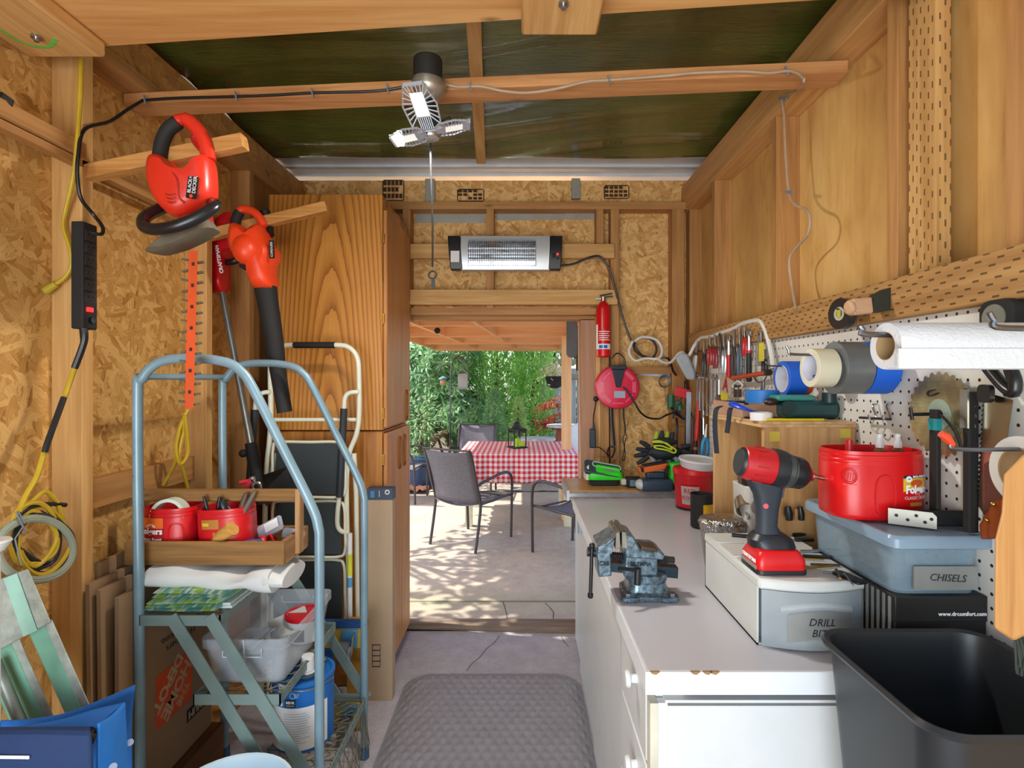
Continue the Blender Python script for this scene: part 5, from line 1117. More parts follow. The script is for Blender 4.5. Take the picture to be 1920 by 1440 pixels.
TO(B().prism(rrect(.13, .09, .006), rot((-.84, 1.92, .60), .5, -.25, .5), .006), 'grey_plate', 'grey white flat plate leaning in the translucent bin', 'plate', plain('pale_plate', '#b9bab4', .5))
TO(B().tube(catmull([(-.86, 1.70, .617), (-.855, 1.72, .63), (-.85, 1.80, .632), (-.85, 1.85, .62)], 5), .003), 'bent_wire', 'bent wire lying across the small clear tray', 'wire', steel)
# ---- paint bucket below the step
pbk = T('paint_bucket', 'blue paint bucket with a white label standing on the lowest ladder step', 'paint bucket', (-.86, 2.02, 0)); mp_ = Matrix.Translation((-.758, 1.85, .244))
pbk.location = (-.758, 1.85, .244); ORIG[pbk.name] = V((-.758, 1.85, .244)); BXx, BYy, BZz = -.758, 1.85, .244
br = .098; pb = plain('paint_blue', '#1369b8', .4, var=.05)
O(B().lathe([(.001, .001), (br-.004, .001), (br, .006), (br, .215), (br+.004, .218), (br+.004, .228), (br-.006, .23), (br-.012, .222), (.001, .222)], mp_, 36), 'can', pb, pbk)
wl_ = lambda a0, a1, z0, z1, e=.0006: B().grid(lambda u, v: (BXx+(br+e)*math.cos(a0+(a1-a0)*u), BYy+(br+e)*math.sin(a0+(a1-a0)*u), BZz+z0+(z1-z0)*v), 24, 2)
lb = O(wl_(-2.9, -.35, .014, .155), 'label', paper, pbk)
b = B()
for i in range(15): b.add(wl_(-1.85, -1.85+rnd.uniform(.5, .95), .135-.008*i, .1365-.008*i, .0012).v, wl_(0, 1, 0, 1).f)
for i in range(10): b.add(wl_(-.78, -.78+rnd.uniform(.2, .35), .135-.01*i, .1365-.01*i, .0012).v, wl_(0, 1, 0, 1).f)
O(b, 'label_text', plain('print_grey', '#9aa6b4', .6), lb)
wpt = lambda a, z: frame((BXx+(br+.0012)*math.cos(a), BYy+(br+.0012)*math.sin(a), BZz+z), (-math.sin(a), math.cos(a), 0), (0, 0, 1), (math.cos(a), math.sin(a), 0))
lgo = O(B().prism(rrect(.034, .024, .002), wpt(-1.62, .172), .001), 'logo', ink, pbk)
O(B().text('BEHR', .012, wpt(-1.62, .175) @ Matrix.Translation((0, 0, .0012)), .0003, bold=.0003).text('PREMIUM PLUS', .004, wpt(-1.62, .165) @ Matrix.Translation((0, 0, .0012)), .0003), 'lettering', whitep, lgo)
b = B()
for a in (-2.05, -1.55): b.torus(wpt(a, .197), .009, .0012, 16, 5)
for a in (-1.9, -1.42): 
    for j in range(3): b.box((0, .004-.005*j, 0), (.018-.004*j, .0015, .0006), wpt(a, .197))
O(b, 'icon', plain('pale_print', '#b9d4ea', .5), pbk)
O(B().tube(catmull([(BXx+x, BYy+y, BZz+z) for x, y, z in ((-.105, -.005, .208), (-.07, -.105, .212), (0, -.115, .222), (.06, -.1, .218), (.103, -.005, .208))], 6), .0025), 'bail', steel, pbk)
dr = B()
for a, l in ((-1.95, .06), (-1.88, .03), (-2.02, .02)): dr.tube([wpt(a, .222).translation, wpt(a, .222-l*.6).translation, wpt(a+.01, .222-l).translation], [.004, .0035, .0045], 8)
dr.tube([wpt(-2.1, .226).translation, wpt(-1.8, .226).translation], .005, 6)
O(dr, 'paint_drip', white, pbk)
TO(B().lathe([(.028, 0), (.03, .004), (.024, .006), (.02, .055), (.001, .056)], rot((BXx+.015, BYy-.01, BZz+.231), .05, .05), 20), 'white_funnel', 'white plastic spout standing on the paint bucket lid', 'funnel', white)
TO(B().tube(catmull([(BXx+.86+x, BYy-1.86+y, BZz+z) for x, y, z in ((-.90, 1.83, .236), (-.915, 1.89, .236), (-.86, 1.925, .238), (-.805, 1.89, .236), (-.81, 1.82, .236), (-.85, 1.80, .236))], 5), .008, 8, flat=.5).tube(catmull([(BXx+.86+x, BYy-1.86+y, BZz+z) for x, y, z in ((-.88, 1.84, .24), (-.86, 1.90, .245), (-.80, 1.91, .24))], 5), .009, 8), 'cable_ring', 'grey and black cable ring lying on the paint bucket lid', 'cable', plain('slate_cable', '#3c4652', .4))
# ---- white folding step ladder against the cabinet
YS = 2.40; f_ = lambda px, py, d=0: P(px, py, YS+d)
ivory = plain('ivory_enamel', '#dcddc8', .35, var=.04)
fs = T('step_ladder', 'folded white step ladder with black treads leaning on the oak cabinet', 'step ladder', (-.95, YS, 0))
z_ = lambda px, Z, d=0: V(((px-CX)*(YS+d)/F, YS+d, Z))
O(B().tube(catmull([z_(505, .02), f_(503, 1100), f_(497, 1000), f_(500, 880), f_(505, 830), f_(508, 780), f_(507, 690), f_(512, 662), f_(530, 649), f_(560, 647), f_(630, 647), f_(655, 652), f_(670, 672), f_(673, 710), f_(673, 780), f_(668, 815), f_(655, 850), f_(650, 900), f_(651, 1000), f_(655, 1100), z_(655, .02)], 6), .0115, 10), 'rail_frame', ivory, fs)
O(B().cyl(f_(551, 647, -.001), f_(628, 647, -.001), .0145, n=14), 'top_grip', blackm, fs)
O(B().tube(catmull([f_(672, 735, -.02), f_(655, 737, -.03), f_(647, 746, -.035), f_(645, 766, -.035), f_(640, 850, -.035), f_(636, 930, -.035), f_(633, 960, -.035), f_(633, 985, -.03), f_(640, 996, -.025), f_(652, 998, -.01)], 6), .0105, 10), 'side_rail', ivory, fs)
O(B().cyl(f_(645, 766, -.035), f_(637, 932, -.035), .0155, n=14), 'side_grip', plain('slate_foam', '#2a3138', .6), fs)
O(B().tube(catmull([f_(506, 735, -.02), f_(492, 737, -.03), f_(482, 746, -.035), f_(478, 768, -.035), f_(470, 850, -.035), f_(466, 930, -.035), f_(468, 985, -.03)], 6), .0105, 10), 'side_rail', ivory, fs)
O(B().cyl(f_(478, 768, -.035), f_(466, 930, -.035), .0155, n=14), 'side_grip', plain('slate_foam', '#2a3138', .6), fs)
O(B().cyl(f_(510, 787), f_(668, 787), .009, n=10), 'cross_bar', ivory, fs)
tread = plain('tread_rubber', '#2c3537', .6, var=.08)
for a, c in ((832, 928), (943, 1040), (1053, 1170)):
    t_ = O(B().add([f_(518, a, -.02), f_(640, a, -.02), f_(642, c, -.03), f_(516, c, -.03), f_(518, a, -.005), f_(640, a, -.005), f_(642, c, -.015), f_(516, c, -.015)], [(0, 1, 2, 3), (7, 6, 5, 4), (0, 4, 5, 1), (1, 5, 6, 2), (2, 6, 7, 3), (3, 7, 4, 0)]), 'tread', tread, fs, bevel=.003)
    O(B().tube(catmull([f_(522, a-3, -.014), f_(580, a-3, -.014), f_(632, a-3, -.014), f_(645, a+8, -.014), f_(647, (a+c)/2, -.02), f_(647, c-8, -.024), f_(634, c+4, -.025), f_(580, c+4, -.025), f_(520, c+4, -.025), f_(510, c-8, -.024), f_(511, (a+c)/2, -.02), f_(512, a+8, -.014)], 4, True), .0065, 8, True), 'tread_rim', ivory, t_)
O(B().tube([f_(519, 850, .01), f_(498, 930, .01), z_(490, .02, .06)], .011, 10).tube([f_(664, 850, .01), f_(668, 930, .01), z_(672, .02, .06)], .011, 10), 'rear_leg', ivory, fs)
lpole = T('labelled_pole', 'white pole with a yellow and blue label beside the step ladder', 'pole', P(656, 1200, 2.33)*1)
q = P(656, 1000, 2.34); lpole.location = (q.x, q.y, 0); ORIG[lpole.name] = V((q.x, q.y, 0))
O(B().cyl((q.x, q.y, 0), (q.x, q.y, q.z), .011, n=12), 'pole', white, lpole)
O(B().cyl((q.x, q.y, P(0, 1078, 2.34).z), (q.x, q.y, P(0, 1038, 2.34).z), .0115, n=12), 'yellow_label', plain('label_lime', '#d8d838', .5), lpole); O(B().cyl((q.x, q.y, P(0, 1100, 2.34).z), (q.x, q.y, P(0, 1082, 2.34).z), .0115, n=12), 'blue_label', plain('label_sky', '#5ea6cf', .5), lpole)
# ---- furniture dolly on edge
dl = T('furniture_dolly', 'wooden furniture dolly with blue edging and grey casters standing on edge', 'dolly', (-.78, 2.24, 0))
d_ = lambda px, py, d=0: P(px, py, 2.24+d)
ywood = plain('yellow_wood', '#c2a23e', .6, var=.15)
O(B().bb(-.86, -.67, 2.24, 2.262, P(0, 1215, 2.24).z, P(0, 1178, 2.24).z), 'cross_board', ywood, dl); O(B().bb(-.86, -.67, 2.24, 2.262, .02, .12), 'cross_board', ywood, dl)
O(B().bb(-.86, -.655, 2.238, 2.264, P(0, 1178, 2.24).z, P(0, 1165, 2.24).z).bb(-.86, -.80, 2.24, 2.262, .02, P(0, 1215, 2.24).z), 'carpet_pad', plain('blue_carpet', '#1d4a86', .9, bump=.5, bs=300), dl)
O(B().bb(-.745, -.665, 2.262, 2.284, .0, P(0, 1165, 2.24).z), 'side_board', plain('amber_wood', '#b98428', .6), dl)
for z in (P(0, 1213, 2.2).z, .065):
    x = -.725; c = O(B().bb(x-.032, x+.032, 2.228, 2.24, z-.02, z+.055), 'caster', plain('caster_blue', '#5aa0cf', .4, .3), dl, bevel=.002)
    O(B().cyl((x-.02, 2.175, z-.012), (x+.018, 2.175, z-.012), .043, n=24), 'wheel', plain('grey_rubber', '#5c5f63', .6), c)
    O(B().cyl((x-.023, 2.175, z-.012), (x+.021, 2.175, z-.012), .024, n=18), 'wheel_hub', plain('hub_grey', '#8a8c8e', .5), c)
    O(B().prism(rrect(.022, .075, .01), frame((x+.022, 2.195, z+.01), (0, 1, 0), (0, .4, 1), (1, 0, 0)), .004), 'fork', steel, c)
# ================================================================ workbench
CZ = .88; XC = .256
lam = plain('grey_laminate', '#bdbcc2', .28, var=.03, vs=3)
cabw = plain('cabinet_white', '#d9dcda', .35, var=.03)
wtop = TO(B().bb(XC, SR-.012, 1.10, 3.0, CZ-.045, CZ), 'worktop', 'long grey topped white edged worktop along the right wall', 'worktop', [lam], bevel=.003)
edge_m = plain('white_edging', '#e3e8ea', .35, var=.03)
wtop['label'] = 'long grey topped white edged worktop along the right wall'
O(B().bb(XC-.004, XC, 1.10, 2.69, CZ-.046, CZ-.0006), 'front_edging', edge_m, wtop); O(B().bb(XC-.004, SR-.012, 1.095, 1.10, CZ-.047, CZ-.0006), 'end_edging', edge_m, wtop)
chip = B()
for x in (.262, .345, .37, .385): chip.add([(x, 1.0945, CZ), (x+.02, 1.0945, CZ), (x+.012, 1.0945, CZ-.006), (x+.004, 1.0945, CZ-.004), (x, 1.10, CZ+.0004), (x+.02, 1.10, CZ+.0004), (x+.012, 1.099, CZ-.006), (x+.004, 1.099, CZ-.004)], [(0, 1, 2, 3), (4, 5, 1, 0), (5, 6, 2, 1)])
O(chip, 'worn_chip', plain('bare_particleboard', '#a08058', .9), wtop)
def unit(label, y0, y1, zb=.03, x=.285):
    r = T('base_cabinet', label, 'cabinet', ((x+.9)/2, (y0+y1)/2, 0), 'white base cabinets under the worktop')
    O(B().bb(x+.02, .93, y0+.002, y1-.002, zb, CZ-.047).bb(x+.05, .90, y0+.02, y1-.02, 0, zb), 'carcass', cabw, r); return r
u1 = unit('white base cabinet at the doorway end of the worktop', 2.66, 3.0); O(B().bb(.296, .304, 2.668, 2.998, .035, .83), 'door', cabw, u1, bevel=.003)
u2 = unit('white base cabinet second from the doorway', 2.10, 2.655); O(B().bb(.285, .301, 2.110, 2.652, .03, .83), 'door', cabw, u2, bevel=.003)
O(B().bb(.274, .283, 2.58, 2.64, .74, .80).cyl((.274, 2.61, .73), (.274, 2.61, .81), .006, n=8), 'hinge', plain('pale_blue_hinge', '#9fb9c6', .3, .6), u2)
u3 = unit('white base cabinet with a plain door between the doors and the drawers', 1.47, 2.095); O(B().bb(.277, .298, 1.482, 2.088, .03, .83), 'door', cabw, u3, bevel=.003)
b = B()
for z in (.50, .42): b.cyl((.2775, 1.60, z), (.279, 1.60, z), .004, n=10)
O(b, 'screw_hole', ink, u3)
u4 = T('drawer_chest', 'white drawer chest under the near end of the worktop', 'drawers', (.6, 1.3, 0))
O(B().bb(.285, .305, 1.122, 1.142, .02, .80).bb(.305, .93, 1.12, 1.14, .02, .795).bb(.285, .93, 1.44, 1.46, .02, .83).bb(.90, .93, 1.14, 1.44, .02, .83).bb(.30, .93, 1.122, 1.16, .80, .806).bb(.285, .93, 1.14, 1.44, .02, .04), 'carcass', cabw, u4)
O(B().bb(.285, .345, 1.145, 1.22, .80, .833).bb(.89, .93, 1.14, 1.44, .795, .833), 'rail_block', cabw, u4)
O(B().bb(.268, .2845, 1.1205, 1.15, .02, .80), 'edge_strip', plain('cream_edge', '#d6d2bd', .5), u4)
for i, (z0, z1) in enumerate(((.655, .83), (.44, .645), (.23, .43), (.04, .22))):
    d = O(B().bb(.266, .285, 1.153, 1.452, z0, z1), 'drawer', cabw, u4, bevel=.003)
    zc = (z0+z1)/2+.04; k4 = frame((.266, 1.245, zc), (0, 1, 0), (0, 0, 1), (-1, 0, 0))
    O(B().lathe([(.010, -.001), (.009, .014), (.018, .017), (.019, .022), (.015, .027), (.001, .028)], k4, 18), 'knob', white, d)
# raised ledge of tiled plywood at the far end
lg = T('tiled_ledge', 'raised plywood ledge with tan tile top at the far end of the worktop', 'ledge', (.57, 2.85, CZ+.0005))
plyedge = plain('ply_edge', '#a08a78', .6, var=.2, vs=30)
O(B().bb(.226, .93, 2.69, 3.04, CZ+.0005, CZ+.034), 'board', plyedge, lg); 
tile = wood('tan_laminate', '#c79a62', '#b08450', 'X', .5, .25)
for i in range(4): O(B().bb(.238+.175*i, .238+.175*i+.173, 2.70, 3.04, CZ+.034, CZ+.040), 'tile', tile, lg)
O(B().bb(.222, .236, 2.685, 3.04, CZ-.01, CZ+.042).bb(.236, .93, 2.685, 2.692, CZ+.010, CZ+.026), 'metal_edging', plain('alu_edge', '#a9aeb4', .3, .7), lg)
LZ = CZ+.0405
# ---- pegboard
k = N('pegboard'); cc = k.n('ShaderNodeTexCoord').outputs['Object']; sp = k.n('ShaderNodeSeparateXYZ'); k.l(cc, sp.inputs[0])
fy = lambda o: k.math('POWER', k.math('SUBTRACT', k.math('FRACT', k.math('DIVIDE', k.math('ADD', o, 10), .029)), .5), 2)
dd = k.math('SQRT', k.math('ADD', fy(sp.outputs[1]), fy(sp.outputs[2])))
hole = k.math('LESS_THAN', dd, .125)
k.base(k.mix(hole, '#dcdcd6', '#3b2c20')); k.set(.4, 0, .4); k.bump(k.math('SUBTRACT', 1, hole), .6, .004)
pgb = TO(B().bb(SR-.008, SR-.002, .45, 2.72, CZ, 1.70), 'pegboard', 'white perforated hardboard covering the right wall above the worktop', 'pegboard', k.m)
XP = SR-.008
hookm = plain('hook_steel', '#7d8086', .3, .9)
def peghook(label, y, z, L, tip=.02, r=.0035, mat=None, cap=None):
    p = T('peg_hook', label, 'hook', (XP-L, y, z), 'pegboard hooks')
    O(B().tube(catmull([(XP-.001, y, z+.02), (XP-.006, y, z+.012), (XP-.012, y, z), (XP-L*.5, y, z), (XP-L+.02, y, z), (XP-L+.006, y, z+tip*.5), (XP-L, y, z+tip)], 5), r, 8), 'prong', mat or hookm, p)
    if cap: O(B().tube([(XP-L+.012, y, z+tip*.3), (XP-L, y, z+tip), (XP-L-.008, y, z+tip*1.25)], [r*1.2, r*2.1, r*1.6], 8), 'tip_cap', cap, p)
    return p
# ---- paper towel and tapes on hooks
yt, zt = .843, 1.533
peghook('long steel peg hook carrying the paper towel roll', yt, zt+.0185, .42, .014, .0045)
towm = plain('paper_towel', '#cdd0d3', .9, var=.03, bump=.5, bs=160)
ptr = T('paper_towel', 'paper towel roll hanging from a long peg hook', 'paper towel', (.72, yt, zt-.037))
mx = frame((.573, yt, zt), (0, 1, 0), (0, 0, 1), (1, 0, 0))
O(B().lathe([(.0225, 0), (.0365, 0), (.0372, .003), (.0372, .277), (.0365, .28), (.0225, .28), (.0225, 0)], mx, 40, caps=False), 'sheets', towm, ptr)
O(B().lathe([(.0212, 0), (.0224, 0), (.0224, .28), (.0212, .28), (.0212, 0)], mx, 32, caps=False), 'core', plain('core_card', '#a5855c', .8), ptr)
O(B().bb(.566, .845, yt-.04, yt-.036, zt-.036, zt-.006).xf(Matrix()), 'loose_sheet', towm, ptr)
peghook('long steel peg hook in front of the paper towel roll', .70, 1.548, .34, .02, .004)
y2, z2 = 1.37, 1.545
peghook('steel peg hook threaded through three rolls of tape', y2, z2, .275, .022, .0035)
def roll(label, x0, L, R, r, y, z, mat, core, group='tape rolls on the pegboard hooks', prn=None):
    t = T('tape_roll', label, 'tape', (x0+L/2, y, z-R), group); m4 = frame((x0, y, z), (0, 1, 0), (0, 0, 1), (1, 0, 0))
    O(B().lathe([(r, 0), (R-.001, 0), (R, .001), (R, L-.001), (R-.001, L), (r, L), (r, 0)], m4, 40, caps=False), 'tape', mat, t)
    c = O(B().lathe([(r-.003, 0), (r, 0), (r, L), (r-.003, L), (r-.003, 0)], m4, 32, caps=False), 'core', core, t)
    if prn: O(B().text(prn, .018, m4, .0003, warp=lambda x, yy, zz: (-(r-.0045)*math.sin(x/(r)+.0), (r-.0045)*math.cos(x/r)*-1, L*.5+yy), bold=.0006), 'lettering', plain('tape_navy', '#2c3570', .6), c)
    return t
clearm = plain('cream_tape', '#cfcab0', .25, var=.05); duct = plain('duct_grey', '#6a6e6f', .3, .2, var=.06); blt = plain('painter_blue', '#1560d0', .55, var=.05)
whitec = plain('white_core', '#d8d8e2', .7)
roll('cream packing tape roll nearest the hook tip', .737, .054, .0495, .037, y2, z2-.037+.0025, clearm, whitec, prn='UBRAND')
roll('grey duct tape roll between the cream and the blue one', .797, .068, .067, .037, y2, z2-.037+.0025, duct, whitec)
roll('wide blue masking tape roll behind the grey duct tape', .868, .062, .067, .037, y2, z2-.037+.0025, blt, whitec)
y3, z3 = 1.74, 1.525
peghook('thin wire peg hook carrying the single blue tape roll', y3, z3, .16, .014, .0028)
roll('single blue masking tape roll left of the cream packing tape', .845, .062, .0575, .044, y3, z3-.044+.002, blt, whitec)
roll('thin orange tape ring behind the single blue tape roll', .908, .02, .052, .044, y3, z3-.044+.002, plain('orange_tape', '#d85a1c', .5), whitec)
roll('small blue tape roll low behind the cream tape', .90, .04, .03, .022, 1.55, 1.475, blt, whitec)
TO(B().cyl((.925, 1.55, 1.49), (SR-.005, 1.55, 1.49), .003), 'peg', 'short steel peg holding the small blue tape roll', 'hook', hookm)
# tape and brush on the beam
et = T('electrical_tape', 'black electrical tape roll with yellow label hanging on the treated beam', 'tape', (.88, 1.49, 1.625)); m4 = frame((.872, 1.47, 1.662), (0, 1, 0), (0, 0, 1), (1, 0, 0)) @ Matrix.Rotation(.15, 4, 'Y')
O(B().lathe([(.019, 0), (.0425, 0), (.0425, .02), (.019, .02), (.019, 0)], m4, 36, caps=False), 'tape', plain('vinyl_black', '#241d1a', .35), et)
c = O(B().lathe([(.012, -.0005), (.019, -.0005), (.019, .02), (.012, .02), (.012, -.0005)], m4, 28, caps=False), 'core', plain('grey_core', '#b6b4a6', .6), et); O(B().prism(rrect(.014, .022, .003), m4 @ Matrix.Translation((0, 0, -.0015)), .001), 'label', plain('lime_label', '#b8b82c', .6), et)
TO(B().cyl((.865, 1.47, 1.675), (.93, 1.47, 1.675), .0025), 'nail', 'nail in the treated beam holding the black electrical tape', 'nail', dsteel)
pbr = T('wood_brush', 'wooden block brush with dark bristles hanging on the treated beam', 'brush', P(1620, 600, 1.36))
a_, c_ = V((.855, 1.36, 1.665)), V((.925, 1.36, 1.672))
O(B().beam((.835, 1.36, 1.664), (.885, 1.36, 1.669), .03, .042).tube([(.827, 1.36, 1.662), (.84, 1.36, 1.664)], [.018, .021], 14), 'block', wood('brush_block', '#c9a482', '#a98260', 'X', 1.2), pbr, bevel=.005)
O(B().loft([[V((.885, 1.345, 1.648)), V((.885, 1.375, 1.648)), V((.885, 1.375, 1.69)), V((.885, 1.345, 1.69))], [V((.925, 1.34, 1.655)), V((.925, 1.38, 1.655)), V((.925, 1.38, 1.712)), V((.925, 1.34, 1.712))]]), 'bristle', plain('dark_bristle', '#2e2f22', .9, bump=.5, bs=200), pbr)
# ---- saws on the pegboard
yb_, zb_ = 1.188, 1.403; sb = T('saw_blade', 'round toothed saw blade hanging flat on the pegboard', 'saw blade', (XP-.02, yb_, zb_-.1))
mb_ = frame((XP-.022, yb_, zb_), (0, -1, 0), (0, 0, 1), (-1, 0, 0)); R0 = .096
out = []
for i in range(28):
    a = 2*PI*i/28
    for da, rr in ((0, R0), (.06, R0*.985), (.10, R0*.93), (.13, R0*.915), (.20, R0*.96)): out.append((rr*math.cos(a+da), rr*math.sin(a+da)))
bladem = N('brushed_blade'); cc = bladem.coord(False)
bladem.base(bladem.ramp(bladem.noise(cc, 9, 4), [(.35, '#9a8f70'), (.65, '#e0d8a8')])); bladem.set(.36, .9); bladem.bump(bladem.noise(bladem.map(cc, (4, 4, 60)), 3, 4), .15, .003)
n_ = len(out); b = B(); inner = [(.01*math.cos(2*PI*i/n_), .01*math.sin(2*PI*i/n_)) for i in range(n_)]
vs = [(x, y, 0) for x, y in out]+[(x, y, 0) for x, y in inner]+[(x, y, .002) for x, y in out]+[(x, y, .002) for x, y in inner]
fs = []
for i in range(n_):
    j = (i+1) % n_; fs += [(i, j, n_+j, n_+i), (2*n_+j, 2*n_+i, 3*n_+i, 3*n_+j), (i, 2*n_+i, 2*n_+j, j)]
O(b.add(vs, fs, mb_), 'blade', bladem.m, sb, ang=20)
O(B().lathe([(.012, .0022), (.034, .0024), (.034, .003), (.012, .003), (.012, .0022)], mb_, 32, caps=False), 'hub_print', plain('hub_teal', '#a8bfae', .4, .4), sb)
O(B().tube(catmull([mb_ @ V((-.01, .055, .004)), mb_ @ V((-.03, .05, .004)), mb_ @ V((-.028, .04, .004)), mb_ @ V((-.0, .048, .004))], 4), .0025, 6, flat=.3).ball(mb_ @ V((.07, .055, .003)), .004, 8), 'mark', ink, sb)
TO(B().tube([(XP-.09, yb_-.005, zb_+.0), (XP, yb_-.005, zb_+.002)], .004).tube([(XP-.088, yb_-.005, zb_-.012), (XP-.092, yb_-.005, zb_+.016)], .0035), 'peg_hook', 'black hook through the saw blade centre', 'hook', black, 'pegboard hooks')
ts = T('try_square', 'black bar tool hanging in front of the saw blade', 'square', (XP-.05, 1.205, 1.1))
O(B().bb(XP-.055, XP-.045, 1.155, 1.178, 1.165, 1.415), 'bar', blackm, ts, bevel=.002)
O(B().bb(XP-.056, XP-.044, 1.1545, 1.1785, 1.37, 1.395), 'label', plain('teal_sticker', '#1d9aa0', .5), ts); O(B().tube(catmull([(XP-.05, 1.16, 1.405), (XP-.06, 1.13, 1.40), (XP-.05, 1.11, 1.37), (XP-.04, 1.11, 1.34)], 5), .003), 'loop', black, ts)
ls = T('level_bar', 'long slim black bar hanging between the saw blade and the hand saw', 'bar', (XP-.03, 1.10, 1.1))
O(B().bb(XP-.035, XP-.015, 1.095, 1.112, 1.165, 1.455), 'bar', blackm, ls, bevel=.002); O(B().bb(XP-.04, XP-.036, 1.094, 1.113, 1.38, 1.46), 'metal_face', steel, ls)
hs = T('hand_saw', 'hand saw with a black handle hanging on the pegboard at the right', 'hand saw', (XP-.03, 1.04, 1.1))
sawp = lambda pts, x, t: B().loft([[PX(a, b_, x) for a, b_ in pts], [PX(a, b_, x+t) for a, b_ in pts]])
O(sawp([(1846, 735), (1900, 750), (1885, 850), (1858, 985), (1834, 948)], XP-.02, .0015), 'blade', plain('saw_steel', '#b9b296', .25, 1, var=.12), hs)
b = B()
for i in range(24):
    t = i/23; p_ = PX(1846-12*t, 742+205*t, XP-.02); b.add([p_+V((0, 0, .005)), p_+V((0, 0, -.005)), p_+V((0, .006, -.002)), p_+V((.0016, 0, .005)), p_+V((.0016, 0, -.005)), p_+V((.0016, .006, -.002))], [(0, 1, 2), (5, 4, 3), (0, 2, 5, 3), (2, 1, 4, 5), (1, 0, 3, 4)])
O(b, 'saw_tooth', dsteel, hs); hs.children[-1]['kind'] = 'stuff'
O(B().tube(catmull([PX(1852, 688, XP-.03), PX(1866, 706, XP-.03), PX(1884, 726, XP-.03), PX(1900, 735, XP-.03), PX(1903, 715, XP-.03), PX(1895, 690, XP-.03), PX(1893, 660, XP-.03)], 5), .0115, 10), 'handle', plain('saw_black', '#1b1c1e', .3), hs)
O(B().prism(rrect(.03, .036, .01), frame(PX(1853, 738, XP-.03), (0, -1, 0), (0, 0, 1), (-1, 0, 0)), .01), 'handle_block', plain('saw_black', '#1b1c1e', .3), hs)
bs_ = T('back_saw', 'saw with a reddish wooden handle low on the pegboard', 'hand saw', (XP-.03, 1.02, 1.0))
O(sawp([(1836, 985), (1862, 940), (1890, 930), (1897, 975), (1870, 1010), (1840, 1012)], XP-.03, .02), 'handle', wood('saw_wood', '#9a4f22', '#6f3212', 'Z', 1.4, .35), bs_, bevel=.004)
O(sawp([(1845, 870), (1890, 840), (1893, 935), (1846, 960)], XP-.024, .0015), 'blade', plain('old_blade', '#7d7668', .35, .9), bs_)
O(B().ball(PX(1862, 945, XP-.033), .005, 10).ball(PX(1850, 975, XP-.033), .004, 10), 'bolt', brass, bs_)
tm = T('tape_measure', 'black and silver tape measure clipped above the paper towel', 'tape measure', (XP-.04, 1.04, 1.555))
mtm = frame((XP-.04, 1.03, 1.60), (0, 1, 0), (0, 0, 1), (1, 0, 0))
O(B().prism(rrect(.075, .07, .02), mtm, .032), 'case', blackm, tm, bevel=.004); O(B().prism(circ(24, .026), mtm @ Matrix.Translation((.002, 0, -.002)), .004), 'face', plain('measure_grey', '#8f9388', .4, .4), tm)
TO(B().cyl((XP-.03, .955, 1.592), (XP, .955, 1.592), .008, .006, 12).ball((XP-.032, .955, 1.592), .010, 10), 'copper_fitting', 'small copper fitting on a peg right of the tape measure', 'fitting', plain('copper', '#b87a58', .3, .9))
# red tipped hook, roll of white tape, wood handle, brush edge at the right border
peghook('steel peg hook with a red rubber tip near the right border', .86, 1.368, .27, .02, .0035, cap=plain('red_tip', '#e0401c', .4))
roll('white masking tape roll cut by the right border', .80, .05, .056, .038, .86, 1.333, plain('white_tape', '#d6d6cf', .6), plain('core_card', '#a5855c', .8))
wh = T('wooden_paddle', 'flat light wooden handle hanging down at the right border', 'handle', (.72, .80, 1.09))
b = B(); pts = [(1882, 890), (1920, 850), (1942, 850), (1946, 1180), (1900, 1202), (1864, 1178), (1866, 1010), (1878, 960)]
O(B().loft([[P(x, y, .79) for x, y in pts], [P(x, y, .81) for x, y in pts]]), 'handle', wood('paddle_wood', '#c8975a', '#a87440', 'Z', 1.4, .45), wh, bevel=.004)
O(B().tube([P(1925, 860, .80), V((XP, .80, 1.38))], .004, 8), 'hanging_peg', hookm, wh)
gbz = B()
for i in range(40): gbz.tube([P(1902+rnd.uniform(0, 30), 1180+rnd.uniform(-10, 10), .82+rnd.uniform(-.01, .01)), P(1905+rnd.uniform(0, 40), 1260+rnd.uniform(-12, 12), .82+rnd.uniform(-.01, .01))], .0018, 5)
bt = T('bench_brush', 'dark bristled bench brush at the right border beside the waste bin', 'brush', P(1918, 1250, .82)); O(gbz, 'bristle', plain('grey_bristle', '#3a4038', .9), bt)['kind'] = 'stuff'
O(B().beam(P(1906, 1150, .82), P(1940, 1185, .82), .02, .03), 'block', blackm, bt)
# two double hooks with thin rod
for i, (px, lb) in enumerate(((1645, 'left wire hook of the pair above the red coffee can'), (1672, 'right wire hook of the pair above the red coffee can'))):
    p0 = PX(px, 758, XP-.004); p1 = PX(px+1, 783, XP-.012)
    TO(B().tube(catmull([p0, p0+V((-.012, 0, -.004)), p1+V((-.004, 0, 0)), p1+V((-.02, 0, -.004)), p1+V((-.024, 0, .008))], 5), .003), 'wire_hook', lb, 'hook', plain('chrome', '#d0d4d8', .15, 1), 'wire hooks on the pegboard')
TO(B().tube([PX(1612, 783, XP-.03), PX(1670, 786, XP-.03)], .0035), 'steel_rod', 'thin grey rod lying across the two wire hooks', 'rod', dsteel)
TO(B().tube(catmull([PX(1640, 786, XP-.028), PX(1633, 800, XP-.028), PX(1642, 810, XP-.028), PX(1648, 800, XP-.028)], 5), .002), 'wire_loop', 'pale wire loop hanging from the steel rod', 'wire', plain('pale_wire', '#b5b89a', .4))
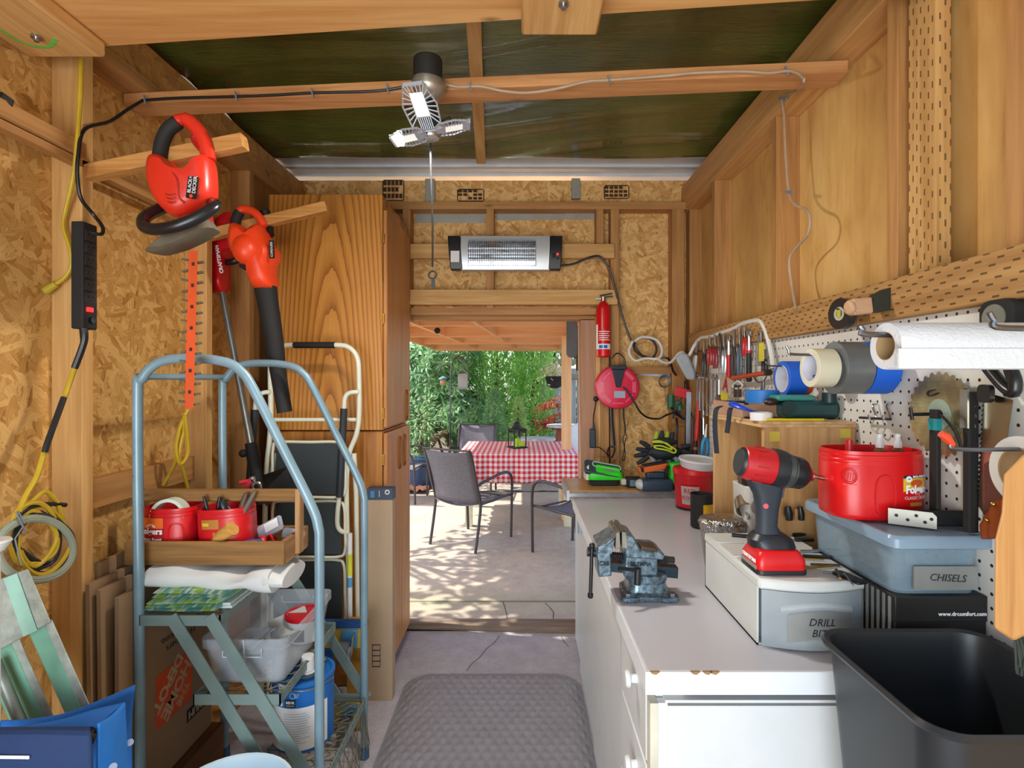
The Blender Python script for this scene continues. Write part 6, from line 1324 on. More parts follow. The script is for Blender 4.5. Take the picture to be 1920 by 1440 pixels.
# ================================================================ things on the worktop
# ---- vise
vx, vy = .345, 1.50; VM = Matrix.Translation((vx, vy, CZ)) @ Matrix.Rotation(math.radians(-3), 4, 'Z')
cast = N('hammered_iron'); cc = cast.coord(False); nv = cast.noise(cc, 70, 4, .6)
cast.base(cast.ramp(nv, [(.35, '#3c4b54'), (.7, '#7d95a3')])); cast.set(.3, .5); cast.bump(nv, .35, .004); castm = cast.m
jaw = plain('worn_jaw', '#8a857c', .4, .8, var=.2, vs=30)
vs_ = T('bench_vise', 'blue grey cast iron bench vise on the worktop edge', 'vise', (vx, vy, CZ))
def vpx(px, py, dy=0): return P(px, py, 1.46+dy)
def vpoly(pts, y0, y1): return B().loft([[V((p.x, y0, p.z)) for p in (vpx(*q) for q in pts)], [V((p.x, y1, p.z)) for p in (vpx(*q) for q in pts)]])
hexa = [(.062*math.cos(PI/3*k+.3)*(1.25 if k in (0, 3) else 1), .062*math.sin(PI/3*k+.3)) for k in range(6)]
O(B().loft([[V((vx+x, vy+y, CZ+z)) for x, y in [(s*a, t_*b_) for a, b_ in rrect(.135, .13, .03)]] for z, s, t_ in ((.0005, 1, 1), (.012, 1, 1), (.02, .82, .82), (.04, .74, .74), (.045, .74, .74))]), 'base', castm, vs_, bevel=.002)
for sx in (-1, 1):
    O(B().loft([[V((vx+sx*.052+sx*x, vy-.045+y, CZ+z)) for x, y in rrect(.055, .05, .015)] for z in (.0006, .014)]), 'foot_lug', castm, vs_, bevel=.003)
    O(B().cyl((vx+sx*.06, vy-.048, CZ+.014), (vx+sx*.06, vy-.048, CZ+.02), .011, n=6), 'bolt', steel, vs_)
O(B().lathe([(.058, .044), (.06, .05), (.06, .066), (.054, .07)], Matrix.Translation((vx, vy, CZ)), 32), 'swivel_ring', castm, vs_)
O(vpoly([(1172, 1040), (1232, 1042), (1232, 1086), (1168, 1080)], 1.45, 1.54), 'body', castm, vs_, bevel=.006)
O(vpoly([(1166, 1012), (1172, 998), (1186, 1002), (1198, 1028), (1232, 1030), (1244, 1036), (1240, 1046), (1172, 1042)], 1.44, 1.55), 'fixed_jaw', castm, vs_, bevel=.004)
O(vpoly([(1119, 1034), (1145, 1034), (1150, 1008), (1163, 994), (1158, 1000), (1120, 1022)], 1.44, 1.55), 'sliding_jaw', castm, vs_, bevel=.004)
O(vpoly([(1118, 1032), (1145, 1034), (1147, 1080), (1122, 1082)], 1.455, 1.535), 'jaw_block', castm, vs_, bevel=.005)
O(vpoly([(1152, 996), (1159, 992), (1160, 1022), (1151, 1024)], 1.435, 1.56), 'jaw_plate', jaw, vs_, bevel=.001); O(vpoly([(1163, 992), (1171, 993), (1174, 1024), (1163, 1022)], 1.435, 1.56), 'jaw_plate', jaw, vs_, bevel=.001)
O(vpoly([(1201, 1022), (1230, 1025), (1230, 1042), (1199, 1040)], 1.448, 1.50), 'anvil', plain('rusty_anvil', '#5a4638', .5, .6, var=.2), vs_, bevel=.003)
O(vpoly([(1146, 1060), (1276, 1070), (1275, 1090), (1146, 1077)], 1.48, 1.515), 'slide_bar', plain('blue_steel', '#35464f', .3, .8), vs_)
sc_ = B().tube([vpx(1140, 1041, .03), vpx(1264, 1050, .03)], .009, 12)
for i in range(26): p_ = vpx(1150+4.0*i, 1041.7+.29*i, .03); sc_.torus(frame(p_, (0, 1, 0), (0, 0, 1), (1, 0, 0)), .0095, .0018, 14, 4)
O(sc_, 'screw', blackm, vs_)
O(B().cyl(vpx(1101, 1034, .03), vpx(1120, 1036, .03), .013, n=18), 'screw_head', black, vs_)
O(B().cyl(vpx(1110, 1024, .015), vpx(1107, 1118, .015), .0052, n=12).ball(vpx(1110, 1023, .015), .0085, 10).lathe([(.006, 0), (.008, .004), (.008, .012), (.001, .014)], Matrix.Translation(vpx(1107, 1121, .015)), 12), 'handle_bar', black, vs_)
O(B().cyl(vpx(1196, 1066, -.03), vpx(1195, 1096, -.03), .009, n=14).tube([vpx(1196, 1070, -.032), vpx(1175, 1067, -.05), vpx(1160, 1066, -.06)], .005), 'lock_lever', black, vs_)
O(B().text('C88', .016, frame(vpx(1133, 1057, -.0065), (1, 0, .02), (-.02, 0, 1), (0, -1, 0)), .0008, bold=.0004), 'lettering', plain('iron_shadow', '#26343c', .5, .5), vs_)
O(B().text('OLYMPIA', .014, frame(vpx(1201, 1058, -.0115), (1, 0, -.04), (.04, 0, 1), (0, -1, 0)), .0008, bold=.0004), 'lettering', plain('iron_shadow', '#26343c', .5, .5), vs_)
# ---- white drawer unit DRILL BITS
def unitpoly(x0, x1, y0, y1, bulge, n=10):
    return [(x0, y1), (x0, y0)]+[(x0+(x1-x0)*i/n, y0-bulge*math.sin(PI*i/n)) for i in range(1, n)]+[(x1, y0), (x1, y1)]
db = T('drawer_box', 'white plastic drawer box with a taped handwritten label on the worktop', 'drawer box', (.648, 1.37, CZ))
dx0, dx1, dy0, dy1 = .53, .768, 1.195, 1.55
up_ = lambda x0, x1, y0, y1, bu, z0, z1: B().prism(unitpoly(x0, x1, y0, y1, bu), Matrix.Translation((0, 0, z0)), z1-z0)
wp_ = plain('white_plastic_box', '#c9ccc8', .4, var=.03)
O(B().bb(dx0, dx0+.004, dy0+.012, dy1, CZ+.0006, 1.015).bb(dx1-.004, dx1, dy0+.012, dy1, CZ+.0006, 1.015).bb(dx0, dx1, dy1-.004, dy1, CZ+.0006, 1.015).bb(dx0, dx1, dy0+.012, dy1, CZ+.0006, CZ+.005), 'shell', wp_, db)
O(up_(dx0-.003, dx1+.003, dy0-.004, dy1, .026, 1.012, 1.036), 'lid', wp_, db, bevel=.006)
O(B().bb(dx0-.003, .60, 1.33, 1.345, 1.0355, 1.0395).bb(dx0-.003, .60, 1.445, 1.46, 1.0355, 1.0395), 'lid_rib', wp_, db, bevel=.002)
pts = unitpoly(dx0+.006, dx1-.006, dy0, dy0+.02, .024, 14)[1:-1]
b = B().add([(x, y, CZ+.004) for x, y in pts]+[(x, y, 1.01) for x, y in pts]+[(x, y+.003, CZ+.004) for x, y in pts]+[(x, y+.003, 1.01) for x, y in pts], sum([[(i, i+1, len(pts)+i+1, len(pts)+i), (2*len(pts)+i+1, 2*len(pts)+i, 3*len(pts)+i, 3*len(pts)+i+1)] for i in range(len(pts)-1)], []))
O(b, 'drawer_front', glassy('smoky_drawer', '#aeb7bb', .62, .2), db)
O(B().bb(dx0+.012, dx1-.012, dy0+.04, dy1-.02, CZ+.006, 1.0), 'drawer_body', glassy('frost_drawer', '#c4ccd0', .5, .4), db)
def bf(x, z, e=.0012): t = (x-dx0-.006)/(dx1-dx0-.012); return V((x, dy0-.024*math.sin(PI*max(0, min(1, t)))-e, z))
O(B().grid(lambda u, v: bf(.585+.145*u, CZ+.018+.062*v+.012*math.sin(PI*u)), 12, 2), 'duct_label', plain('duct_label', '#878a86', .45), db)
O(B().grid(lambda u, v: bf(.57+.16*u, CZ+.082+.02*v+.012*math.sin(PI*u)-.004*v*v, .006*math.sin(PI*v)), 12, 4), 'pull', glassy('frost_pull', '#c9d0d2', .7, .3), db)
hand = plain('marker_ink', '#22282c', .6)
O(B().text('DRILL', .023, Matrix(), .0003, shear=.25, warp=lambda a, b_, c: tuple(bf(.657+a, CZ+.066+b_-.03*a, .0018+c))), 'handwriting', hand, db)
O(B().text('BITS', .023, Matrix(), .0003, shear=.25, warp=lambda a, b_, c: tuple(bf(.655+a, CZ+.042+b_-.03*a, .0018+c))), 'handwriting', hand, db)
DZ_ = 1.0365
# ---- cordless drill
dd_ = T('cordless_drill', 'red and black cordless drill standing on its battery on the white drawer box', 'drill', (.60, 1.27, DZ_))
yD = 1.27; q = lambda px, py, d=0: P(px, py, yD+d)
blk2 = plain('drill_black', '#22262b', .4)
ax0, ax1 = q(1392, 866), q(1512, 890); axd = (ax1-ax0).normalized(); mdr = frame(ax0, *axes(axd)[:2], axd)
mdr = mdr @ Matrix.Diagonal((1.25, 1.25, 1.02, 1))
O(B().lathe([(.001, -.006), (.024, -.006), (.030, .0), (.034, .03), (.035, .055), (.034, .072), (.001, .073)], mdr, 28), 'motor_housing', plain('drill_red', '#c01f26', .35), dd_)
O(B().lathe([(.001, -.010), (.024, -.0095), (.028, -.004), (.029, .010), (.001, .011)], mdr, 28), 'rear_cap', blk2, dd_)
b = B()
for i in range(12):
    a = 2*PI*i/12
    b.beam(mdr @ V((.0345*math.cos(a), .0345*math.sin(a), .02)), mdr @ V((.0352*math.cos(a), .0352*math.sin(a), .045)), .002, .002)
O(b, 'vent', dred, dd_)
O(B().lathe([(.001, .066), (.037, .066), (.038, .08), (.036, .095), (.001, .096)], mdr, 28), 'gear_case', blk2, dd_)
O(B().lathe([(.001, .092), (.034, .092), (.033, .108), (.030, .112), (.030, .120), (.001, .12)], mdr, 28), 'clutch_ring', plain('clutch_grey', '#585a58', .3, .5), dd_)
O(B().lathe([(.001, .116), (.031, .116), (.030, .137), (.027, .144), (.012, .16), (.001, .161)], mdr, 24), 'chuck', plain('chuck_black', '#303336', .3, .5), dd_)
O(B().lathe([(.001, .15), (.014, .15), (.011, .166), (.006, .170), (.001, .17)], mdr, 20), 'chuck_nose', plain('chrome', '#d0d4d8', .15, 1), dd_)
O(B().lathe([(.001, .165), (.0045, .165), (.0045, .192), (.0055, .193), (.003, .205), (.001, .21)], mdr, 10), 'driver_bit', plain('bit_steel', '#c2bba8', .2, 1), dd_)
def ring(c, w, d, tilt=0): return [V((c.x+a, c.y+b_, c.z+tilt*a)) for a, b_ in rrect(w, d, min(w, d)*.42)]
O(B().loft([ring(q(1432, 905), .085, .05, -.2), ring(q(1438, 930), .062, .044, -.15), ring(q(1438, 955), .050, .042), ring(q(1437, 985), .046, .04), ring(q(1440, 1000), .062, .046)]), 'grip', plain('grip_navy', '#2b333c', .6), dd_)
O(B().loft([ring(q(1448, 900, -.0), .05, .03), ring(q(1452, 916, -.0), .044, .026)]), 'trigger_mount', red, dd_)
O(B().loft([ring(q(1463, 912, -.0), .02, .022), ring(q(1460, 932, -.0), .018, .02)]), 'trigger', plain('trigger_blue_grey', '#51606e', .4), dd_)
O(B().cyl(q(1436, 949, -.0225), q(1436, 949, -.0205), .006, n=14), 'logo', red, dd_)
O(B().loft([ring(q(1440, 998), .07, .055), ring(q(1443, 1008), .10, .075), ring(q(1446, 1022), .104, .08)]), 'battery_seat', blk2, dd_)
zb0 = DZ_+.001; by = yD
O(B().loft([[V((.59+a*s, by-.012+b_*s, zb0+z)) for a, b_ in rrect(.112, .10, .014)] for z, s in ((.0, .96), (.004, 1), (.03, 1), (.046, .86), (.05, .78))]), 'battery', plain('battery_red', '#d5151c', .35), dd_)
O(B().loft([[V((.59+a, by-.012+b_, zb0+z)) for a, b_ in rrect(.116, .104, .015)] for z in (.0002, .009)]), 'battery_base', blk2, dd_)
O(B().loft([[V((.605+a*s, by-.064+.012*(z/.04), zb0+z)) for a in (-.02, .02)]+[V((.605+a*s, by-.05+.012*(z/.04), zb0+z)) for a in (.02, -.02)] for z, s in ((.012, .8), (.02, 1), (.04, .95))]), 'latch', black, dd_)
O(B().text('CRAFTSMAN', .0125, frame((.5335, by-.012, zb0+.026), (0, -1, 0), (0, 0, 1), (-1, 0, 0)), .0004, bold=.0003), 'lettering', whitep, dd_)
O(B().bb(.5325, .534, by-.052, by+.03, zb0+.008, zb0+.018), 'side_plate', plain('silver_plate', '#a9a294', .4, .3), dd_)
# bits, drivers lying round the drill
def rod(name, label, cat, p0, p1, r, mat, parts=(), group=None):
    p0, p1 = V(p0), V(p1); b = B().cyl(p0, p1, r, n=10)
    t = T(name, label, cat, (p0.x, p0.y, min(p0.z, p1.z)-r), group) if parts else None
    if not parts: return TO(b, name, label, cat, mat, group)
    O(b, 'shank', mat, t)
    for nm, a, c, rr, mm in parts: O(B().cyl(p0.lerp(p1, a), p0.lerp(p1, c), rr, n=12), nm, mm, t)
    return t
zt_ = DZ_+.004; dp = lambda px, py, z=zt_: PZ(px, py, z)
rod('nut_driver', 'short driver with a blue and red end behind the drill battery', 'driver', dp(1500, 1033), dp(1578, 1033), .003, steel, (('socket', .3, .62, .0045, steel), ('handle', .62, .9, .0065, plain('driver_navy', '#1a2a55', .3)), ('end_cap', .9, 1.02, .0067, plain('driver_crimson', '#a11c34', .3))))
rod('twist_bit', 'gold twist bit touching the front of the drill battery', 'drill bit', dp(1504, 1065), dp(1560, 1062), .0025, brass, (('tip', -.1, .0, .0022, dsteel),), 'loose bits on the drawer box')
rod('twist_bit', 'brown twist bit right of the gold one', 'drill bit', dp(1520, 1058), dp(1575, 1060), .003, plain('bronze_bit', '#7a6244', .35, .8), (), 'loose bits on the drawer box')
rod('twist_bit', 'short steel bit standing out towards the front of the box', 'drill bit', dp(1568, 1068), dp(1575, 1085), .0035, plain('bronze_bit', '#7a6244', .35, .8), (), 'loose bits on the drawer box')
rod('twist_bit', 'thin bright bit lying in the black tray', 'drill bit', PZ(1582, 1075, DZ_+.009), PZ(1600, 1097, DZ_+.009), .0018, steel, (), 'loose bits on the drawer box')
rod('twist_bit', 'dark long bit parallel to the blue and red driver', 'drill bit', dp(1505, 1042), dp(1560, 1045), .004, blackm, (), 'loose bits on the drawer box')
rod('twist_bit', 'thin gold rimmed bit under the dark long one', 'drill bit', dp(1508, 1047), dp(1545, 1049), .002, brass, (), 'loose bits on the drawer box')
rod('twist_bit', 'steel bit left of the black tray', 'drill bit', dp(1545, 1073), dp(1572, 1073), .0025, steel, (), 'loose bits on the drawer box')
c = dp(1592, 1085, DZ_); TO(B().prism(rrect(.03, .075, .008), frame(c, V((1, .25, 0)).normalized(), V((-.25, 1, 0)).normalized(), (0, 0, 1)), .006), 'bit_tray', 'small black plastic tray at the front corner of the drawer box', 'tray', black, bevel=.002)
rod('spade_bit', 'grey bolt lying behind the drill grip', 'bolt', PZ(1466, 992, zt_+.01), PZ(1500, 990, zt_+.01), .004, steel, (('head', .85, 1.1, .011, steel),))
for i, (a, c_, lb) in enumerate(((( 1372, 1003), (1404, 1006), 'black bit holder left of the drill battery'), ((1488, 1003), (1522, 1000), 'black hex key right behind the drill battery'), ((1490, 1012), (1525, 1012), 'grey bit set strip right behind the drill battery'))):
    rod('bit_holder', lb, 'bit holder', dp(*a), dp(*c_), .0055, black if i < 2 else dsteel, (), 'small holders round the drill')
# ---- foil tray and gadgets behind the drill
ft_ = T('foil_tray', 'crumpled foil tray behind the drill', 'tray', P(1358, 1000, 1.72))
foil = N('foil'); cc = foil.coord(False); foil.base('#b9b6b2'); foil.set(.22, 1); foil.bump(foil.noise(cc, 38, 3, .6), .9, .02)
fy_ = 1.72; fc0 = P(1362, 990, fy_)
O(B().lathe([(.06, 0), (.074, .13), (.08, .142), (.072, .142), (.058, .006), (.001, .006)], Matrix.Translation((fc0.x+.0, fy_, CZ+.001)), 26, 1.15, .8), 'foil_dish', foil.m, ft_)
O(B().lathe([(.082, .1425), (.076, .155), (.001, .163)], Matrix.Translation((fc0.x+.0, fy_, CZ+.001)), 26, 1.1, .75), 'foil_cover', foil.m, ft_)
hs2 = T('hole_saw', 'hole saw cup with its pilot bit lying on the foil tray', 'hole saw', (fc0.x+.05, fy_-.03, CZ+.165))
mh = rot((fc0.x+.05, fy_-.03, CZ+.195), 2.2, .25)
O(B().lathe([(.001, -.03), (.03, -.03), (.031, .012), (.028, .012), (.027, -.026), (.001, -.026)], mh, 24), 'cup', plain('dull_bronze', '#8f7c60', .35, .8), hs2); O(B().cyl(mh @ V((0, 0, -.03)), mh @ V((0, 0, .045)), .005), 'pilot_bit', steel, hs2)
org = T('desk_organizer', 'grey white plastic organiser with a round dial in the wooden shelf box', 'organiser', (.79, 1.75, CZ))
O(B().loft([[V((.78+a*s, 1.72+b_*s, CZ+.001+z)) for a, b_ in rrect(.17, .12, .02)] for z, s in ((0, .9), (.26, 1.0), (.265, 1.02))]), 'body', plain('warm_white', '#cbc8c2', .4, var=.05), org, bevel=.004)
O(B().cyl((.735, 1.662, CZ+.205), (.735, 1.655, CZ+.205), .026, n=24).cyl((.735, 1.655, CZ+.205), (.735, 1.650, CZ+.205), .012, n=20), 'dial', plain('dial_grey', '#a9a7a4', .4, .3), org)
cn = T('tin_lid_can', 'dark tin with brass valve pieces on the grey white organiser', 'tin', (.79, 1.70, CZ+.2665)); mc = Matrix.Translation((.755, 1.71, CZ+.2665))
O(B().lathe([(.001, 0), (.06, 0), (.062, .03), (.064, .032), (.058, .034), (.056, .004), (.001, .004)], mc, 28), 'tin', plain('dark_tin', '#5b5046', .3, .8), cn); O(B().cyl((.80, 1.68, CZ+.278), (.84, 1.68, CZ+.283), .008).cyl((.82, 1.68, CZ+.27), (.82, 1.68, CZ+.303), .007), 'brass_fitting', brass, cn); O(B().cyl((.845, 1.675, CZ+.275), (.853, 1.665, CZ+.275), .016, n=18), 'dial_knob', dsteel, cn)
jar = T('pen_cup', 'black tool cup with a pencil and dark handles behind the drill', 'cup', (.79, 1.49, CZ))
# ---- wooden shelf box
bxw = wood('box_oak', '#d2a974', '#b1834c', 'Z', 1.0, .5, 0, .3, c3='#c8a27a'); bx_ = T('shelf_box', 'wooden shelf box open to the aisle against the pegboard', 'shelf box', (.81, 1.7, CZ))
bz1 = 1.345
O(B().bb(.685, .945, 1.515, 1.531, CZ+.0006, bz1), 'side_panel', bxw, bx_, bevel=.001); O(B().bb(.685, .945, 1.905, 1.92, CZ+.0006, bz1), 'side_panel', bxw, bx_, bevel=.001)
O(B().bb(.93, .945, 1.531, 1.905, CZ+.0006, bz1), 'back_panel', bxw, bx_); plyx = wood('box_ply', '#d9b88a', '#b88f5c', 'Y', 1, .5)
O(B().bb(.675, .945, 1.51, 1.93, bz1, bz1+.008), 'top_board', plyx, bx_); O(B().bb(.68, .945, 1.512, 1.925, bz1+.0085, bz1+.016), 'top_board', plyx, bx_)
O(B().bb(.70, .73, 1.5135, 1.515, bz1-.04, bz1-.012), 'tape_patch', plain('yellow_patch', '#d8c24a', .6), bx_); O(B().bb(.90, .93, 1.5135, 1.515, bz1-.03, bz1-.004), 'tape_patch', plain('yellow_patch', '#d8c24a', .6), bx_); O(B().ball((.742, 1.514, bz1-.075), .004, 8), 'screw_head', steel, bx_)
BZ = bz1+.0165
for i, (px, py, qx, qy, r, m_, lb) in enumerate(((1480, 975, 1477, 950, .012, black, 'fat black handle in the cup behind the drill'), (1492, 975, 1493, 955, .006, wood('pencil_wood', '#b98a5a', '#96683c', 'Z'), 'red ended wooden stick in the cup behind the drill'), (1503, 975, 1500, 950, .010, black, 'slanted black handle in the cup behind the drill'))):
    TO(B().tube([P(px, py, 1.47), P((px+qx)/2, (py+qy)/2, 1.47), P(qx, qy, 1.47)], [r*.8, r, r*.7], 10), 'handle_stick', lb, 'hand tool', m_, 'tools in the cup behind the drill')
O(B().lathe([(.001, .001), (.03, .001), (.032, .12), (.029, .12), (.028, .005), (.001, .005)], Matrix.Translation((.753, 1.475, CZ)), 22), 'cup', blackm, jar)
jar.location = (.753, 1.475, CZ)
for ch_ in jar.children: ch_.location = V((.79, 1.49, CZ))-V((.753, 1.475, CZ))
# things on top of the shelf box
tray = T('card_tray', 'low cardboard tray of tapes on top of the shelf box', 'tray', (.76, 1.82, BZ))
crd = plain('pink_card', '#b08a70', .8, var=.06)
O(B().bb(.69, .80, 1.66, 1.665, BZ, BZ+.04).bb(.685, .69, 1.66, 1.92, BZ, BZ+.045).bb(.80, .805, 1.66, 1.92, BZ, BZ+.04).bb(.69, .80, 1.915, 1.92, BZ, BZ+.045).bb(.69, .80, 1.66, 1.92, BZ, BZ+.003), 'tray', crd, tray)
TO(B().lathe([(.034, 0), (.05, 0), (.05, .04), (.034, .04), (.034, 0)], Matrix.Translation((.765, 1.705, BZ+.045)), 30, caps=False), 'tape_roll', 'bright blue tape roll lying flat on the card tray', 'tape', plain('sky_tape', '#1b77c9', .5))
TO(B().lathe([(.03, 0), (.046, 0), (.046, .04), (.03, .04), (.03, 0)], Matrix.Translation((.738, 1.86, BZ+.004)), 30, caps=False), 'tape_roll', 'dark navy tape roll in the card tray beside the bright blue one', 'tape', plain('navy_tape', '#17324f', .4))
ub = T('lashing_strap', 'blue strap with black webbing ends hanging over the shelf box front', 'strap', P(1395, 850, 1.62))
O(B().tube(catmull([P(1373, 757, 1.66), P(1380, 760, 1.63), P(1395, 766, 1.60), P(1412, 771, 1.60), P(1420, 772, 1.6)], 5), [.012, .014, .015, .015, .015, .014, .013, .012, .011, .010, .009, .008, .007, .006, .005, .004, .004, .004, .003, .003, .003], 10, flat=.6), 'blue_handle', plain('royal_blue', '#1646c8', .3), ub)
O(B().tube(catmull([P(1352, 762, 1.70), P(1344, 766, 1.68), P(1341, 780, 1.675), P(1341, 810, 1.675), P(1344, 850, 1.675)], 5), .0085, 6, flat=.3).tube(catmull([P(1370, 765, 1.66), P(1368, 772, 1.65), P(1366, 790, 1.655), P(1363, 812, 1.655)], 5), .0075, 6, flat=.4), 'black_webbing', plain('webbing', '#1d2430', .8), ub)
TO(B().lathe([(.022, 0), (.03, 0), (.031, .022), (.022, .024), (.022, 0)], Matrix.Translation(V((P(1427, 795, 1.56).x, 1.56, BZ))), 26, caps=False), 'white_ring', 'white tape ring at the front left corner of the shelf box', 'tape', white)
TO(B().ball((P(1440, 765, 1.63).x, 1.61, BZ+.052), (.022, .014, .012), 12), 'dark_plug', 'dark plug lying right of the bright blue tape roll', 'plug', plain('dark_brown', '#2b201c', .4))
gt = T('nail_gun', 'dark teal plastic power tool lying on the shelf box behind the pencil', 'power tool', (.86, 1.63, BZ))
teal = plain('dark_teal', '#1d4a4c', .4)
O(B().loft([[V((.79+a, 1.64+b_, BZ+z)) for a, b_ in ((0, -.05), (.16, -.05), (.16, .05), (0, .05))] for z in (.001, .055)]), 'body', teal, gt, bevel=.014)
O(B().bb(.765, .88, 1.60, 1.68, BZ+.055, BZ+.072), 'top_plate', plain('light_teal', '#3f8f84', .4), gt, bevel=.006); [O(B().cyl(a_, c_, .02, n=18), 'knob', plain('deep_teal', '#123436', .4), gt) for a_, c_ in (((.79, 1.592, BZ+.035), (.79, 1.578, BZ+.035)), ((.92, 1.60, BZ+.05), (.92, 1.60, BZ+.08)), ((.945, 1.62, BZ+.03), (.958, 1.62, BZ+.03)))]
pen = T('pencil', 'yellow pencil lying along the front edge of the shelf box top', 'pencil', (.77, 1.525, BZ))
O(B().cyl((P(1435, 797, 1.53).x, 1.525, BZ+.004), (P(1542, 797, 1.53).x, 1.525, BZ+.004), .004, n=6), 'shaft', plain('pencil_yellow', '#e0c81c', .4), pen); O(B().cyl((P(1542, 797, 1.53).x, 1.525, BZ+.004), (P(1552, 797, 1.53).x, 1.525, BZ+.004), .004, .001, n=6), 'tip', wood('pencil_wood', '#b98a5a', '#96683c', 'Z'), pen)
# ---- lidded tub CHISELS on black shoe box
bb0, bb1, by0, by1 = .762, .948, 1.09, 1.40
sbx = T('shoe_box', 'black shoe box with grey stripes under the blue lidded bin', 'box', ((bb0+bb1)/2, 1.24, CZ))
O(B().bb(bb0+.0, bb1, by0, by1, CZ+.0006, CZ+.155), 'box', plain('black_card', '#141516', .5), sbx, bevel=.002)
O(B().bb(bb0-.002, bb1+.001, by0-.002, by1+.002, CZ+.105, CZ+.158), 'lid', plain('black_card', '#141516', .5), sbx, bevel=.002)
b = B()
for i in range(7): b.bb(bb0-.0032, bb0-.0015, by0+.01+.018*i, by0+.018+.018*i, CZ+.02, CZ+.152)
O(b, 'stripe', plain('stripe_grey', '#7b807c', .6), sbx)
O(B().text('www.drcomfort.com', .0115, frame((bb0+.135, by0-.0026, CZ+.122), (1, 0, 0), (0, 0, 1), (0, -1, 0)), .0003, bold=.0002), 'lettering', whitep, sbx)
CB = CZ+.1585
cbn = T('lidded_bin', 'clear bin with a grey blue lid and a handwritten label on the black shoe box', 'bin', ((bb0+bb1)/2, 1.25, CB))
cb_m = glassy('blue_clear', '#9cb8c8', .36, .12)
cxm, cym = .8535, 1.252
Rr = lambda w, d, z: [V((cxm+a, cym+b_, z)) for a, b_ in rrect(w, d, .022)]
O(B().loft([Rr(.172, .30, CB), Rr(.18, .318, CB+.105), Rr(.174, .312, CB+.105), Rr(.166, .294, CB+.004)]), 'tub', cb_m, cbn)
lidm = plain('lid_grey_blue', '#7b93a6', .3, var=.04)
O(B().loft([Rr(.206, .345, CB+.098), Rr(.212, .352, CB+.10), Rr(.212, .352, CB+.118), Rr(.204, .344, CB+.124), Rr(.19, .33, CB+.124), Rr(.184, .324, CB+.121)]), 'lid', lidm, cbn)
O(B().bb(.80, .93, cym-.162, cym-.158, CB+.012, CB+.06), 'duct_label', plain('duct_label', '#878a86', .45), cbn)
O(B().text('CHISELS', .021, frame((.868, cym-.163, CB+.036), (1, 0, -.05), (.05, 0, 1), (0, -1, 0)), .0003, shear=.2), 'handwriting', hand, cbn)
TO(B().bb(.80, .90, 1.16, 1.36, CB+.006, CB+.045).bb(.79, .84, 1.13, 1.30, CB+.045, CB+.07), 'tool_bundle', 'brownish tools seen faintly inside the lidded bin', 'tools', plain('dim_brown', '#7a6250', .7, var=.3, vs=30), bevel=.01)
LB = CB+.1245
o3 = V((.822, 1.265, LB)); r3, m3 = oval_can('coffee_can', 'large red coffee can with a yellow label on the lidded bin', o3, .106, .075, .155, 'red coffee cans', mat=plain('can_red_bright', '#cf1116', .32, var=.05))
can_label(r3, m3, .106, .075, .062, .103, .027, .104, 'classic'); dents(r3, m3, .106, .075, -.012, .03, .10)
em = B()
f3 = front(.106, .075)
for rr in (.014, .018): em.tube([m3 @ V(f3(-.083+rr*.7*math.cos(a), .10+rr*math.sin(a), 0)) for a in [2*PI*i/20 for i in range(20)]], .0012, 5, True)
for i in range(5): em.tube([m3 @ V(f3(-.09+.004*i, .09, 0)), m3 @ V(f3(-.088+.004*i, .107, 0))], .001, 5)
em.tube([m3 @ V(f3(-.093, .08, 0)), m3 @ V(f3(-.07, .08, 0))], .0015, 5)
O(em, 'embossed_crest', plain('can_red_bright', '#cf1116', .32), r3)
TO(B().lathe([(.014, 0), (.012, .03), (.008, .05), (.008, .062), (.001, .064)], Matrix.Translation(o3+V((-.035, .02, .11))), 16), 'red_nozzle', 'red bottle nozzle standing in the large red coffee can', 'nozzle', red)
for dx, lb in ((.025, 'clear capped bottle standing left in the large red coffee can'), (.068, 'clear capped bottle standing right in the large red coffee can')):
    t = T('small_bottle', lb, 'bottle', o3+V((dx, .0, .09)), 'bottles in the red can'); mm = Matrix.Translation(o3+V((dx, .0, .10)))
    O(B().lathe([(.013, 0), (.013, .05), (.007, .056), (.001, .056)], mm, 14), 'bottle', plain('brown_glass', '#7a4a30', .2), t); O(B().lathe([(.009, .056), (.009, .07), (.006, .074), (.006, .088), (.001, .09)], mm, 14), 'cap', glassy('clear_cap', '#dfe0e2', .7, .15), t)
mp2 = T('mending_plate', 'perforated galvanised plate lying in front of the large red coffee can', 'plate', (.85, 1.12, LB))
pmat = frame((.805, 1.175, LB+.001), V((.075, -.05, 0)).normalized(), (0, 0, 1), V((-.05, -.075, 0)).normalized())
O(B().prism([(0, 0), (.085, 0), (.085, .026), (.078, .034), (0, .034)], pmat, .002), 'plate', zinc, mp2)
b = B()
for x, y in ((.015, .02), (.035, .013), (.05, .024), (.065, .012), (.076, .02)): b.cyl(pmat @ V((x, y, .002)), pmat @ V((x, y, .0026)), .0035, n=10)
O(b, 'hole', ink, mp2)
TO(B().prism(rrect(.11, .032, .012), frame((.90, 1.155, LB+.017), V((1, -.1, 0)).normalized(), (0, .35, 1), V((-.1, -1, .35)).normalized()), .012), 'black_tool', 'flat black tool with bright pins right of the galvanised plate', 'tool', black, bevel=.003)
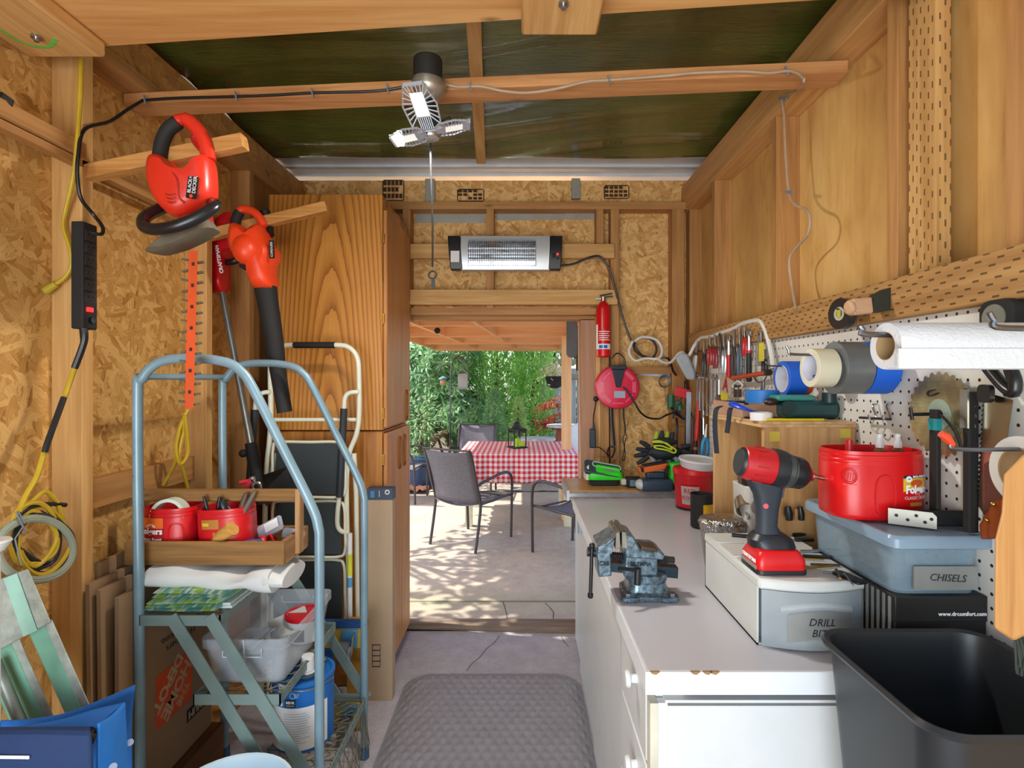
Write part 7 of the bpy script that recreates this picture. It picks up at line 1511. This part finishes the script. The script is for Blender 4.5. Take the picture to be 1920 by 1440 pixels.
# ---- bucket, can and pots at the far end
rbk = T('red_bucket', 'red bucket with a pale lid and a taped label at the back of the worktop', 'bucket', (.80, 2.50, CZ)); mr = Matrix.Translation((.80, 2.50, CZ+.0006))
O(B().lathe([(.001, 0), (.078, 0), (.08, .012), (.09, .16), (.094, .165), (.094, .185), (.088, .19), (.001, .19)], mr, 36), 'pail', red, rbk); O(B().lathe([(.079, 0), (.081, .012), (.079, .0125)], mr, 36), 'base_band', black, rbk)
O(B().grid(lambda u, v: (.80+(.083+.011*v)*math.cos(-2.5+.9*u), 2.50+(.083+.011*v)*math.sin(-2.5+.9*u), CZ+.03+.085*v), 12, 2), 'label', plain('dirty_label', '#b9a6a0', .6), rbk)
ml = lambda a, z: frame((.80+.0925*math.cos(a), 2.50+.0925*math.sin(a), z), (-math.sin(a), math.cos(a), 0), (0, 0, 1), (math.cos(a), math.sin(a), 0))
O(B().text('RED', .03, ml(-2.05, CZ+.093), .0004).text('ROSIN', .024, ml(-2.05, CZ+.062), .0004), 'handwriting', plain('red_ink', '#b8202c', .6), rbk)
TO(B().lathe([(.075, 0), (.08, .006), (.086, .03), (.09, .034), (.09, .042), (.08, .043), (.075, .036), (.001, .034)], rot((.815, 2.48, CZ+.192), .08, .05), 36), 'pail_lid', 'pale plastic lid lying on the red bucket', 'lid', glassy('pale_lid', '#dcdcdf', .9, .3))
bcn = T('ribbed_can', 'black ribbed can with a yellow label beside the shelf box', 'can', (.73, 2.17, CZ)); mk = Matrix.Translation((.728, 2.17, CZ+.0006))
O(B().lathe([(.001, 0)]+[(.043+.0015*(i % 2), .004+.005*i) for i in range(26)]+[(.045, .137), (.041, .137), (.04, .12), (.001, .12)], mk, 30), 'can', blackm, bcn, ang=60)
O(B().grid(lambda u, v: (.728+.0455*math.cos(-1.75+1.4*u), 2.17+.0455*math.sin(-1.75+1.4*u), CZ+.01+.09*v), 12, 1), 'label', plain('can_yellow', '#e8b414', .5), bcn)
# ---- chargers on the ledge
def at(px, py, z): return PZ(px, py, z)
gc = T('green_charger', 'lime green and grey battery charger at the left of the ledge', 'charger', (.42, 2.86, LZ)); gx, gy = .435, 2.86
O(B().loft([[V((gx+a*s, gy+b_*s, LZ+.0006+z)) for a, b_ in rrect(.17, .11, .02)] for z, s in ((0, .9), (.03, .92))]), 'base', blackm, gc, bevel=.003)
O(B().loft([[V((gx+a*s, gy+b_*s, LZ+.0306+z+.0*a)) for a, b_ in rrect(.19, .13, .025)] for z, s in ((0, .94), (.015, 1), (.04, .95))]), 'housing', green, gc, bevel=.004)
mg = frame((gx-.01, gy-.03, LZ+.085), V((1, 0, -.18)).normalized(), V((.05, .75, .66)).normalized(), V((.1, -.66, .74)).normalized())
O(B().prism(rrect(.20, .085, .02), mg @ Matrix.Translation((0, 0, -.016)), .024), 'lid', plain('charger_slate', '#33424a', .4), gc, bevel=.004); O(B().prism(rrect(.13, .05, .012), mg @ Matrix.Translation((.025, -.01, .004)), .008), 'face_panel', green, gc)
O(B().tube([mg @ V((x, y, .01)) for x, y in [(a+.02, b_+.018) for a, b_ in rrect(.15, .03, .012)]], .003, 5, True), 'trim_line', plain('mint_line', '#a8e0b8', .4), gc); O(B().bb(-.03, .03, -.006, .006, .0125, .0135, mg @ Matrix.Translation((.03, -.012, 0))), 'badge', grayp, gc)
O(B().loft([[V((gx-.105, gy-.05+.1*t, LZ+.03)) for t in (0, 1)]+[V((gx-.098, gy+.05-.1*t, LZ+.10)) for t in (0, 1)], [V((gx-.085, gy-.055+.11*t, LZ+.03)) for t in (0, 1)]+[V((gx-.085, gy+.055-.11*t, LZ+.11)) for t in (0, 1)]]), 'side_cap', plain('pale_cap', '#cfcabc', .5), gc, bevel=.004)
bc1 = T('battery_pack', 'small black and silver battery pack between the chargers on the ledge', 'battery', (.575, 2.80, LZ))
O(B().bb(.54, .62, 2.76, 2.83, LZ+.0006, LZ+.05), 'pack', blackm, bc1, bevel=.008); O(B().bb(.555, .615, 2.757, 2.761, LZ+.008, LZ+.04), 'plate', plain('steel_blue', '#7d97ad', .3, .5), bc1); O(B().bb(.515, .542, 2.78, 2.82, LZ+.01, LZ+.04), 'contact', plain('cream_plastic', '#c9c6b8', .5), bc1, bevel=.004)
dc1 = T('drill_charger', 'dark slate battery charger with a white rounded end at the front of the ledge', 'charger', (.63, 2.74, LZ)); 
slate = plain('slate_blue', '#2d4152', .4)
O(B().loft([[V((x, 2.70+b_*s, LZ+.0306+a*s)) for b_, a in rrect(.09, .06, .015)] for x, s in ((.60, .94), (.62, 1), (.735, 1), (.75, .92))]), 'housing', slate, dc1, bevel=.003)
O(B().ball((.597, 2.70, LZ+.03), (.028, .04, .027), 16), 'end_cap', plain('silver_white', '#c9ccca', .35), dc1)
O(B().bb(.628, .735, 2.69, 2.74, LZ+.06, LZ+.09), 'battery_dock', slate, dc1, bevel=.006); b = B()
for i in range(10): b.bb(.64+.009*i, .643+.009*i, 2.688, 2.69, LZ+.06, LZ+.068)
O(b, 'vent', black, dc1)
oc = T('orange_charger', 'orange and black battery pack lying on the dark slate charger', 'battery', (.66, 2.73, LZ+.092)); mo = rot((.665, 2.73, LZ+.115), 0, -.16, .05)
O(B().loft([[mo @ V((a*s, b_*s, z)) for a, b_ in rrect(.16, .07, .02)] for z, s in ((-.02, .95), (-.008, 1), (.01, .95))]), 'housing', plain('charger_orange', '#d8682c', .4), oc, bevel=.004); O(B().bb(-.05, .075, -.026, .026, .0105, .018, mo).bb(-.07, -.055, -.037, .03, -.012, .01, mo), 'black_panel', blackm, oc, bevel=.003)
wch = T('white_charger', 'white multi port battery charger leaning at the back of the ledge', 'charger', (.80, 2.88, LZ))
mw = frame((.80, 2.87, LZ+.002), (1, 0, 0), V((0, .25, 1)).normalized(), V((0, -1, .25)).normalized())
O(B().prism([(-.09, 0), (.09, 0), (.10, .15), (-.11, .15)], mw, .05), 'housing', plain('cool_white', '#cfdde6', .35), wch, bevel=.008); b = B()
for x in (-.045, .0): 
    for y in (.075, .115): b.prism(rrect(.022, .02, .005), mw @ Matrix.Translation((x, y, .05)), .002)
O(b, 'port', plain('port_navy', '#1f3450', .4), wch); O(B().tube(catmull([mw @ V((-.09, .12, .055)), mw @ V((-.05, .14, .055)), mw @ V((.02, .143, .055)), mw @ V((.04, .12, .055)), mw @ V((.03, .06, .06)), mw @ V((.0, .02, .06))], 5), .006, 8), 'lead', black, wch)
g2 = T('green_sprayer', 'bright green and black tool body next to the red bucket', 'power tool', (.80, 2.72, LZ))
O(B().loft([[V((.775+a*s, 2.735+b_*s, LZ+z)) for a, b_ in rrect(.085, .07, .02)] for z, s in ((.0006, .9), (.03, .95))]), 'base', blackm, g2, bevel=.003); O(B().loft([[V((.775+dx+a*s, 2.735+b_*s, LZ+z)) for a, b_ in rrect(.085, .07, .022)] for z, s, dx in ((.03, .95, 0), (.07, .82, .004), (.11, 1, .01), (.135, .9, .012))]), 'body', green, g2, bevel=.004)
O(B().tube(catmull([(.735, 2.69, LZ+.125), (.72, 2.685, LZ+.09), (.725, 2.69, LZ+.05), (.74, 2.69, LZ+.02)], 5), .010, 8), 'trigger_guard', black, g2)
# gloves on the white charger
gl = T('work_gloves', 'dark work gloves with lime trim piled on the white charger', 'gloves', (.74, 2.84, LZ+.155))
glm = plain('glove_black', '#20262e', .7, bump=.4, bs=90); limeg = plain('glove_lime', '#c8d62a', .6)
ctr = V((.745, 2.83, LZ+.185))
b = B().loft([[ctr+V((-.105+.21*i/10, .06*math.cos(a)*math.sin(PI*(i+.6)/11.2), -.008+.042*math.sin(a)*math.sin(PI*(i+.6)/11.2)+.006*math.sin(i*2+a))) for a in [2*PI*j/14 for j in range(14)]] for i in range(11)])
O(b, 'palm', glm, gl)
for i, (dx, dz, ax_, az) in enumerate(((-.08, .02, -.05, .03), (-.09, .0, -.06, .012), (-.095, -.015, -.065, -.01), (-.085, -.03, -.06, -.035), (.09, .02, .045, .01), (.095, .0, .05, -.012))):
    s0 = ctr+V((dx, -.02, dz)); O(B().tube([s0, s0+V((ax_*.5, -.01, az*.6)), s0+V((ax_, -.012, az))], [.014, .013, .009], 10), 'finger', glm, gl)
O(B().loft([[ctr+V((-.06+.13*i/8, -.01+.045*math.cos(a)*math.sin(PI*(i+.8)/9.6), .045+.026*math.sin(a)*math.sin(PI*(i+.8)/9.6))) for a in [2*PI*j/12 for j in range(12)]] for i in range(9)]), 'upper_palm', glm, gl)
for i in range(4):
    s0 = ctr+V((-.04+.028*i, 0, .06)); O(B().tube([s0, s0+V((.006, 0, .025)), s0+V((.008, 0, .045-.004*abs(i-1)))], [.013, .012, .008], 10), 'finger', glm if i % 2 else plain('glove_lime_dark', '#9fb02a', .6), gl)
O(B().tube(catmull([ctr+V(p_) for p_ in ((-.07, -.05, .05), (-.03, -.058, .055), (.02, -.06, .03), (.05, -.06, .01), (.04, -.062, -.005), (.0, -.062, .01), (-.05, -.06, .018), (-.06, -.058, .03), (-.02, -.06, .03), (.03, -.061, .012), (.0, -.06, .045))], 5, True), .0045, 6, True), 'cuff_trim', limeg, gl)
# ---- hand tools hung along the top of the pegboard
XT = XP-.03
wcab = B().tube(catmull([P(1278, 660, 2.88), P(1290, 668, 2.86), P(1302, 648, 2.84)]+[PX(px, py, XT+.005) for px, py in ((1314, 634), (1332, 631), (1352, 624), (1376, 616), (1395, 606), (1422, 601), (1432, 612), (1440, 635), (1447, 668), (1449, 690))], 5), .009, 8)
TO(wcab, 'white_cable', 'thick white cable drooping along the beam above the hanging tools', 'cable', plain('white_cord', '#d9d8d2', .5))
def hang(name, label, cat, px, top, bot, kind, hm=None, w=.02, lean=0):
    """a hand tool hanging flat against the pegboard, head up"""
    a, c = PX(px, top, XT), PX(px+lean, bot, XT); o = V((XT, c.y, c.z)); t = T(name, label, cat, o, 'hand tools on the pegboard')
    d = a-c; L_ = d.length; up = d.normalized(); sd = V((0, -1, 0)); sd = (sd-up*sd.dot(up)).normalized(); n_ = sd.cross(up)
    m = frame(c, sd, up, n_); g = lambda x, y, z=0: m @ V((x, y, z))
    if kind == 'pliers':
        O(B().prism([(-w*.55, L_*.62), (w*.55, L_*.62), (w*.3, L_), (-w*.3, L_)], m, .010), 'jaw', steel, t, bevel=.001); O(B().cyl(g(0, L_*.62, -.002), g(0, L_*.62, .013), w*.55, n=14), 'pivot', dsteel, t)
        for s in (-1, 1): O(B().tube(catmull([g(s*.004, L_*.6, .005), g(s*w*.9, L_*.4, .005), g(s*w*.95, L_*.2, .005), g(s*w*.6, 0, .005)], 4), .0075, 8), 'handle', hm or red, t)
    elif kind == 'wrench':
        O(B().beam(g(0, .01, .003), g(0, L_-.01, .003), .009, .005, n_), 'shank', steel, t)
        O(B().torus(frame(g(0, L_-.008, .003), sd, up, n_), .010, .0045, 16, 6), 'ring_end', steel, t); O(B().tube([g(-.010, -.004, .003), g(-.008, .008, .003), g(.008, .008, .003), g(.010, -.004, .003)], .0045, 6), 'open_end', steel, t)
    elif kind == 'driver':
        O(B().cyl(g(0, L_*.42, .005), g(0, L_, .005), .0035, n=8), 'shank', steel, t); O(B().tube([g(0, 0, .005), g(0, L_*.1, .005), g(0, L_*.36, .005), g(0, L_*.44, .005)], [.009, .012, .011, .006], 10), 'handle', hm or red, t)
    elif kind == 'adjustable':
        O(B().tube([g(0, L_*.58, .006), g(0, L_*.88, .006)], .007, 8), 'shank', steel, t); O(B().prism([(-.018, L_*.86), (.018, L_*.84), (.022, L_*.95), (.004, L_*.94), (-.004, L_*1.0), (-.024, L_*.99)], m, .010), 'jaw', steel, t, bevel=.001)
        O(B().tube([g(0, 0, .006), g(0, L_*.05, .006), g(0, L_*.55, .006)], [.009, .012, .011], 10), 'grip', hm or black, t); O(B().cyl(g(0, L_*.54, .006), g(0, L_*.59, .006), .0115, n=12), 'ring', red, t)
    elif kind == 'knife':
        O(B().prism([(-.016, L_*.5), (.016, L_*.5), (.02, L_), (-.02, L_)], m, .0015), 'blade', steel, t); O(B().beam(g(0, 0, .004), g(0, L_*.52, .004), .018, .012, n_), 'handle', hm or yellow, t, bevel=.003)
    elif kind == 'bar':
        O(B().beam(g(0, 0, .004), g(0, L_, .004), w, .008, n_), 'bar', hm or steel, t, bevel=.002); O(B().cyl(g(0, L_-.01, .008), g(0, L_-.01, .0095), .004, n=10), 'hole', ink, t)
    return t
cream_h = plain('cream_grip', '#cfcfc8', .4)
hang('slip_pliers', 'white handled pliers hanging farthest left below the white cable', 'pliers', 1311, 640, 702, 'pliers', cream_h, .016, -10)
hang('pliers', 'black handled pliers next to the white handled pair', 'pliers', 1322, 638, 706, 'pliers', black, .018)
hang('pliers', 'red handled pliers left of the wooden wall stud', 'pliers', 1333, 630, 684, 'pliers', plain('pliers_red', '#b01822', .35), .022)
hang('pliers', 'dark red handled pliers right below the white cable bend', 'pliers', 1343, 626, 690, 'pliers', plain('pliers_dark_red', '#8e1420', .35), .02)
hang('steel_file', 'dark steel file hanging right of the two red handled pliers', 'file', 1351, 624, 688, 'bar', dsteel, .014, 4)
hang('pliers', 'bare steel pliers right of the dark file', 'pliers', 1360, 626, 698, 'pliers', steel, .018)
hang('hammer_wrench', 'black headed red handled tool beside the bare steel pliers', 'wrench', 1369, 626, 722, 'adjustable', plain('grip_red', '#c01824', .4), .02)
hang('pliers', 'long dark handled pliers in the middle of the tool row', 'pliers', 1378, 618, 704, 'pliers', plain('dark_brown_grip', '#3b332f', .5), .018)
hang('pliers', 'blue grey handled long pliers right of the dark handled ones', 'pliers', 1389, 613, 706, 'pliers', plain('grip_blue_grey', '#55606c', .4), .018)
hang('snips', 'small red handled snips hanging high near the white cable', 'snips', 1399, 612, 667, 'pliers', plain('snip_red', '#c41a1a', .35), .014)
hang('adjustable_wrench', 'adjustable wrench with a long black grip and red ring', 'wrench', 1407, 616, 716, 'adjustable', plain('grip_black', '#1e2022', .5))
hang('putty_knife', 'steel scraper with a yellow label right of the adjustable wrench', 'scraper', 1427, 622, 686, 'bar', plain('scraper_steel', '#9a9c98', .35, .8), .03)
hang('scissors', 'black handled scissors under the right end of the white cable', 'scissors', 1436, 655, 704, 'pliers', black, .012)
yl = PX(1428, 660, XT-.012); TO(B().bb(yl.x-.002, yl.x, yl.y-.02, yl.y+.02, yl.z-.035, yl.z+.035), 'yellow_tag', 'yellow tag stuck on the steel scraper', 'tag', plain('tag_yellow', '#e0d01c', .5))
wr_l = ['longest combination wrench at the left of the lower row', 'second combination wrench from the left in the lower row', 'third combination wrench from the left in the lower row', 'fourth combination wrench from the left in the lower row', 'fifth combination wrench from the left in the lower row', 'sixth combination wrench from the left in the lower row', 'short combination wrench at the right end of the lower row']
for i, (px, t_, b_) in enumerate(((1308, 700, 775), (1313, 705, 768), (1319, 703, 782), (1326, 708, 778), (1332, 702, 760), (1338, 704, 756), (1345, 705, 748))): hang('combination_wrench', wr_l[i], 'wrench', px, t_, b_, 'wrench')
hang('screwdriver', 'thin dark screwdriver between wrenches and the triangle card', 'screwdriver', 1350, 712, 762, 'driver', plain('driver_brown', '#5a3a2c', .4))
ob = T('level_rod', 'orange red rod hanging level across the lower tools', 'rod', PX(1405, 708, XT-.02)); O(B().cyl(PX(1374, 709, XT-.02), PX(1438, 699, XT-.02), .009, n=12), 'rod', plain('rod_orange', '#c8481c', .4), ob); O(B().cyl(PX(1438, 699, XT-.02), PX(1443, 698, XT-.02), .012, n=10), 'end', black, ob)
tc = T('product_card', 'tilted card with a red letter shape and yellow foot in the tool row', 'card', PX(1362, 745, XT-.012))
mcx = frame(PX(1362, 722, XT-.014), V((0, -1, -.22)).normalized(), V((0, -.22, 1)).normalized(), (-1, 0, 0))
O(B().prism(rrect(.13, .075, .004), mcx, .003), 'card', plain('card_tan', '#b9a690', .7), tc); O(B().text('A', .085, mcx @ Matrix.Translation((0, 0, .0035)), .0004, bold=.003), 'lettering', plain('card_red', '#a81828', .6), tc); O(B().bb(-.045, .03, -.075, -.038, 0, .004, mcx), 'yellow_foot', plain('tag_yellow', '#e0d01c', .5), tc)
kc = T('key_ring', 'white ring with two dark keys hanging right of the tilted card', 'keys', PX(1384, 745, XT-.02)); O(B().tube(catmull([PX(1374, 722, XT-.02), PX(1384, 715, XT-.02), PX(1392, 722, XT-.02), PX(1388, 728, XT-.02), PX(1378, 728, XT-.02)], 5, True), .004, 6, True), 'ring', white, kc)
for px in (1379, 1387): O(B().beam(PX(px, 722, XT-.02), PX(px, 745, XT-.02), .014, .004), 'key', plain('key_brown', '#4a3a34', .4), kc)
TO(B().tube(catmull([PX(1413, 706, XT-.02), PX(1420, 716, XT-.02), PX(1431, 715, XT-.02), PX(1437, 706, XT-.02)], 5), .0025).tube([PX(1427, 708, XT-.02), PX(1427, 736, XT-.02)], .003).tube([PX(1431, 715, XT-.02), PX(1431, 738, XT-.02)], .006), 'coping_saw', 'wire bow tool hanging below the steel scraper', 'saw', dsteel)
# left cluster at the corner stud
gk = T('grey_case', 'grey plastic work light head hanging in the back right corner', 'work light', P(1290, 716, 2.80))
O(B().loft([[P(x, y, 2.86) for x, y in ((1266, 672), (1277, 660), (1290, 664), (1304, 698), (1303, 713), (1288, 712))], [P(x, y, 2.80) for x, y in ((1266, 672), (1277, 660), (1290, 664), (1304, 698), (1303, 713), (1288, 712))]]), 'housing', plain('lamp_grey', '#a7acb0', .45), gk, bevel=.01)
cp = lambda px, py, Y=2.92: P(px, py, Y)
TO(B().loft([[cp(1266, 724, Y), cp(1298, 732, Y), cp(1294, 750, Y), cp(1264, 742, Y)] for Y in (2.93, 2.90)]), 'red_case', 'red plastic case hanging under the grey work light', 'case', plain('coral_red', '#d8343c', .4), bevel=.005)
TO(B().tube([cp(1258, 740, 3.0), cp(1257, 768, 3.0)], [.022, .018], 12).tube([cp(1270, 752, 2.98), cp(1275, 768, 2.98)], [.02, .022], 12), 'garden_tool', 'green tool grips hanging behind the red plastic case', 'hand tool', plain('bottle_green', '#2f6a4a', .5))
sw = T('pry_bar', 'pale steel saw bar with a black tip left of the pegboard', 'saw', cp(1290, 850, 2.85)); O(B().loft([[cp(1287, 735, Y), cp(1296, 735, Y), cp(1294, 835, Y), cp(1286, 835, Y)] for Y in (2.86, 2.85)]), 'bar', plain('pale_steel', '#aebccc', .35, .5), sw); O(B().loft([[cp(1285, 832, Y), cp(1294, 832, Y), cp(1294, 846, Y), cp(1289, 850, Y), cp(1285, 846, Y)] for Y in (2.87, 2.84)]), 'tip', black, sw)
rl_ = T('bow_saw', 'long red handled pruning tool right of the pale steel bar', 'pruner', cp(1306, 855, 2.80)); O(B().tube([cp(1308, 752, 2.8), cp(1309, 775, 2.8), cp(1306, 820, 2.8), cp(1304, 828, 2.8)], [.005, .011, .012, .009], 10), 'handle', plain('pruner_red', '#d02a22', .4), rl_); O(B().tube([cp(1304, 826, 2.8), cp(1303, 856, 2.8)], [.012, .013], 10), 'grip', plain('dark_maroon', '#4a1418', .5), rl_); O(B().cyl(cp(1304, 838, 2.8), cp(1304, 843, 2.8), .0138, n=12), 'band', grayp, rl_)
bs2 = T('blue_shears', 'blue handled shears hanging left of the wooden shelf box', 'shears', cp(1322, 852, 2.72))
for s in (-1, 1): O(B().tube(catmull([cp(1322, 820, 2.72), cp(1322+s*4, 830, 2.72), cp(1321+s*5, 845, 2.72), cp(1320+s*4, 856, 2.72)], 4), .010, 8), 'handle', plain('cyan_blue', '#1f93cf', .4), bs2)
O(B().tube([cp(1322, 822, 2.72), cp(1325, 795, 2.72)], [.008, .003], 8), 'blade', white, bs2)
for i, (px, t_, b2, mt, lb) in enumerate(((1314, 785, 850, plain('dark_maroon', '#4a1418', .5), 'dark maroon tool shaft right of the red pruning tool'), (1319, 770, 815, steel, 'thin steel tool shaft above the blue shears'), (1299, 790, 860, plain('shaft_brown', '#4a3a30', .6), 'brown tool shaft left of the red pruning tool'))):
    TO(B().tube([cp(px, t_, 2.83), cp(px, b2, 2.83)], .007, 8), 'tool_shaft', lb, 'hand tool', mt, 'tools in the corner by the pegboard')
# ---- waste bin on a stool
bz0, bz1 = .62, .985; sx0, sx1, sy0, sy1 = .572, .90, .735, 1.055
wbn = T('waste_bin', 'black open waste bin in the lower right corner', 'waste bin', ((sx0+sx1)/2, (sy0+sy1)/2, bz0)); bcx, bcy = (sx0+sx1)/2, (sy0+sy1)/2
RR = lambda w, d, z, r=.05: [V((bcx+a, bcy+b_, z)) for a, b_ in rrect(w, d, r, 8)]
W_, D_ = sx1-sx0, sy1-sy0
O(B().loft([RR(.05, .05, bz0, .02), RR(W_*.8, D_*.8, bz0), RR(W_-.02, D_-.02, bz1-.012), RR(W_, D_, bz1-.008), RR(W_+.004, D_+.004, bz1-.002), RR(W_-.004, D_-.004, bz1+.004), RR(W_-.018, D_-.018, bz1), RR(W_-.026, D_-.026, bz1-.02), RR(W_*.8-.008, D_*.8-.008, bz0+.006), RR(.05, .05, bz0+.006, .02)]), 'bin', plain('bin_black', '#232629', .38, var=.05), wbn)
stl = T('work_stool', 'stool carrying the black waste bin at the end of the worktop', 'stool', (bcx, bcy, 0)); dkw = wood('stool_wood', '#6d4a2c', '#4d311b', 'Z')
O(B().bb(bcx-.15, bcx+.15, bcy-.14, bcy+.14, bz0-.03, bz0-.0006), 'seat', dkw, stl, bevel=.004)
for x in (-.12, .12):
    for y in (-.11, .11): O(B().bb(bcx+x-.016, bcx+x+.016, bcy+y-.016, bcy+y+.016, 0, bz0-.03), 'leg', dkw, stl)
# ---- anti fatigue mat
mx0, mx1, my0, my1 = -.572, .283, 1.02, 2.68; mcx_, mcy_ = (mx0+mx1)/2, (my0+my1)/2; hw, hd, rr = (mx1-mx0)/2, (my1-my0)/2, .13
def edge_d(x, y):
    ax, ay = abs(x-mcx_)-(hw-rr), abs(y-mcy_)-(hd-rr)
    return rr-(math.hypot(max(ax, 0), max(ay, 0))+min(max(ax, ay), 0))
vsm, idx, fsm = [], {}, []; nx, ny = 172, 332
def mh_(x, y):
    e = max(0, edge_d(x, y)); s = min(1, e/.075); h_ = .003+.016*(s*s*(3-2*s))
    u, v = (x/.046+y/.085), (x/.046-y/.085); fu, fv = abs(u-math.floor(u)-.5)*2, abs(v-math.floor(v)-.5)*2
    return h_+.0065*max(0, 1-max(fu, fv)*1.1)*min(1, e/.03)
for j in range(ny+1):
    for i in range(nx+1):
        x, y = mx0+(mx1-mx0)*i/nx, my0+(my1-my0)*j/ny
        if edge_d(x, y) >= -.004: idx[i, j] = len(vsm); vsm.append((x, y, mh_(x, y)))
for j in range(ny):
    for i in range(nx):
        q4 = [(i, j), (i+1, j), (i+1, j+1), (i, j+1)]
        if all(a in idx for a in q4): fsm.append(tuple(idx[a] for a in q4))
TO(B().add(vsm, fsm), 'floor_mat', 'grey diamond textured anti fatigue mat on the concrete floor', 'mat', plain('mat_grey', '#8d8c92', .33, var=.05), ang=60)
# ================================================================ light and camera
w = bpy.data.worlds.new('World'); bpy.context.scene.world = w; w.use_nodes = True
nt = w.node_tree; bg = nt.nodes['Background']
sk = nt.nodes.new('ShaderNodeTexSky'); sk.sky_type = 'NISHITA'; sk.sun_disc = False
sk.sun_elevation = math.radians(52); sk.sun_rotation = math.radians(-100); sk.air_density = 1.0; sk.dust_density = 1.5; sk.ozone_density = 1.0
nt.links.new(sk.outputs[0], bg.inputs[0]); bg.inputs[1].default_value = SKY
su = bpy.data.lights.new('Sun', 'SUN'); su.energy = SUN; su.angle = math.radians(.6); su.color = (1, .95, .86)
so = bpy.data.objects.new('Sun', su); C.objects.link(so); so.rotation_euler = V((-.55, .10, .80)).to_track_quat('Z', 'Y').to_euler()
# bright sunlit yard seen through the open front of the shed, low and to the left behind the photographer
ar = bpy.data.lights.new('OpenFront', 'AREA'); ar.shape = 'RECTANGLE'; ar.size = 1.6; ar.size_y = 1.5; ar.energy = FRONT; ar.color = (.90, .96, 1.0)
ao = bpy.data.objects.new('OpenFront', ar); C.objects.link(ao); ao.location = (-.62, -1.25, 1.0); ao.rotation_euler = V((-.28, -1, -.2)).to_track_quat('Z', 'Y').to_euler()
# the three panel shop light
for dx, dy, tx in ((-.06, -.05, .35), (.08, -.05, -.35)):
    pl_ = bpy.data.lights.new('ShopLight', 'AREA'); pl_.shape = 'DISK'; pl_.size = .09; pl_.energy = LAMP; pl_.color = (1, .95, .87)
    po = bpy.data.objects.new('ShopLight', pl_); C.objects.link(po); po.location = (HX+dx, HY+dy, 2.222); po.rotation_euler = V((tx, .12, 1)).to_track_quat('Z', 'Y').to_euler()
ca = bpy.data.cameras.new('Camera'); ca.sensor_width = 36; ca.lens = 36*F/1920; ca.shift_x = (960-CX)/1920; ca.shift_y = -(720-CY)/1920; ca.clip_start = .02
co = bpy.data.objects.new('Camera', ca); C.objects.link(co); co.location = (0, 0, CH); co.rotation_euler = (PI/2, 0, 0)
sc = bpy.context.scene; sc.camera = co
sc.view_settings.view_transform = 'Standard'; sc.view_settings.look = 'None'; sc.view_settings.exposure = EXPO; sc.view_settings.gamma = 1; sc.view_settings.use_curve_mapping = False
sc.cycles.max_bounces = 10; sc.cycles.diffuse_bounces = 6; sc.cycles.transparent_max_bounces = 12; sc.cycles.sample_clamp_indirect = 4
